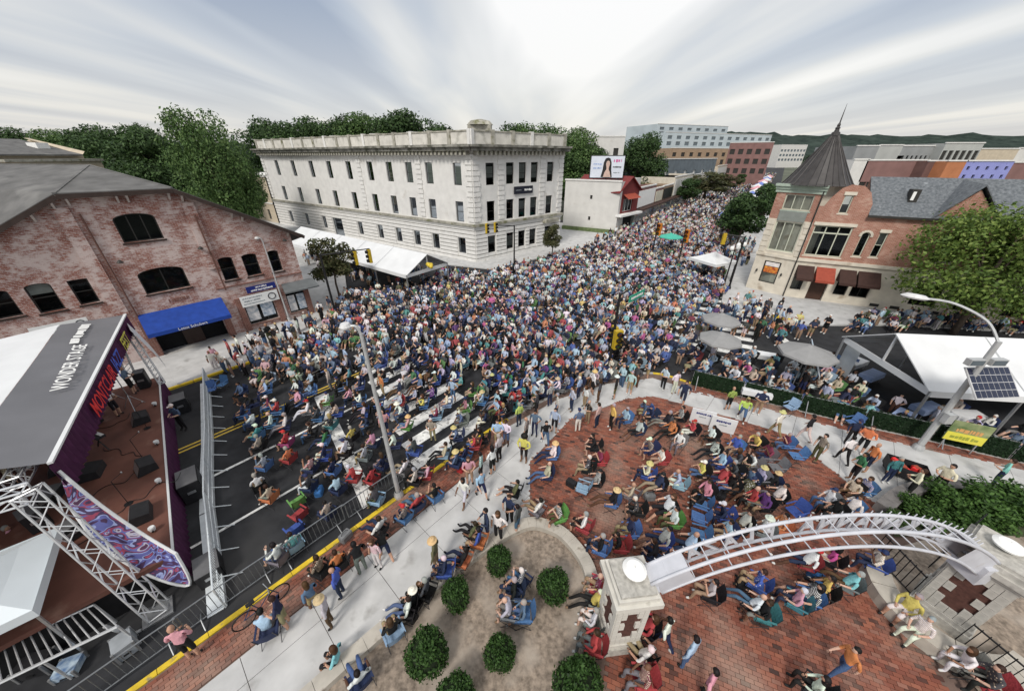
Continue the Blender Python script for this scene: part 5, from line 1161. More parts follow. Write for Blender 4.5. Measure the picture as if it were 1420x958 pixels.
# ================================================================ POLES, LAMPS, SIGNALS
def lamp_post(label,base,h,arm,azim,mat,r=.09,head=.5):
    e=thing('street_lamp',label,'street lamp',(base[0],base[1],.1),azim)
    MB().lathe([(.001,0),(r*2.2,0),(r*2.2,.12),(r*1.4,.3)],12).build('base',mat,e); MB().tube([(0,0,.2),(0,0,h)],[r,r*.6],10).build('pole',mat,e)
    MB().tube(smooth_path([(0,0,h-.05),(arm*.35,0,h+.22),(arm,0,h+.25)],4),r*.45,6).build('arm',mat,e)
    mb=MB(); mb.lathe([(.001,.1),(.12,.09),(.17,0),(.15,-.06),(.001,-.07)],12); me=mb.mesh('lamp_head',pm('lamp_white',(.6,.6,.6),.4)); o=link('lamp_head',me,e,(arm+head*.4,0,h+.25)); o.scale=(head*3.2,1,1); return e
m_lampg=pm('pale_lamp_pole',(.48,.49,.49),.4,.1,5,metal=.3)
lamp_post('tall pale street lamp rising from the yellow kerb behind the barriers',G(554,690),6.95,.25,R(190),m_lampg,.085,.3)
lamp_post('pale street lamp in front of the brick hall beside the white banner',G(402,446),6.1,.15,R(200),m_lampg,.06,.3)
m_sigY=pm('signal_yellow',(.45,.31,.02),.5,.1,5)
def signal_head(parent,loc,rz,body=m_sigY,back=None):
    h=MB().box(-.16,.16,-.1,.1,-.5,.5).build('signal_head',body,parent,loc=loc,rz=rz)
    for k,c in enumerate(((.25,.02,.02),(.25,.15,.02),(.02,.2,.08))):
        MB().tube([(0,.1,.33-.33*k),(0,.26,.33-.33*k)],.12,10,cap=False).build('visor',m_blk,h)
        MB().lathe([(.001,0),(.1,0)],10).build('lens',pm('lens%d'%k,c,.3),h).matrix_local=Matrix.Translation((0,.105,.33-.33*k))@Matrix.Rotation(PI/2,4,'X')
    return h
def mast(label,base,h,arm,azim,heads,mat=m_blk,r=.09):
    e=thing('traffic_signal',label,'traffic signal',(base[0],base[1],.1),azim)
    MB().lathe([(.001,0),(r*2,0),(r*2,.1),(r*1.2,.35)],10).build('base',mat,e); MB().tube([(0,0,.2),(0,0,h)],[r,r*.75],10).build('pole',mat,e); MB().tube([(0,0,h-.1),(arm,0,h+.1)],[r*.6,r*.4],8).build('arm',mat if mat!=m_blk else m_blk,e)
    for x,z,rz in heads: signal_head(e,(x,0,h+z),rz)
    return e
mast('black signal mast near the olive tree by the hall corner',G(468,445),5.2,3.4,R(20),((2.3,-.5,2.0),(3.3,-.45,2.0)))
mast('black signal mast before the white corner building',G(713,378),5.0,3.0,R(185),((2.0,-.2,1.0),(2.9,-.3,1.0)))
e=mast('black signal mast at the plaza corner with yellow signal boxes',G(843,515),4.9,3.2,R(45),())
h=signal_head(e,(.0,-.28,2.2),R(150)); h.scale=(1.5,1.3,1.15); h=signal_head(e,(.28,.12,2.25),R(60)); h.scale=(1.3,1.2,1.1)
gsn=MB().box(1.2,3.0,-.02,.02,4.0,4.4).build('street_name_sign',pm('sign_green',(.02,.30,.19),.4,.05,4),e)
marks(gsn,1.4,.16,(2.1,-.025,4.2),(1,0,0),(0,0,1),m_white)
mast('black signal mast at the kerb in front of the turret building',G(1010,402),5.0,2.2,R(150),((1.6,-.4,3.6),))
for (u,v,Y),l in zip(((911,318,43),(949,327,40)),('yellow backed signal hanging over the avenue crowd beside the green umbrella','orange yellow signal hanging over the avenue crowd near the white canopy')):
    p=at(u,v,Y); e=thing('hanging_signal',l,'traffic signal',(p.x,p.y,0),R(-30)); MB().tube([(0,0,0),(0,0,p.z+.9)],.07,8).build('pole',m_blk,e); h=signal_head(e,(.25,0,p.z),R(160),pm('signal_orange',(.6,.2,.02),.5)); h.scale=(1.5,1.5,1.4); MB().box(-.02,.3,-.03,.03,p.z+.55,p.z+.6).build('bracket',m_blk,e)
for u,v,l in ((1003,398,'twin globe lamp post next to the white canopy'),(1012,392,'twin globe lamp post against the dark street trees')):
    x,y=G(u,v); e=thing('globe_lamp',l,'street lamp',(x,y,.1),R(20)); MB().tube([(0,0,0),(0,0,3.6)],[.08,.05],8).build('pole',m_blk,e); MB().bar((-.4,0,3.5),(.4,0,3.5),.05).build('crossarm',m_blk,e)
    for s in (-.4,.4): MB().lathe([(.02,3.5),(.16,3.6),(.2,3.75),(.14,3.92),(.01,3.97)],12,(s,0,0)).build('globe',m_white,e,smooth=True)
# solar powered lamp with floodlights, panel and box
sx,sy=G(1272,622,.12); e=thing('solar_lamp','leaning-armed street lamp with solar panel and floodlights beside the hedge screens','street lamp',(sx,sy,.1),0)
MB().lathe([(.001,0),(.2,0),(.2,.15),(.14,.3)],12).build('base',m_lampg,e); MB().tube([(0,0,.2),(0,0,5.4)],[.12,.085],10).build('pole',m_lampg,e)
MB().tube(smooth_path([(0,0,5.35),(-.25,.5,6.0),(-.9,1.2,6.4),(-1.5,1.7,6.42)],5),.045,6).build('arm',m_lampg,e)
o=MB().lathe([(.001,.12),(.12,.1),(.18,0),(.15,-.06),(.001,-.07)],12).build('lamp_head',MATS['lamp_white'],e,loc=(-1.75,1.9,6.42),rz=R(135)); o.scale=(2.4,1,1)
for s in (-1,1):
    f=MB().box(-.28,.28,-.1,.1,-.13,.13).build('floodlight',m_lampg,e,loc=(s*.42,-.05,4.55)); MB().box(-.24,.24,-.115,-.1,-.1,.1).build('lens',m_glf,f); MB().bar((-s*.2,0,0),(-s*.42,.02,0),.06).build('bracket',m_steel,f)
sp=link('solar_panel',MB().box(-.82,.82,-.5,.5,-.025,.025).mesh('solar_panel',pm('panel_frame',(.5,.5,.5),.4)),e,(.75,-.12,3.65)); sp.rotation_euler=(R(48),R(4),R(8)); sp.scale=(1.35,1.25,1)
m_cell=pm('solar_cell',(.012,.014,.035),.2,.2,8,spec=.6); cm=MB().box(-.09,.09,-.11,.11,.026,.03).mesh('cell',m_cell)
for i in range(8):
    for k in range(4): link('cell',cm,sp,(-.69+i*.197,-.355+k*.237,0))
MB().bar((0,0,3.4),(.6,-.1,3.55),.06).build('panel_arm',m_steel,e); MB().box(-.16,.16,-.3,-.1,1.7,2.15).build('control_box',m_lampg,e)
ps=thing('poster_board','yellow and green printed board on metal legs in front of the hedge','sign',(*G(1322,625,.12),.1),R(-24))
MB().box(-.62,.62,-.02,.02,.55,1.55).build('panel',pm('poster_green',(.10,.22,.06),.5,.5,2.2,col2=[.35,.38,.2]),ps); MB().box(-.61,.61,-.032,-.021,.56,.98).build('lower_print',pm('poster_yellow',(.68,.62,.08),.5,.06,3),ps)
marks(ps,.9,.17,(0,-.036,.76),(1,0,0),(0,0,1),pm('poster_olive',(.3,.32,.05),.5)); marks(ps,.8,.2,(0,-.026,1.12),(1,0,0),(0,0,1),pm('poster_orange',(.6,.32,.12),.5))
for x in (-.5,.5): MB().bar((x,.02,.02),(x,.02,.56),.04).build('leg',m_steel,ps)
# ================================================================ TENTS AND UMBRELLAS
def frame_tent(name,label,x,y,rz,Ln,W_,he,hr,mat,bays=4):
    """long gabled tent; local x along the ridge"""
    e=thing(name,label,'tent',(x,y,0),rz); b=W_/2
    mb=MB(); n=bays*4
    for i in range(n+1):
        f=i/n; s=-.07*abs(math.sin(f*bays*PI))
        for g,yy,zz in ((0,-b,he),(1,-b*.5,(he+hr)/2-.06),(2,0,hr),(3,b*.5,(he+hr)/2-.06),(4,b,he)): mb.v.append((f*Ln,yy,zz+(s if g in(1,3) else 0)))
    for i in range(n):
        for g in range(4): a=i*5+g; mb.f.append((a,a+5,a+6,a+1)); mb.m.append(0)
    mb.build('roof',mat,e)
    for sy in (-1,1): MB().add([(0,sy*b,he),(Ln,sy*b,he),(Ln,sy*b*1.01,he-.3),(0,sy*b*1.01,he-.3)],[(0,1,2,3)]).build('valance',mat,e)
    for x0 in (0,Ln): 
        mb=MB(); mb.bar((x0,-b,he),(x0,0,hr-.03),.3,.05); mb.bar((x0,b,he),(x0,0,hr-.03),.3,.05); mb.bar((x0,-b,he-.12),(x0,b,he-.12),.06,.3); mb.bar((x0,0,he),(x0,0,hr),.08); mb.build('gable_frame',mat,e)
    for k in range(bays+1):
        xx=Ln*k/bays
        for sy in (-1,1): MB().bar((xx,sy*(b-.06),0),(xx,sy*(b-.06),he-.02),.08).build('leg',m_steel,e)
    for k in range(1,bays): 
        mb=MB(); mb.bar((Ln*k/bays,-b,he+.012),(Ln*k/bays,0,hr+.012),.03,.012); mb.bar((Ln*k/bays,b,he+.012),(Ln*k/bays,0,hr+.012),.03,.012); mb.build('seam',m_lampg,e)
    return e
frame_tent('event_tent','long white gabled tent beside the white corner building',-7.75,31.3,R(143.5),23,5.0,2.4,3.75,m_tentw,5)
tl=thing('yellow_balloon_bunch','small yellow bunch hanging in the gable of the long white tent','decoration',(-7.4,31.0,2.7),0)
for k in range(5): MB().lathe([(.01,-.2),(.15,-.1),(.2,.02),(.13,.16),(.01,.2)],9).build('balloon',pm('yellow_balloon',(.6,.45,.05),.4),tl,smooth=True,loc=(rnd.uniform(-.3,.3),rnd.uniform(-.2,.2),rnd.uniform(-.1,.25)))
bt=frame_tent('event_tent','large white gabled tent over the dining tables by the hedge screens',18.9,15.1,R(-6),15,5.3,2.35,3.9,m_tentw,4)
MB().add([(0.3,2.6,2.3),(.3,1.6,2.2),(.3,1.6,.2),(.3,2.6,.2)],[(0,1,2,3)]).build('side_curtain',pm('clear_vinyl',(.45,.48,.5),.3,.1,2),bt)
x,y=G(990,356,2.5); canopy('white_canopy','small white pop-up canopy with a blue banner among the avenue crowd',x,y,R(25),3.2,3.2,2.25,3.0,m_tentw)
p=at(1141,467,18.5); b2=thing('booth_banner','tilted pale blue banner at the end of the large white tent','banner',(16.9,16.7,.0),R(55)); 
MB().add([(-.9,-.5,.9),(.9,-.5,.9),(.9,.25,2.3),(-.9,.25,2.3),(-.9,-.47,.87),(.9,-.47,.87),(.9,.28,2.27),(-.9,.28,2.27)],[(0,1,2,3),(7,6,5,4),(0,4,5,1),(1,5,6,2),(2,6,7,3),(3,7,4,0)]).build('panel',pm('pale_blue_print',(.42,.56,.68),.5,.25,2,col2=[.7,.74,.78]),b2)
for s in(-.85,.85): MB().bar((s,.25,0),(s,.28,2.3),.05).build('post',m_steel,b2)
m_umb=pm('grey_umbrella',(.25,.25,.25),.8,.06,3)
def umbrella(label,u,v,r,mat,h=2.3,n=8,cat='umbrella',grp=None,tilt=0.0):
    x,y=G(u,v,h); e=thing('patio_umbrella',label,cat,(x,y,0),rnd.uniform(0,1),grp); MB().lathe([(.001,0),(.28,0),(.28,.07),(.05,.1)],14).build('base',m_blk,e); MB().tube([(0,0,.08),(0,0,h+.35)],.025,8).build('pole',m_steel,e)
    MB().lathe([(r,h-.1),(r*.98,h),(r*.5,h+.22),(.05,h+.4)],n).build('canopy',mat,e)
    MB().lathe([(.30,h+.32),(.03,h+.46)],n).build('vent_cap',mat,e)
    for k in range(n): t=2*PI*k/n; MB().tube([(r*.97*math.cos(t),r*.97*math.sin(t),h-.02),(.06*math.cos(t),.06*math.sin(t),h+.37)],.012,4).build('rib',m_steel,e)
umbrella('grey patio umbrella beside the crosswalk, farthest from the hedge',1000,443,1.15,m_umb); umbrella('grey patio umbrella nearest the crosswalk bars',999,470,1.15,m_umb); umbrella('wide grey patio umbrella next to the large white tent',1120,489,1.35,m_umb)
umbrella('turquoise umbrella held over the avenue crowd between the signals',930,328,1.5,pm('turquoise_cloth',(.06,.40,.30),.7,.1,3),2.4)
# far avenue canopies
cc=[(m_tentw,'white'),(pm('blue_tent',(.14,.2,.5),.6,.05,2),'blue'),(m_tentw,'white'),(pm('pink_tent',(.6,.3,.34),.6,.05,2),'pink')]
for i in range(16):
    t=66+i*11+rnd.uniform(-2,2); m,cn=cc[i%4]; x,y=R5(t,5.0+rnd.uniform(-.5,.8)); canopy('street_canopy','%s pop-up canopy in the row up the avenue'%cn,x,y,R(55),3.4,3.4,2.3,3.2,m,'%s canopies up the avenue'%cn,legs=i<5)
# ================================================================ GATEWAY: STONE PILLARS AND ARCH
m_lime=pm('limestone',(.56,.54,.49),.85,.12,3,.25,detail=8,dirt=(3,.6,(.36,.34,.30))); m_lime2=pm('limestone_rough',(.40,.385,.35),.95,.25,9,.6,detail=8); m_inset=pm('brown_brick_inset',(.085,.038,.03),.9,.25,12,.3)
def pillar(label,x,y,rz,w=.95,d=.95,h=2.9,disc=True,ml=None):
    m_lime=ml or MATS['limestone']
    e=thing('gate_pillar',label,'gate pillar',(x,y,.1),rz)
    MB().box(-w/2-.09,w/2+.09,-d/2-.09,d/2+.09,0,.34).build('plinth',m_lime2,e); MB().box(-w/2-.05,w/2+.05,-d/2-.05,d/2+.05,.342,.48).build('plinth_moulding',m_lime,e)
    MB().box(-w/2+.03,w/2-.03,-d/2+.03,d/2-.03,.47,h-.5).build('core',m_inset,e)
    nc,nr=6,7; z0=.49; hh=(h-.56-z0)/nr
    for face in range(4):
        L_=w if face%2==0 else d; off=(d if face%2==0 else w)/2; cw=L_/nc
        bm=MB().box(-cw/2+.004,cw/2-.004,-.045,.025,.004,hh-.004).mesh('stone_block',m_lime)
        for r in range(nr):
            for c in range(nc):
                k=abs(c-(nc-1)/2); lim=[-1,1.0,2.0-.4,1.0,2.0-.4,1.0,-1][r]
                if k<lim: continue
                lx=-L_/2+cw*(c+.5); a=face*PI/2
                px,py=lx,-off+.045-.02
                o=link('stone_block',bm,e); o.location=(px*math.cos(a)-py*math.sin(a),px*math.sin(a)+py*math.cos(a),z0+r*hh); o.rotation_euler=(0,0,a)
    for ov_,za,zb,m in ((.03,h-.58,h-.46,m_lime),(.09,h-.458,h-.36,m_lime),(.16,h-.358,h-.2,m_lime),(.08,h-.198,h-.06,m_lime),(.02,h-.058,h+.02,m_lime2)): MB().box(-w/2-ov_,w/2+ov_,-d/2-ov_,d/2+ov_,za,zb).build('cornice',m,e)
    if disc: MB().lathe([(.05,h+.02),(.12,h+.05),(.17,h+.1),(.26,h+.14),(.275,h+.19),(.19,h+.25),(.01,h+.28)],24,(.05,.06,0)).build('globe_cap',m_white,e,smooth=False)
    return e
pillar('pale stone gate pillar with brown brick insets beside the planter',2.82,4.52,R(6),.8,.8,2.75)
pillar('rough grey stone gate pillar with brown brick insets above the curved stone bench',12.25,5.05,R(28),1.1,1.0,2.8,ml=pm('grey_rough_stone',(.42,.405,.37),.95,.25,4,.6,detail=9,dirt=(2.5,.55,(.25,.24,.22))))
# arch: two ribs of tube, plates at the feet, letters between
PA,PB=Vector((3.35,4.55,0)),Vector((11.6,5.0,0)); ax=(PB-PA).normalized(); an_=Vector((-ax.y,ax.x,0))
arch=thing('gateway_arch','white steel arch of curved tubes with cut letters between two stone pillars','arch',(PA.x,PA.y,0),0)
m_archw=pm('white_steel',(.52,.53,.57),.4,.1,3,dirt=(2.5,.64,(.45,.44,.43)))
LA=(PB-PA).length; RISE=1.52; Z0=2.66; Rr=(LA*LA/4+RISE*RISE)/(2*RISE); half=math.asin(min(1,LA/2/Rr)) if RISE<LA/2 else PI/2
def arc(f,dz=0,dn=0):
    t=-half+2*half*f; rr=Rr+dz; return ax*(LA/2+rr*math.sin(t))+an_*dn+Vector((0,0,Z0+RISE-Rr+rr*math.cos(t)))
for dz,dn,r in ((.26,-.2,.042),(.26,.2,.042),(-.26,-.2,.036),(-.26,.2,.036)): MB().tube([arc(i/40,dz,dn) for i in range(41)],r,8).build('chord',m_archw,arch,smooth=True)
for i in range(2,39,2): f=i/40; MB().tube([arc(f,.26,-.2),arc(f,.26,.2)],.015,5).build('cross_tube',m_archw,arch); MB().tube([arc(f,-.26,-.2),arc(f,-.26,.2)],.015,5).build('cross_tube',m_archw,arch)
for i in range(0,40):
    f=(i+.5)/40; MB().tube([arc(f,.29,.2),arc(f,.40,.2)],.012,4).build('spike',m_archw,arch)
for f0,f1 in ((0,.10),(.86,1.0)):
    for dn in (-.21,.21):
        mb=MB(); n=6
        for i in range(n+1): f=f0+(f1-f0)*i/n; mb.v+=[tuple(arc(f,.26,dn)),tuple(arc(f,-.26,dn))]
        for i in range(n): mb.f.append((2*i,2*i+2,2*i+3,2*i+1)); mb.m.append(0)
        mb.build('side_plate',m_archw,arch)
    mb=MB(); n=6
    for i in range(n+1): f=f0+(f1-f0)*i/n; mb.v+=[tuple(arc(f,.27,.21)),tuple(arc(f,.27,-.21))]
    for i in range(n): mb.f.append((2*i,2*i+2,2*i+3,2*i+1)); mb.m.append(0)
    mb.build('top_plate',m_archw,arch)
txt='LACKAWANNA PLAZA'; nT=len(txt)
for i,chv in enumerate(txt):
    if chv==' ': continue
    f=.88-(i+.5)/nT*.78; t=-half+2*half*f; tang=ax*math.cos(t)-Vector((0,0,1))*math.sin(t); up=ax*math.sin(t)+Vector((0,0,1))*math.cos(t); c=arc(f,0,.2)
    text_on(chv,.60,c,(-tang.x,-tang.y,-tang.z),up,m_archw,arch,.02,.01,name='letter',sx=.85)
MB().box(-.35,.05,-.3,.3,2.2,2.75).build('foot',m_archw,arch); p=PB-PA; MB().obox((p.x+.1,p.y,2.45),(ax,an_,(0,0,1)),(.5,.6,.6)).build('foot',m_archw,arch)
# curved stone bench at the right pillar, iron fence, low wall
bn=thing('stone_bench','curved pale stone bench ring at the foot of the right gate pillar','bench',(12.25,5.05,.1),0)
for k in range(7):
    a0,a1b=R(140+k*22),R(140+(k+1)*22-.8); mb=MB()
    ring=[(1.75*math.cos(a),1.75*math.sin(a)) for a in (a0,(a0+a1b)/2,a1b)]; inn=[(1.15*math.cos(a),1.15*math.sin(a)) for a in (a1b,(a0+a1b)/2,a0)]
    mb.prism(ring+inn,.0,.42); mb.build('seat_stone',m_edge,bn)
def iron_fence(label,A,B,h=.95):
    A,B=Vector(A),Vector(B); d=B-A; L_=d.length; e=thing('iron_fence',label,'fence',(A.x,A.y,.1),math.atan2(d.y,d.x))
    for z in (.12,h): MB().bar((0,0,z),(L_,0,z),.035,.03).build('rail',m_blk,e)
    n=int(L_/.14)
    for k in range(n+1): MB().bar((L_*k/n,0,.0 if k%8==0 else .12),(L_*k/n,0,h+.06),.018).build('picket',m_blk,e)
iron_fence('black iron picket fence between the arch and the curved bench',G(1216,757,.5),G(1270,815,.5)); iron_fence('black iron picket fence running from the bench past the seated pair',G(1332,880,.5),G(1412,950,.5)); iron_fence('black iron fence on the mulch behind the gate pillar',(13.1,6.2),(15.8,7.4))
lw=smooth_path(Gp((1208,704),(1235,684),(1285,672),(1350,678),(1440,690),(1560,708)),5); lwi=offset_path(lw,.45); w0=lw[0]
low=thing('low_wall','low dark grey stone wall curving along the edge of the shrub bed','wall',(w0[0],w0[1],0)); m_gst=pm('grey_stone',(.17,.16,.155),.9,.25,3,.4,detail=8)
for i in range(0,len(lw)-2,2):
    A=[(p[0]-w0[0],p[1]-w0[1]) for p in lw[i:i+3]]; B=[(p[0]-w0[0],p[1]-w0[1]) for p in lwi[i:i+3]]; A[0]=(A[0][0]*.97+A[1][0]*.03,A[0][1]*.97+A[1][1]*.03); B[0]=(B[0][0]*.97+B[1][0]*.03,B[0][1]*.97+B[1][1]*.03)
    MB().prism(A+B[::-1],.08,.5).build('wall_stone',m_gst,low)
# ================================================================ PEOPLE
mark('stop_line',[RN(2.5,9.7),RN(3.05,9.7),RN(4.6,18.1),RN(4.05,18.1)],m_wpaint)
PM=[attr_mat('person_skin','skin',.6),attr_mat('person_shirt','shirt'),attr_mat('person_sleeve','sleeve'),attr_mat('person_trousers','pants'),attr_mat('person_calf','calf'),attr_mat('person_shoes','shoes'),pm('eye_dark',(.02,.015,.012),.4),attr_mat('person_lips','lips',.6)]
SKIN,SHIRT,SLEEVE,PANTS,CALF,SHOES,EYE,LIPS=range(8)
def skeleton(pose):
    """joints (x forward, y left, z up) with radii; bones with material slots"""
    J={};Bn=[]
    def j(n,p,rx,ry=None): J[n]=(Vector(p),rx,ry or rx)
    k=pose[0]
    if k=='s':   # seated
        lean={'s0':0,'s1':.14,'s2':-.1,'s3':0}[pose]
        j('pel',(0,0,.53),.135,.165); j('bel',(-.03+lean*.3,0,.70),.12,.15); j('che',(-.07+lean,0,.90),.125,.17); j('nek',(-.06+lean*1.2,0,1.06),.055); j('hb',(-.04+lean*1.3,0,1.13),.06)
        head=Vector((-.02+lean*1.4,0,1.235))
        for s in (1,-1):
            q='L' if s>0 else 'R'
            kx={'s0':.45,'s1':.42,'s2':.47,'s3':.44}[pose]; az={'s0':.44,'s1':.36,'s2':.82,'s3':.50}[pose]
            if pose=='s3' and s<0: az=.3
            j('hip'+q,(.06,s*.10,.51),.095); j('kne'+q,(kx,s*.14,.54),.068); j('ank'+q,(az,s*.15,.11 if pose!='s2' else .12),.045); j('toe'+q,(az+.15,s*.17,.05 if pose!='s2' else .17),.04)
            j('sho'+q,(-.07+lean,s*.19,.98),.065)
            if pose=='s0': e,w,h=(.02,s*.27,.74),(.22,s*.17,.64),(.29,s*.12,.63)
            elif pose=='s1': e,w,h=(.22,s*.27,.76),(.36,s*.14,.66),(.42,s*.09,.66)
            elif pose=='s2': e,w,h=(-.1,s*.30,.73),(.16,s*.31,.68),(.24,s*.30,.67)
            else: e,w,h=((.12,s*.26,.78),(.22,s*.12,1.02),(.25,s*.07,1.09)) if s>0 else ((.02,s*.29,.73),(.25,s*.27,.67),(.32,s*.25,.66))
            j('elb'+q,e,.047); j('wri'+q,w,.034); j('han'+q,h,.036,.028)
    else:
        st={'t0':0,'t1':0,'t2':0,'w0':.15}[pose]
        j('pel',(0,0,.96),.125,.16); j('bel',(0,0,1.10),.115,.145); j('che',(.0,0,1.30),.125,.175); j('nek',(.01,0,1.46),.055); j('hb',(.02,0,1.53),.06); head=Vector((.035,0,1.63))
        for s in (1,-1):
            q='L' if s>0 else 'R'; d=st*s
            j('hip'+q,(0,s*.095,.92),.095); j('kne'+q,(.03+d*.9,s*.105,.51),.066); j('ank'+q,(-.01+d*1.6-(.12 if d<0 else 0),s*.11,.09+(.05 if d<0 else 0)),.045); j('toe'+q,(.14+d*1.6-(.1 if d<0 else 0),s*.13,.045),.04)
            j('sho'+q,(0,s*.195,1.39),.066)
            if pose=='t0': e,w,h=(-.02,s*.27,1.12),(.05,s*.26,.88),(.07,s*.25,.80)
            elif pose=='t1': e,w,h=(.05,s*.28,1.12),(.24,s*.15,1.12),(.30,s*.09,1.14)
            elif pose=='t2': e,w,h=((-.08,s*.33,1.15),(.02,s*.19,1.0),(.05,s*.15,.98)) if s>0 else ((-.02,s*.27,1.12),(.06,s*.25,.88),(.09,s*.24,.80))
            else: e,w,h=(-d*.5-.02,s*.26,1.12),(-d*1.1+.08,s*.25,.92),(-d*1.3+.12,s*.24,.85)
            j('elb'+q,e,.047); j('wri'+q,w,.034); j('han'+q,h,.036,.028)
    Bn=[('pel','bel',SHIRT),('bel','che',SHIRT),('che','nek',SHIRT),('nek','hb',SKIN)]
    for q in 'LR': Bn+=[('che','sho'+q,SHIRT),('sho'+q,'elb'+q,SHIRT),('elb'+q,'wri'+q,SLEEVE),('wri'+q,'han'+q,SKIN),('pel','hip'+q,PANTS),('hip'+q,'kne'+q,PANTS),('kne'+q,'ank'+q,CALF),('ank'+q,'toe'+q,SHOES)]
    return J,Bn,head
def head_geo(c,n=12,m=9,face=True):
    """a head with brow, nose and chin; returns verts, faces, slots"""
    V,F,S=[],[],[]
    for i in range(m+1):
        ph=PI*i/m; z=math.cos(ph); r=math.sin(ph)
        for k in range(n):
            t=2*PI*k/n; x=r*math.cos(t); y=r*math.sin(t)
            X,Y,Z=x*.098,y*.078,z*.122
            if z<0: Y*=1+z*.28; X*=1+z*.10; X+=.012*(-z)*(1 if x>0 else 0)
            if face and k in (0,) and i in (5,): X+=.024
            if face and k in (1,n-1) and i==4: X-=.008
            V.append((c[0]+X,c[1]+Y,c[2]+Z))
    for i in range(m):
        for k in range(n): F.append((i*n+k,(i+1)*n+k,(i+1)*n+(k+1)%n,i*n+(k+1)%n)); S.append(SKIN)
    if face:
        for s in (1,-1):
            o=len(V); b=Vector(c)+Vector((.091,s*.03,.012)); V+=[tuple(b+Vector(q)) for q in ((0,-.012,0),(.003,0,.007),(0,.012,0),(.003,0,-.007),(.006,0,0))]; F+=[(o,o+4,o+1),(o+1,o+4,o+2),(o+2,o+4,o+3),(o+3,o+4,o)]; S+=[EYE]*4
            o=len(V); b=Vector(c)+Vector((-.005,s*.079,0)); V+=[tuple(b+Vector(q)) for q in ((-.014,0,.03),(.014,0,.026),(.01,0,-.028),(-.008,0,-.03),(-.016,s*.016,.02),(.0,s*.012,.0))]; F+=[(0+o,1+o,5+o,4+o),(1+o,2+o,5+o),(2+o,3+o,5+o),(3+o,0+o,4+o,5+o)]; S+=[SKIN]*4
        o=len(V); b=Vector(c)+Vector((.094,0,-.058)); V+=[tuple(b+Vector(q)) for q in ((0,-.022,0),(.004,0,.007),(0,.022,0),(.004,0,-.007))]; F.append((o,o+1,o+2,o+3)); S.append(LIPS)
    return V,F,S
def fingers(w,h,side):
    """four fingers of unequal length and a thumb leaving the side of the palm, slightly curled"""
    w,h=Vector(w),Vector(h); d=(h-w).normalized(); sd=d.cross(Vector((0,0,1)));
    if sd.length<.2: sd=Vector((1,0,0))
    sd.normalize(); up=sd.cross(d); V,F=[],[]
    def fin(a,b,c,r):
        for p,q,r0,r1 in ((a,b,r,r*.9),(b,c,r*.9,r*.65)):
            dd=(q-p).normalized(); x=dd.cross(up if abs(dd.dot(up))<.9 else sd).normalized(); y=x.cross(dd); o=len(V)
            for P_,rr in ((p,r0),(q,r1)):
                for k in range(4): t=PI/4+k*PI/2; V.append(tuple(P_+(x*math.cos(t)+y*math.sin(t))*rr))
            for k in range(4): F.append((o+k,o+(k+1)%4,o+4+(k+1)%4,o+4+k))
            F.append((o+4,o+5,o+6,o+7))
    for k,l in enumerate((.062,.074,.07,.052)):
        b0=h+d*.012+sd*(-.026+k*.0175); fin(b0,b0+d*l*.55-up*.006,b0+d*l-up*.03,.0085)
    b0=w+(h-w)*.45+sd*(-.03); fin(b0,b0+d*.025-sd*.025-up*.006,b0+d*.055-sd*.028-up*.018,.0095)
    return V,F
def person_mesh(pose,sub=1,face=True):
    J,Bn,head=skeleton(pose); names=list(J); idx={n:i for i,n in enumerate(names)}
    me=bpy.data.meshes.new('skel'); me.from_pydata([tuple(J[n][0]) for n in names],[(idx[a],idx[b]) for a,b,_ in Bn],[])
    ob=bpy.data.objects.new('skel',me); COL.objects.link(ob); md=ob.modifiers.new('Skin','SKIN'); md.use_smooth_shade=True; md.branch_smoothing=.6
    for i,n in enumerate(names): d=me.skin_vertices[0].data[i]; d.radius=(J[n][1],J[n][2]); d.use_root=(n=='pel')
    if sub: s=ob.modifiers.new('Sub','SUBSURF'); s.levels=sub; s.render_levels=sub
    dg=bpy.context.evaluated_depsgraph_get(); dg.update(); ev=bpy.data.meshes.new_from_object(ob.evaluated_get(dg)); bpy.data.objects.remove(ob); bpy.data.meshes.remove(me)
    V=[tuple(v.co) for v in ev.vertices]; F=[tuple(p.vertices) for p in ev.polygons]; S=[]
    segs=[(J[a][0],J[b][0],(J[a][1]+J[b][1])/2,m) for a,b,m in Bn]
    for p in ev.polygons:
        c=p.center; best=1e9
        for a,b,r,m in segs:
            ab=b-a; t=max(0,min(1,(c-a).dot(ab)/ab.length_squared)); dd=(c-(a+ab*t)).length-r
            if m==SHIRT and t<.25 and a is segs[0][0]: mm=PANTS
            elif m==SLEEVE and t<.04: mm=SHIRT
            else: mm=m
            if dd<best: best=dd; bm=mm
        S.append(bm)
    bpy.data.meshes.remove(ev)
    hv,hf,hs=head_geo(head,12 if face else 8,9 if face else 6,face); o=len(V); V+=hv; F+=[tuple(i+o for i in f) for f in hf]; S+=hs
    if face:
        for q in 'LR':
            fv,ff=fingers(J['wri'+q][0],J['han'+q][0],q); o=len(V); V+=fv; F+=[tuple(i+o for i in f) for f in ff]; S+=[SKIN]*len(ff)
    return V,F,S,head
def to_mesh(name,V,F,S,mats):
    me=bpy.data.meshes.new(name); me.from_pydata(V,[],F)
    for m in mats: me.materials.append(m)
    me.polygons.foreach_set('material_index',S); me.polygons.foreach_set('use_smooth',[True]*len(F)); me.update(); return me
POSES=['s0','s1','s2','s3','t0','t1','t2','w0']; PMESH={};PHEAD={}
for p in POSES:
    V,F,S,h=person_mesh(p); PMESH[p]=to_mesh('person',V,F,S,PM); PHEAD[p]=h
m_hair=attr_mat('hair','hair_col',.6)
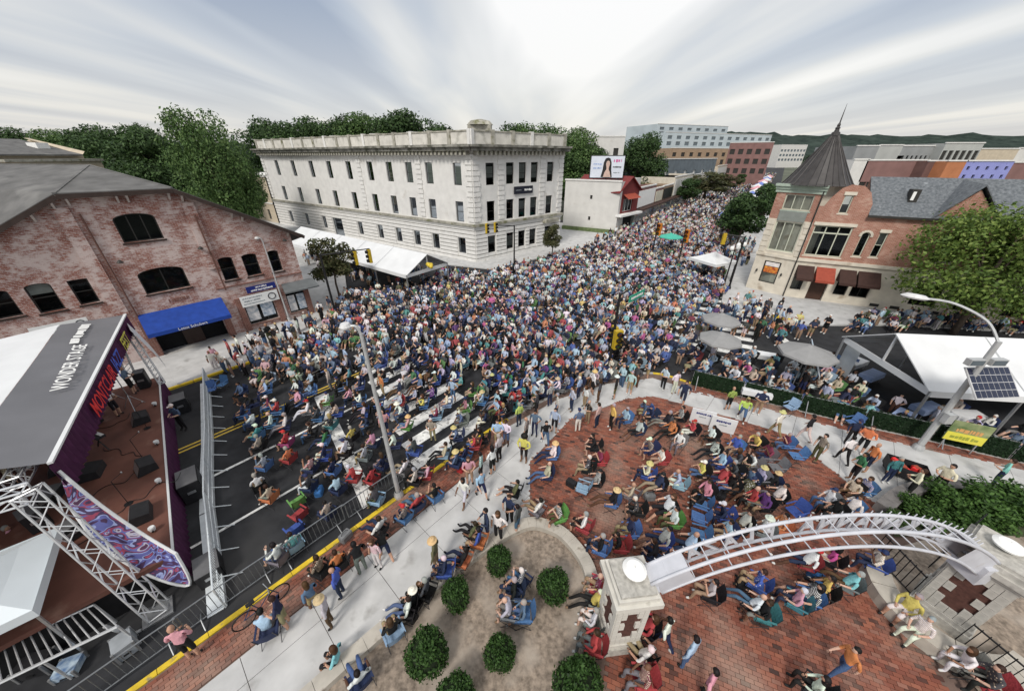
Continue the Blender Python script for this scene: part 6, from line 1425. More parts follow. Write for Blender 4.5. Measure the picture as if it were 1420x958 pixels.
def hair_mesh(kind):
    mb=MB(); n=14
    def shell(rows,sx,sy,sz,front):
        o=len(mb.v); m=len(rows)
        for i,ph in enumerate(rows):
            for k in range(n):
                t=2*PI*k/n; lim=front if math.cos(t)>.35 else (front+(rows[-1]-front)*.5 if math.cos(t)>-.1 else rows[-1])
                a=min(ph,lim); mb.v.append((sx*math.sin(a)*math.cos(t)-.008,sy*math.sin(a)*math.sin(t),sz*math.cos(a)+.006))
        for i in range(m-1):
            for k in range(n): mb.f.append((o+i*n+k,o+(i+1)*n+k,o+(i+1)*n+(k+1)%n,o+i*n+(k+1)%n)); mb.m.append(0)
    if kind=='short': shell([.02,.5,.9,1.3,1.7,2.05],.108,.09,.131,1.05)
    elif kind=='long':
        shell([.02,.5,.9,1.3,1.7,2.1],.112,.096,.133,1.05); mb.lathe([(.09,.02),(.1,-.09),(.085,-.2),(.03,-.26)],10,(-.035,0,0))
    elif kind=='afro': mb.lathe([(.01,.19),(.1,.16),(.155,.07),(.15,-.02),(.09,-.08),(.02,-.09)],14,(-.03,0,.0))
    elif kind=='cap':
        shell([.02,.5,.9,1.25,1.5],.112,.094,.138,1.4); mb.add([(.09,-.065,.045),(.19,-.045,.03),(.19,.045,.03),(.09,.065,.045),(.09,0,.058)],[(0,1,2,3),(0,4,3)])
    elif kind=='hat': mb.lathe([(.01,.145),(.08,.14),(.098,.05),(.105,.045),(.165,.028),(.17,.02),(.1,.03)],16)
    return mb.mesh({'short':'hair','long':'hair','afro':'hair','cap':'cap','hat':'sun_hat'}[kind],m_hair,True)
HAIR={k:hair_mesh(k) for k in ('short','long','afro','cap','hat')}
C_SH={'white':(.68,.68,.66),'pale grey':(.42,.43,.44),'light blue':(.30,.45,.62),'navy':(.018,.028,.075),'black':(.014,.014,.016),'red':(.45,.03,.035),'royal blue':(.03,.09,.42),'teal':(.04,.26,.28),'pink':(.60,.25,.32),'yellow':(.66,.48,.06),'green':(.04,.2,.07),'purple':(.12,.03,.2),'orange':(.62,.17,.03),'beige':(.48,.38,.27),'maroon':(.2,.02,.06),'lavender':(.36,.34,.52),'dark grey':(.06,.062,.066),'lime':(.42,.60,.06),'magenta':(.52,.03,.26),'turquoise':(.16,.52,.52),'olive':(.12,.12,.05),'cream':(.66,.58,.40),'denim blue':(.09,.15,.26)}
C_PT={'navy':(.02,.028,.065),'black':(.015,.015,.016),'khaki':(.30,.23,.14),'denim':(.07,.12,.22),'grey':(.16,.16,.165),'white':(.62,.61,.58),'olive':(.1,.1,.045),'brown':(.1,.055,.03)}
C_HR={'black hair':((.010,.008,.008),'short'),'dark brown hair':((.03,.016,.01),'short'),'grey hair':((.30,.29,.28),'short'),'long brown hair':((.06,.03,.015),'long'),'long black hair':((.012,.009,.009),'long'),'long blond hair':((.36,.24,.10),'long'),'white hair':((.6,.58,.55),'short'),'bald head':(None,None),'straw hat':((.55,.42,.22),'hat'),'white sun hat':((.66,.65,.6),'hat'),'white cap':((.68,.68,.66),'cap'),'navy cap':((.02,.03,.09),'cap'),'red cap':((.42,.03,.03),'cap'),'black cap':((.015,.015,.015),'cap'),'big dark curls':((.012,.009,.008),'afro')}
SK=[(.52,.31,.22),(.45,.26,.18),(.58,.37,.28),(.30,.16,.10),(.16,.08,.05),(.10,.05,.032)]
SKW=[.3,.24,.22,.1,.08,.06]
SHW=['white']*11+['light blue']*7+['navy']*11+['black']*12+['dark grey']*5+['pale grey']*7+['denim blue']*4+['beige']*3+['cream']*2+['lavender']*2+['royal blue','red','red','teal','pink','pink','yellow','green','purple','orange','maroon','magenta','turquoise','olive','teal']
PTW=['navy','navy','black','black','khaki','khaki','denim','denim','denim','grey','white','olive','brown']
HRW=['black hair']*4+['dark brown hair']*4+['grey hair']*4+['long brown hair']*4+['long black hair']*2+['long blond hair']*2+['white hair']*2+['bald head']*2+['straw hat']*2+['white sun hat']+['white cap']*2+['navy cap']*3+['red cap','black cap','black cap','big dark curls']
STG=Vector((-15.5,11.5))
used=set(); PEOPLE=[]
def jit(c,r,a=.12): return tuple(max(.004,x*(1+r.uniform(-a,a))) for x in c)
def mute(c,k): g=sum(c)/3; return tuple(q+(g-q)*k for q in c)
def make_person(x,y,z,pose,shirt=None,pants=None,head=None,face=None,zone='in the crowd',skin=None):
    kind=pose
    r=rnd
    if pose=='s': pose=r.choice(('s0','s0','s1','s2','s3'))
    if pose=='t': pose=r.choice(('t0','t1','t2'))
    if pose=='w': pose='w0'
    word={'s':'seated','t':'standing','w':'walking'}[pose[0]]
    for _ in range(60):
        a=shirt or r.choice(SHW); b=pants or r.choice(PTW); c=head or r.choice(HRW); ln=r.random()<(.45 if pose[0]=='s' else .4); g='trousers' if not ln else 'shorts'
        if (a,b,g,c) not in used: break
        if _>12: pants=None
        if _>40: shirt=None
    used.add((a,b,g,c))
    lab='%s person in %s shirt, %s %s, %s, %s'%(word,a,b,g,c,zone)
    o=link('person',PMESH[pose],None,(x,y,z),face,lab,'person')
    sk=skin or r.choices(SK,SKW)[0]; s=r.uniform(.94,1.06)
    if c in ('big dark curls',): sk=SK[4]
    o.scale=(s,s*r.uniform(.95,1.15),s)
    sh=mute(jit(C_SH[a],r),.2); pt=jit(C_PT[b],r)
    o['skin']=sk; o['shirt']=sh; o['sleeve']=sk if r.random()<.75 else sh; o['pants']=pt; o['calf']=sk if ln else pt; o['shoes']=r.choice(((.6,.6,.58),(.02,.02,.02),(.2,.13,.08))); o['stripe']=(1.0 if r.random()<.14 else 0.0,1.0 if r.random()<.12 else 0.0,0.0); o['accent']=r.choice(((.65,.65,.63),(.02,.02,.03),(.5,.4,.3))); o['lips']=tuple(q*f for q,f in zip(sk,(.8,.55,.55)))
    col,hk=C_HR[c]
    if hk:
        h=link({'cap':'cap','hat':'sun_hat'}.get(hk,'hair'),HAIR[hk],o,tuple(PHEAD[pose])); h['hair_col']=jit(col,r,.15)
    return o,(a,b,g,c)
# folding camp chair: cloth seat and back, tube legs, arm straps
m_cloth=attr_mat('chair_cloth','cloth',.8); m_tube=pm('chair_tube',(.05,.05,.055),.4,.2,5,metal=.4)
ch_seat=MB().add([(-.25,-.27,.40),(.27,-.27,.44),(.27,.27,.44),(-.25,.27,.40),(0,-.2,.38),(0,.2,.38)],[(0,1,4),(1,2,5,4),(2,3,5),(3,0,4,5)]).mesh('seat',m_cloth)
mb=MB(); 
for i in range(5):
    for k in range(4): f=i/4;g=k/3; mb.v.append((-.24-.14*g-.05*math.sin(f*PI),-.28+.56*f,.42+.5*g))
for i in range(4):
    for k in range(3): a=i*4+k; mb.f.append((a,a+1,a+5,a+4)); mb.m.append(0)
ch_back=mb.mesh('backrest',m_cloth,True)
ch_leg=MB().tube([(-.27,0,.0),(.27,0,.43)],.011,5).mesh('leg',m_tube); ch_leg2=MB().tube([(.27,0,.0),(-.25,0,.41)],.011,5).mesh('leg',m_tube)
ch_post=MB().tube([(-.25,0,.40),(-.39,0,.93)],.011,5).mesh('back_post',m_tube); ch_arm=MB().box(-.3,.26,-.028,.028,.63,.655).mesh('armrest',m_cloth); ch_ap=MB().tube([(.24,0,.43),(.24,0,.64)],.010,5).mesh('arm_post',m_tube)
CHC={'blue':(.045,.16,.40),'royal blue':(.025,.08,.36),'navy':(.02,.035,.1),'black':(.016,.016,.018),'grey':(.17,.175,.18),'red':(.38,.025,.03),'green':(.10,.30,.05),'orange':(.55,.15,.03),'light blue':(.2,.34,.5),'teal':(.03,.2,.22),'magenta':(.4,.03,.16)}
CHW=['blue']*6+['royal blue']*4+['navy']*5+['black']*6+['grey']*4+['red','red','green','teal','light blue','light blue']
def camp_chair(x,y,z,rz,col,label,group=None):
    e=thing('camp_chair',label,'chair',(x,y,z),rz,group); c=mute(jit(CHC[col],rnd),.22)
    for n,m in (('seat',ch_seat),('backrest',ch_back)): link(n,m,e)['cloth']=c
    for s in (-1,1):
        for n,m in (('leg',ch_leg),('leg',ch_leg2),('back_post',ch_post),('arm_post',ch_ap)): link(n,m,e,(0,s*.27,0))
        link('armrest',ch_arm,e,(0,s*.29,0))['cloth']=c
    return e
def ground_z(x,y): return .12 if inpoly((x,y),island) else 0.0
def facing(x,y,spread=.35): d=STG-Vector((x,y)); return math.atan2(d.y,d.x)+rnd.gauss(0,spread)
PLZ='on the brick plaza'; SWK='on the pale sidewalk'; KRB='by the yellow kerb'; RD='before the stage'; HDG='near the hedge screens'; GT='under the white arch'; BED='at the planter'; STD='on the stage'; RDX='on the crossing'
# (u, v of the body centre in the photograph, pose, shirt, trousers, head, zone, chair colour or None, turn)
E_=[]
def add(zone,*rows):
    for r in rows: E_.append((zone,)+tuple(r))
add(PLZ,(765,626,'s','white','navy','straw hat','blue'),(757,653,'s','beige','denim','bald head','navy'),(825,615,'s','black','black','black hair','black'),(815,645,'s','dark grey','khaki','white hair','black'),(832,634,'s','maroon','black','dark brown hair','red'),(826,662,'s','black','grey','black cap','black'),
 (745,701,'s','white','khaki','black hair','grey'),(774,711,'s','black','brown','black hair','green'),(810,724,'s','white','black','grey hair','red'),(833,754,'s','black','navy','grey hair','blue'),(860,751,'s','black','brown','black hair','red'),(874,731,'s','navy','khaki','dark brown hair','blue'),
 (884,702,'s','dark grey','black','white hair','black'),(876,681,'s','beige','khaki','bald head','grey'),(898,653,'s','cream','royal blue' if 0 else 'navy','straw hat','royal blue'),(917,633,'s','white','khaki','dark brown hair','red'),(903,619,'s','navy','navy','white cap','navy'),(885,593,'s','pale grey','black','black hair','navy'),
 (930,594,'s','orange','black','dark brown hair','black'),(943,609,'s','white','grey','white hair','grey'),(960,594,'s','red','white','red cap','black'),(987,601,'s','white','black','black hair','black'),(989,621,'s','white','black','black cap','black'),(1021,617,'s','royal blue','khaki','grey hair','blue'),
 (1001,639,'s','light blue','navy','black hair','royal blue'),(973,651,'s','yellow','denim','white cap','black'),(943,666,'s','light blue','white','bald head','light blue'),(980,679,'s','pink','black','black hair','black'),(975,692,'s','black','black','dark brown hair','blue'),(925,701,'s','white','black','long brown hair','black'),
 (934,718,'s','white','green' if 0 else 'olive','black hair','green'),(1005,710,'s','navy','navy','white cap','royal blue'),(1009,734,'s','light blue','khaki','black hair','navy'),(918,745,'s','pale grey','navy','black hair','royal blue'),(910,766,'s','black','navy','dark brown hair','navy'),(1021,651,'s','dark grey','black','grey hair','black'),
 (1014,671,'s','black','denim','long black hair','black'),(1051,612,'s','yellow','black','grey hair','black'),(1091,611,'s','maroon','denim','grey hair','blue'),(1047,640,'s','white','khaki','dark brown hair','grey'),(1027,636,'s','dark grey','grey','long brown hair','black'),(1055,659,'s','lavender','white','straw hat','grey'),
 (1078,684,'s','white','grey','black hair','black'),(1060,696,'s','purple','khaki','dark brown hair','black'),(1083,726,'s','orange','white','black hair','orange'),(1060,731,'s','white','black','white sun hat','grey'),(1036,676,'s','olive','brown','navy cap','black'),(1041,662,'s','denim blue','black','black cap','navy'),
 (868,577,'s','light blue','navy','grey hair','blue'),(850,574,'t','yellow','black','grey hair',None),(830,572,'t','beige','navy','dark brown hair',None),(803,578,'t','denim blue','white','navy cap',None),(817,566,'t','black','khaki','bald head',None),(905,573,'s','navy','black','navy cap','navy'),(922,582,'s','black','grey','grey hair','grey'),
 (896,566,'s','denim blue','khaki','white hair','blue'),(944,575,'s','black','black','black hair','black'),(1160,706,'s','black','black','black cap','black'),(1182,700,'s','white','grey','dark brown hair','blue'),(1200,674,'s','royal blue','khaki','dark brown hair','blue'),(1184,676,'s','beige','brown','long brown hair','black'))
add(GT,(1120,774,'s','white','navy','red cap','red'),(1154,771,'s','magenta','white','long black hair','black'),(1216,777,'s','white','navy','navy cap','royal blue'),(1176,803,'s','turquoise','brown','grey hair','grey'),(1143,814,'s','yellow','black','black hair','black'),(1122,823,'s','black','navy','long black hair','blue'),(1106,829,'s','pink','navy','white hair','teal'),
 (986,817,'s','pale grey','khaki','black hair','black'),(1052,803,'s','royal blue','khaki','dark brown hair','royal blue'),(1046,832,'s','white','light blue' if 0 else 'denim','bald head','black'),(1060,845,'s','black','grey','dark brown hair','teal'),
 (925,873,'w','white','navy','black hair',None),(960,900,'t','light blue','denim','black hair',None),(987,943,'t','pink','black','black hair',None),(897,864,'s','red','black','long brown hair','black'),(892,902,'s','white','khaki','white hair','black'),(893,935,'s','maroon','grey','bald head','red'),(1178,913,'w','orange','denim','black hair',None),
 (1345,915,'s','white','white','long brown hair','grey'),(1380,942,'s','dark grey','black','dark brown hair','red'),(1135,950,'s','white','black','long black hair','black'))
add(SWK,(727,618,'t','yellow','black','big dark curls',None),(692,618,'t','pale grey','black','grey hair',None),(683,634,'t','white','black','long black hair',None),(667,642,'t','teal','black','black hair',None),(650,648,'t','pink','pink' if 0 else 'khaki','long brown hair',None),(643,676,'w','white','black','long black hair',None),(667,667,'w','light blue','navy','black hair',None),
 (730,593,'t','navy','black','bald head',None),(720,571,'t','lime','navy','grey hair',None),(742,583,'t','denim blue','navy','black hair',None),(702,596,'t','white','denim','dark brown hair',None),(757,596,'w','black','black','black hair',None),(770,578,'t','light blue','black','black hair',None),(745,556,'t','dark grey','black','dark brown hair',None),
 (603,764,'t','olive','khaki','straw hat',None),(530,751,'w','black','black','black hair',None),(519,762,'t','pink','white','long brown hair',None),(496,770,'t','black','grey','black hair',None),(466,802,'t','royal blue','navy','bald head',None),(430,823,'w','denim blue','khaki','long brown hair',None),(450,843,'t','pale grey','purple' if 0 else 'brown','straw hat',None),
 (368,868,'s','light blue','navy','black hair','navy'),(387,844,'t','navy','khaki','dark brown hair',None),(713,676,'s','olive','black','black hair','black'),(707,702,'t','navy','black','dark brown hair',None),(718,715,'t','dark grey','denim','black hair',None),(691,726,'t','white','black','long brown hair',None),(675,721,'t','navy','navy','black hair',None),(1123,590,'w','black','black','black hair',None),
 (1140,616,'t','dark grey','olive','black hair',None),(1178,619,'w','white','black','black hair',None),(1203,606,'t','orange','black','dark brown hair',None),(1211,631,'t','orange','navy','bald head',None),(1193,644,'t','green','black','black hair',None),(1187,594,'t','navy','black','navy cap',None),(1242,646,'t','teal','navy','grey hair',None),
 (1273,667,'t','cream','black','dark brown hair',None),(1311,661,'t','cream','black','black hair',None),(1081,584,'w','white','khaki','straw hat',None),(1056,554,'t','navy','khaki','grey hair',None),(1034,563,'w','lime','denim','long blond hair',None),(1015,549,'t','lime','black','bald head',None),(1395,652,'t','turquoise','navy','dark brown hair',None),
 (950,541,'w','navy','navy','dark brown hair',None),(923,521,'t','light blue','black','black hair',None),(938,526,'t','white','white','dark brown hair',None))
add(KRB,(657,613,'s','red','denim','dark brown hair','red'),(632,637,'s','denim blue','navy','straw hat','navy'),(645,628,'s','navy','black','black hair','blue'),(590,653,'s','pink','grey','black hair','red'),(575,661,'s','beige','black','grey hair','black'),(560,711,'s','navy','navy','red cap','blue'),(577,695,'s','red','denim','grey hair','navy'),(603,683,'s','black','black','black hair','blue'),(524,729,'s','white','navy','dark brown hair','black'),
 (443,785,'s','black','black','dark brown hair','black'),(468,776,'s','orange','khaki','dark brown hair','black'),(690,597,'t','light blue','khaki','dark brown hair',None),(670,605,'s','black','khaki','long black hair','black'),(250,888,'t','pink','black','bald head',None))
add(BED,(616,785,'s','navy','navy','white hair','royal blue'),(641,770,'s','black','black','black hair','orange'),(663,745,'s','royal blue','khaki','black hair','orange'),(574,828,'s','black','black','white sun hat','black'),(562,840,'s','white','khaki','dark brown hair','black'),(544,872,'s','black','khaki','long brown hair','light blue'),(463,905,'s','turquoise','black','long brown hair',None),(497,936,'s','white','black','black hair','navy'),
 (722,802,'s','navy','denim','white hair','navy'),(712,816,'s','black','navy','grey hair','navy'),(707,844,'s','pale grey','grey','bald head','grey'),(725,846,'s','denim blue','denim','grey hair','blue'),(590,815,'s','dark grey','brown','grey hair','black'),(655,733,'s','olive','black','dark brown hair','black'),
 (830,808,'s','maroon','khaki','bald head','red'),(824,829,'s','yellow','black','white hair','grey'),(824,855,'s','white','white','grey hair','grey'),(824,888,'s','red','grey','dark brown hair','red'))
add(RD,(333,541,'s','denim blue','black','black hair','navy'),(336,571,'s','navy','navy','dark brown hair','blue'),(368,538,'s','light blue','navy','grey hair','blue'),(371,559,'s','maroon','denim','white cap','blue'),(375,584,'s','white','navy','bald head','blue'),(393,587,'s','white','grey','grey hair','navy'),(355,600,'s','teal','khaki','white cap','blue'),(358,614,'s','beige','grey','grey hair','black'),(396,609,'s','red','black','red cap','magenta'),(399,631,'s','orange','khaki','grey hair','red'),
 (365,641,'s','denim blue','khaki','grey hair','blue'),(357,669,'s','white','khaki','grey hair','black'),(372,684,'s','beige','grey','dark brown hair','orange'),(430,598,'s','black','black','dark brown hair','black'),(424,566,'s','white','white','red cap','grey'),(430,644,'s','red','grey','dark brown hair','navy'),(449,628,'s','navy','white','white cap','royal blue'),(468,673,'s','light blue','navy','dark brown hair','navy'),(453,706,'s','beige','navy','black hair','navy'),(490,657,'s','red','denim','white hair','red'),
 (505,628,'s','pale grey','khaki','dark brown hair','grey'),(518,610,'s','pink','khaki','dark brown hair','navy'),(487,601,'s','yellow','white','grey hair','black'),(499,554,'s','white','navy','black hair','blue'),(487,547,'s','pink','navy','long brown hair','black'),(406,750,'s','turquoise','white','dark brown hair','light blue'),(384,768,'s','white','navy','black hair','grey'),(515,660,'s','red','black','black hair','red'),(530,640,'s','navy','grey','long brown hair','navy'),(478,622,'s','white','khaki','navy cap','black'),
 (410,536,'s','white','navy','grey hair','navy'),(430,540,'s','light blue','denim','grey hair','blue'),(405,512,'s','green','black','dark brown hair','green'),(440,575,'s','dark grey','black','black hair','blue'),(350,556,'s','black','navy','dark brown hair','navy'),(384,566,'s','red','navy','white cap','blue'))
# further seated groups on the plaza, in loose clusters as in the photograph
for u,v in ((848,690),(912,668),(1000,660),(1045,688),(1030,722),(1070,665),(1065,628),(955,752),(1150,690)): E_.append((PLZ,u,v,'s',None,None,None,rnd.choice(CHW)))
pts=[]   # occupied spots
TURN={GT:.9,BED:.3,SWK:1.2}
for zone,u,v,pose,sh,pt,hd,chc in E_:
    seated=pose=='s'; gz=.12 if zone not in (RD,) else 0.0
    x,y=G(u,v,gz+(.62 if seated else .9)); z=ground_z(x,y)
    if zone==BED and chc is None: z=.36-.42
    if zone==BED and inpoly((x,y),pin+[(2.3,1.2),(-4.2,1.2)]): z=.16
    fc=facing(x,y,.22 if seated else 1.1)
    if zone==GT and seated: fc=math.atan2(12-y,-4-x)+rnd.gauss(0,.3)
    o,(a,b,g,c)=make_person(x,y,z+.006,pose,sh if sh in C_SH else None,pt if pt in C_PT else None,hd,fc,zone)
    pts.append((x,y))
    if seated and chc: camp_chair(x,y,z+.004,fc,chc,'%s camp chair under the person in %s shirt, %s %s, %s'%(chc,a,b,g,c))
# the pair resting on the curved stone bench
for (u,v),(a,b,c) in zip(((1262,838),(1280,868)),(('yellow','white','grey hair'),('white','white','grey hair'))):
    x,y=G(u,v,.75); make_person(x,y,.1,'s0',a,b,c,R(190),'on the stone bench'); pts.append((x,y))
# performers and crew on the stage
for x,y,p,a,b,c in ((-3.2,-2.6,'t1','black','black','dark brown hair'),(-5.6,-1.4,'t1','white','black','black cap'),(-4.2,-4.2,'s1','dark grey','black','black hair'),(-6.6,-2.6,'t0','navy','grey','grey hair'),(-7.4,-.9,'t1','denim blue','black','bald head'),(-2.0,-3.6,'t0','beige','black','straw hat'),(-8.0,-2.2,'t2','white','navy','long black hair'),(-.8,-4.6,'t0','black','denim','black hair')):
    q=sw(x,y,1.206); make_person(q[0],q[1],q[2],p,a,b,c,SRZ+PI/2+rnd.gauss(0,.4),STD); pts.append(q[:2])
for u,v,a,b,c in ((70,800,'black','black','dark brown hair'),(20,745,'pink','black','grey hair'),(5,700,'white','navy','black hair'),(245,575,'denim blue','black','white cap')):
    x,y=G(u,v,.9); make_person(x,y,.005,'t',a,b,c,rnd.uniform(0,6),'behind the stage truss' if u<200 else 'beside the stage front'); pts.append((x,y))
# ---- empty chairs
for u,v,col,l in ((808,674,'light blue','empty pale blue camp chair beside the people in black on the plaza'),(970,714,'blue','empty blue camp chair, farther one of a matching pair on the plaza'),(970,738,'blue','empty blue camp chair, nearer the arch of a matching pair on the plaza'),(1105,706,'royal blue','empty dark blue camp chair alone near the arch'),(1078,645,'grey','empty grey camp chair with no one near the path edge'),(1106,629,'blue','empty blue camp chair at the edge of the paved path'),
  (290,535,'blue','empty blue chair near the far end of the stage barrier'),(305,528,'blue','empty blue chair beside the yellow far kerb'),(410,690,'green','empty green camp chair on the lane line'),(412,708,'red','empty red camp chair on the road between green and blue ones'),(406,728,'royal blue','empty royal blue chair on the road next to the red one'),(1097,562,'light blue','empty light blue chair against the hedge screen'),(1185,583,'blue','empty blue chair touching the hedge screen by the standing group')):
    x,y=G(u,v,.6); camp_chair(x,y,ground_z(x,y)+.004,facing(x,y,.3),col,l)
# ---- dining tables, information boards, bags, bicycle, coolers
m_tbl=pm('table_cloth_white',(.66,.67,.68),.7,.06,3); m_tblb=pm('table_cloth_blue',(.28,.36,.55),.7,.12,3)
def ftable(u,v,rz,mat,label,w=1.6,d=.75):
    x,y=G(u,v,.75); e=thing('folding_table',label,'table',(x,y,ground_z(x,y)+.004),rz); MB().box(-w/2,w/2,-d/2,d/2,.71,.75).build('top',mat,e); MB().box(-w/2-.01,w/2+.01,-d/2-.01,d/2+.01,.42,.705).build('cloth_skirt',mat,e)
    for sx in(-1,1):
        for sy in(-1,1): MB().tube([(sx*(w/2-.08),sy*(d/2-.08),0),(sx*(w/2-.08),sy*(d/2-.08),.71)],.018,5).build('leg',m_steel,e)
for u,v,rz,m,l in ((1212,515,.4,m_tblb,'blue covered table under the open end of the large white tent'),(1255,572,.5,m_tblb,'pale blue covered table just behind the hedge screens'),(1190,498,.4,m_tbl,'white covered table at the tent mouth'),(1062,488,-.4,m_tbl,'white covered table between the grey umbrellas'),(1050,540,-.4,m_tbl,'white covered table near the start of the hedge'),(1345,570,-.1,m_tbl,'white covered table below the solar panel'),(1290,560,.2,m_tblb,'blue covered table under the eave of the large tent'),(750,530,.7,m_tbl,'white table at the crowd edge near the signal mast')): ftable(u,v,rz,m,l)
for u,v,l in ((975,577,'white information board with one blue line, left of a pair on the plaza'),(1003,588,'white information board with a wide blue line, right of a pair on the plaza')):
    x,y=G(u,v,.6); e=thing('information_board',l,'board',(x,y,.12),R(-24)); MB().box(-.62,.62,-.03,.03,.06,1.0).build('panel',m_tbl,e); marks(e,.75,.13,(0,-.036,.74),(1,0,0),(0,0,1),m_navy); marks(e,.4,.07,(0,-.036,.52),(1,0,0),(0,0,1),m_grayt)
    for s in(-.5,.5): MB().box(s-.03,s+.03,-.25,.25,0,.055).build('foot',m_steel,e)
# merchandise table with red goods beside the solar lamp
x,y=G(1258,648,.6); e=thing('goods_cart','black cart full of red goods beside the solar lamp','cart',(x,y,.125),R(-35))
for a,b,c_,d in ((-.7,.7,-.42,-.4),(-.7,.7,.4,.42),(-.7,-.68,-.4,.4),(.68,.7,-.4,.4)): MB().box(a,b,c_,d,.25,.75).build('side_panel',m_blkc,e)
MB().box(-.69,.69,-.41,.41,.22,.25).build('floor_panel',m_blkc,e)
for k in range(14): MB().box(-.11,.11,-.09,.09,0,.16).build('red_packet',m_awr if k%3 else m_tred,e,loc=(rnd.uniform(-.52,.52),rnd.uniform(-.28,.28),.45+.012*k),rz=rnd.uniform(0,3))
for sx in(-.55,.55):
    for sy in(-.3,.3): MB().lathe([(.001,-.03),(.1,-.03),(.1,.03),(.001,.03)],10).build('wheel',m_blk,e).matrix_local=Matrix.Translation((sx,sy,.11))@Matrix.Rotation(PI/2,4,'X')
bk=thing('bicycle','dark bicycle leaning on the barrier by the yellow kerb','bicycle',(*G(362,838,.5),.125),R(52))
for s in (-.52,.52):
    MB().tube([(s+.33*math.cos(t*PI/10),0,.34+.33*math.sin(t*PI/10)) for t in range(21)],.022,6,cap=False).build('wheel',m_blk,bk)
    mb=MB()
    for k in range(8): t=k*PI/4; mb.tube([(s,0,.34),(s+.32*math.cos(t),0,.34+.32*math.sin(t))],.003,3)
    mb.build('spokes',m_steel,bk)
mb=MB(); 
for p,q in (((-.52,0,.34),(-.08,0,.32)),((-.08,0,.32),(-.2,0,.82)),((-.2,0,.78),(.34,0,.8)),((-.08,0,.32),(.36,0,.74)),((-.52,0,.34),(-.2,0,.78)),((.52,0,.34),(.33,0,.9))): mb.tube([p,q],.016,6)
mb.build('frame',pm('bike_blue',(.03,.05,.1),.4),bk); MB().box(-.32,-.08,-.06,.06,.83,.88).build('saddle',m_blk,bk); MB().tube([(.3,-.26,.95),(.34,0,.93),(.3,.26,.95)],.014,5).build('handlebar',m_steel,bk)
BAGL={'black':'black bag dropped on the ground %s','blue':'blue cooler bag standing %s','red':'red cooler box standing %s','grey':'grey cooler box standing %s'}
for u,v,c,w in ((792,672,'black','beside the pale blue empty chair'),(442,680,'blue','on the road near the lane line'),(1228,700,'black','behind the people under the low wall'),(1130,800,'blue','among the chairs under the arch'),(1030,812,'black','beside the chair of the person in pale grey'),(570,855,'black','on the planter edging'),(640,650,'red','beside the kerb chairs'),(900,690,'grey','on the plaza between two chairs'),(480,745,'grey','against the crowd barrier'),(1000,690,'black','behind a pink shirted person')):
    x,y=G(u,v,.15); e=thing('bag',BAGL[c]%w,'bag',(x,y,ground_z(x,y)+.005),rnd.uniform(0,3)); cm_=pm('bag_'+c,CHC[c],.7,.2,5); mb=MB(); mb.prism([(-.24,-.12),(-.2,-.16),(.2,-.16),(.24,-.12),(.24,.12),(.2,.16),(-.2,.16),(-.24,.12)],0,.26); mb.build('body',cm_,e); MB().prism([(-.22,-.13),(.22,-.13),(.2,.13),(-.2,.13)],.262,.3).build('lid',cm_,e); MB().tube([(-.15,0,.3),(-.1,0,.4),(.1,0,.4),(.15,0,.3)],.012,5).build('handle',m_blk,e)
KU=1.2
# ================================================================ CROWD
def spread(poly,d,seed,tries=30000,avoid=pts,dmin=.62,mx=5000):
    r=random.Random(seed); x0,x1=min(p[0] for p in poly),max(p[0] for p in poly); y0,y1=min(p[1] for p in poly),max(p[1] for p in poly); cell={}; out=[]
    def ok(x,y):
        cx,cy=int(x//d),int(y//d)
        for i in (-1,0,1):
            for k in (-1,0,1):
                for q in cell.get((cx+i,cy+k),()):
                    if (q[0]-x)**2+(q[1]-y)**2<d*d: return False
        return True
    for p in avoid: cell.setdefault((int(p[0]//d),int(p[1]//d)),[]).append(p)
    for _ in range(tries):
        x,y=r.uniform(x0,x1),r.uniform(y0,y1)
        if inpoly((x,y),poly) and ok(x,y): cell.setdefault((int(x//d),int(y//d)),[]).append((x,y)); out.append((x,y))
        if len(out)>=mx: break
    pts.extend(out); return out
GP=lambda *a:[G(u,v,.6) for u,v in a]
spots=[]
D3=GP((338,520),(400,512),(470,505),(530,560),(560,640),(585,655),(545,690),(480,690),(440,700),(400,640),(345,600)); spots+=[(p,'s',RD) for p in spread(D3,.86,1,5000)]
D2=GP((470,505),(560,480),(640,530),(700,570),(690,590),(600,640),(560,640),(530,560)); spots+=[(p,'s',RDX) for p in spread(D2,.82,2,5000)]
D1=GP((345,512),(380,488),(440,455),(480,405),(560,398),(620,372),(665,380),(700,370),(780,350),(850,332),(905,312),(985,300),(1000,345),(1005,400),(990,420),(935,440),(920,500),(880,512),(775,540),(700,575),(640,535),(560,485),(470,510),(400,515)); dense=[p for p in spread(D1,.51,3,140000) if math.sin(p[0]*.8+p[1]*.35)+math.sin(p[1]*.9-p[0]*.5+1)+.7*math.sin(p[0]*2.1+p[1]*1.7)>-1.75 and rnd.random()<.96]; spots+=[(p,'s',RDX) for p in dense]
D4=GP((960,505),(970,480),(1040,490),(1090,500),(1150,490),(1180,500),(1200,545),(1240,560),(1260,590),(1190,572),(1080,545),(975,522)); spots+=[(p,'s',HDG) for p in spread(D4,.74,4,6000)]
D4b=GP((1265,575),(1330,560),(1420,590),(1420,620),(1330,600)); spots+=[(p,'s',HDG) for p in spread(D4b,1.0,14,3000)]
D6=GP((985,440),(1005,425),(1040,415),(1080,425),(1100,445),(1160,452),(1080,470),(1040,462),(1000,455)); spots+=[(p,'t',HDG) for p in spread(D6,.7,6,6000)]
D9=GP((935,440),(985,425),(1000,440),(985,470),(960,500),(925,500)); spots+=[(p,'s' if rnd.random()<.6 else 't',HDG) for p in spread(D9,.85,21,4000)]
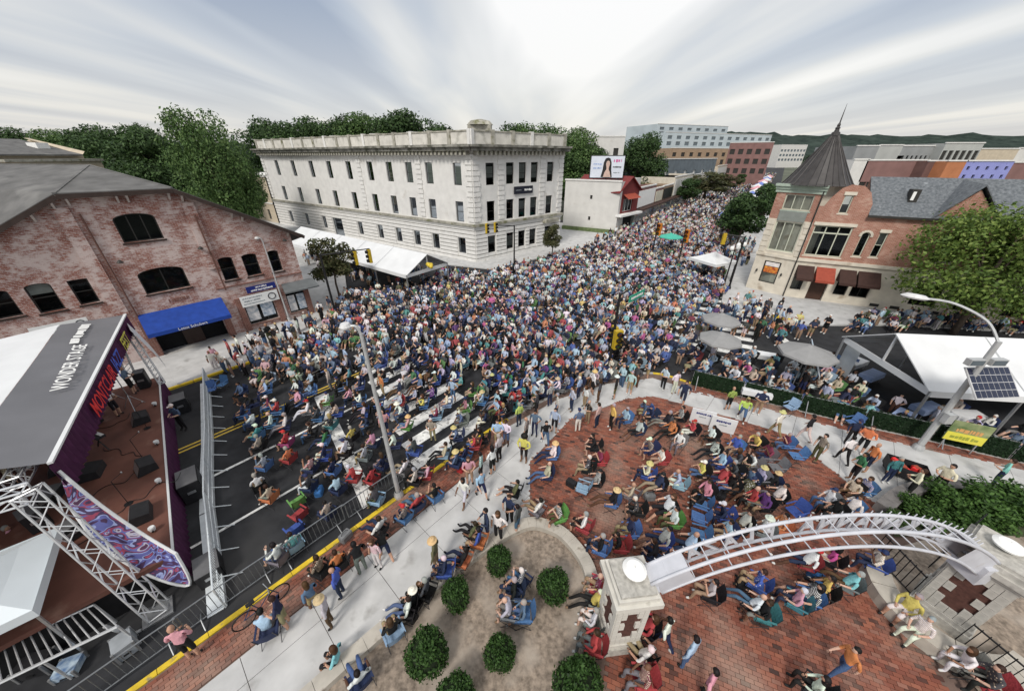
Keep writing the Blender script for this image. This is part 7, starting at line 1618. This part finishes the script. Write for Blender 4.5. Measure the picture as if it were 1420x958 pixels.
D5=GP((1180,452),(1300,448),(1420,455),(1480,458),(1480,440),(1420,438),(1200,432)); spots+=[(p,'s',HDG) for p in spread(D5,.72,7,5000)]
D7=GP((275,505),(300,492),(340,478),(430,440),(470,418),(480,405),(440,455),(380,488),(330,512)); spots+=[(p,'t',RDX) for p in spread(D7,.62,8,6000)]
D8=GP((735,545),(775,540),(880,515),(915,510),(880,535),(800,560),(750,575)); spots+=[(p,'t',SWK) for p in spread(D8,.75,9,3000)]
far_sp=[]
av=[R5(62,4.2),R5(62,19.5),R5(130,19.5),R5(130,4.2)]; far_sp+=spread(av,.85,10,16000)
av=[R5(130,3.2),R5(130,18.8),R5(330,18.8),R5(330,3.2)]; far_sp+=spread(av,1.5,11,14000)
av=[R5(48,.5),R5(48,20),R5(62,20),R5(62,.5)]; far_sp+=spread(av,.8,12,6000)
tn=[(-9,33),(-12,29),(-17,33),(-30,46),(-27,48)]; far_sp+=spread([(-9.5,29.5),(-5.5,34),(-22,46),(-27,42)],1.2,13,3000)
def vis(p): return onscreen(p[0],p[1])[0]
spots=[s for s in spots if vis(s[0])]
spots.sort(key=lambda s:s[0][0]**2+s[0][1]**2)
nper=sum(1 for o in COL.objects if o.name.split('.')[0]=='person'); extra=max(0,300-nper)
for (x,y),k,zone in spots[:extra]:
    z=ground_z(x,y)+.005
    if k=='s' and rnd.random()<.1: k='t'
    fc=facing(x,y,.25 if k=='s' else .9); o,(a,b,g,c)=make_person(x,y,z,k,None,None,None,fc,zone)
    if k=='s': cc_=rnd.choice(CHW); camp_chair(x,y,z,fc,cc_,'%s camp chair under the person in %s shirt, %s %s, %s'%(cc_,a,b,g,c))
rest=[(p,k) for p,k,_ in spots[extra:]]+[(p,'t' if rnd.random()<.75 else 's') for p in far_sp]
# low-polygon figures for the mass of the crowd, merged
m_crowd=attr_mat('crowd_cloth','Col',.8,obj=False)
def hair_low(head):
    mb=MB(); n=8; V=[];F=[]
    for i,ph in enumerate((.05,.7,1.2,1.75)):
        for k in range(n): t=2*PI*k/n; a=min(ph,1.15) if math.cos(t)>.3 else ph; V.append((head[0]+.108*math.sin(a)*math.cos(t)-.006,head[1]+.09*math.sin(a)*math.sin(t),head[2]+.132*math.cos(a)))
    for i in range(3):
        for k in range(n): F.append((i*n+k,(i+1)*n+k,(i+1)*n+(k+1)%n,i*n+(k+1)%n))
    return V,F
LOWT={}
for p in ('s0','s1','s2','s3','t0','t1','t2'):
    V,F,S,h=person_mesh(p,0,False); hv,hf=hair_low(h); o=len(V); V+=hv; F+=[tuple(i+o for i in f) for f in hf]; S=list(S)+[8]*len(hf)
    T=[];TS=[]
    for f,s in zip(F,S):
        for i in range(1,len(f)-1): T.append((f[0],f[i],f[i+1])); TS.append(s)
    LOWT[p]=(np.array(V),np.array(T,np.int32),np.array(TS))
chv=MB(); chv.box(-.25,.27,-.27,.27,.39,.43,0); chv.add([(-.26,-.28,.42),(-.26,.28,.42),(-.4,.28,.95),(-.4,-.28,.95)],[(0,1,2,3)],0)
for s in (-1,1): chv.bar((-.27,s*.27,0),(.27,s*.27,.43),.025,None,1); chv.bar((.27,s*.27,0),(-.25,s*.27,.41),.025,None,1); chv.box(-.3,.26,s*.29-.03,s*.29+.03,.63,.66,0)
def tri(mb):
    T=[];TS=[]
    for f,s in zip(mb.f,mb.m):
        for i in range(1,len(f)-1): T.append((f[0],f[i],f[i+1])); TS.append(s)
    return np.array(mb.v),np.array(T,np.int32),np.array(TS)
CHT=tri(chv)
def pack(name,items,kind_label,cat):
    Vs,Ts,Cs=[],[],[]; o=0
    for (V,T,S),x,y,z,rz,sc_,cols in items:
        c,s=math.cos(rz),math.sin(rz); W=np.empty_like(V); W[:,0]=(V[:,0]*c-V[:,1]*s)*sc_+x; W[:,1]=(V[:,0]*s+V[:,1]*c)*sc_+y; W[:,2]=V[:,2]*sc_+z
        Vs.append(W); Ts.append(T+o); Cs.append(np.array(cols)[S]); o+=len(V)
    V=np.concatenate(Vs).astype(np.float32); T=np.concatenate(Ts); C4=np.concatenate(Cs); C4=np.concatenate([C4,np.ones((len(C4),1))],1).astype(np.float32)
    me=bpy.data.meshes.new(name); n=len(T); me.vertices.add(len(V)); me.vertices.foreach_set('co',V.ravel()); me.loops.add(n*3); me.loops.foreach_set('vertex_index',T.ravel()); me.polygons.add(n); me.polygons.foreach_set('loop_start',np.arange(0,n*3,3,dtype=np.int32)); me.polygons.foreach_set('loop_total',np.full(n,3,np.int32))
    a=me.attributes.new('Col','FLOAT_COLOR','FACE'); a.data.foreach_set('color',C4.ravel()); me.materials.append(m_crowd); me.update(); 
    ob=link(name,me,None,label=kind_label,cat=cat,kind='stuff'); print(name,len(items),'items',n,'tris'); return ob
pi_,ci_=[],[]
for (x,y),k in rest:
    z=0.0
    if k=='s' and rnd.random()<.12: k='t'
    p=rnd.choice(('s0','s0','s1','s2','s3')) if k=='s' else rnd.choice(('t0','t1','t2')); fc=facing(x,y,.3 if k=='s' else 1.0)
    sk=rnd.choices(SK,SKW)[0]; sh=mute(jit(C_SH[rnd.choice(SHW)],rnd),.36); pt=jit(C_PT[rnd.choice(PTW)],rnd); sl=sk if rnd.random()<.75 else sh; cf=sk if rnd.random()<.5 else pt; hc=C_HR[rnd.choice(HRW)][0] or sk
    pi_.append((LOWT[p],x,y,z,fc,rnd.uniform(.90,1.08)/KU,[sk,sh,sl,pt,cf,rnd.choice(((.6,.6,.58),(.02,.02,.02))),sk,sk,hc]))
    if k=='s' and x*x+y*y<60**2: ci_.append((CHT,x,y,z,fc,1/KU,[mute(jit(CHC[rnd.choice(CHW)],rnd),.4),(.06,.06,.065)]))
pack('crowd',pi_,'dense crowd of seated and standing people filling the crossing and avenue','crowd')
pack('crowd_chairs',ci_,'folding chairs under the mass of the crowd in the crossing','chairs')

# ================================================================ UNITS
# the plan above is drawn at 1:1.2; bring it to metres (people and their belongings are already life size)
LIFE={'person','camp_chair','bag','bicycle','folding_table','information_board','equipment_case','microphone_stand','keyboard','drum_kit','goods_cart'}
for o in list(COL.objects):
    if o.parent is not None or o.type=='LIGHT': continue
    o.location=Vector(o.location)*KU
    if o.type=='CAMERA' or o.name.split('.')[0] in LIFE: continue
    s_=o.scale
    o.scale=(s_[0]*KU,s_[1]*KU,s_[2]*(1.0 if o.name.split('.')[0] in ('crowd_barrier','stage_barrier','hedge_screen') else KU))
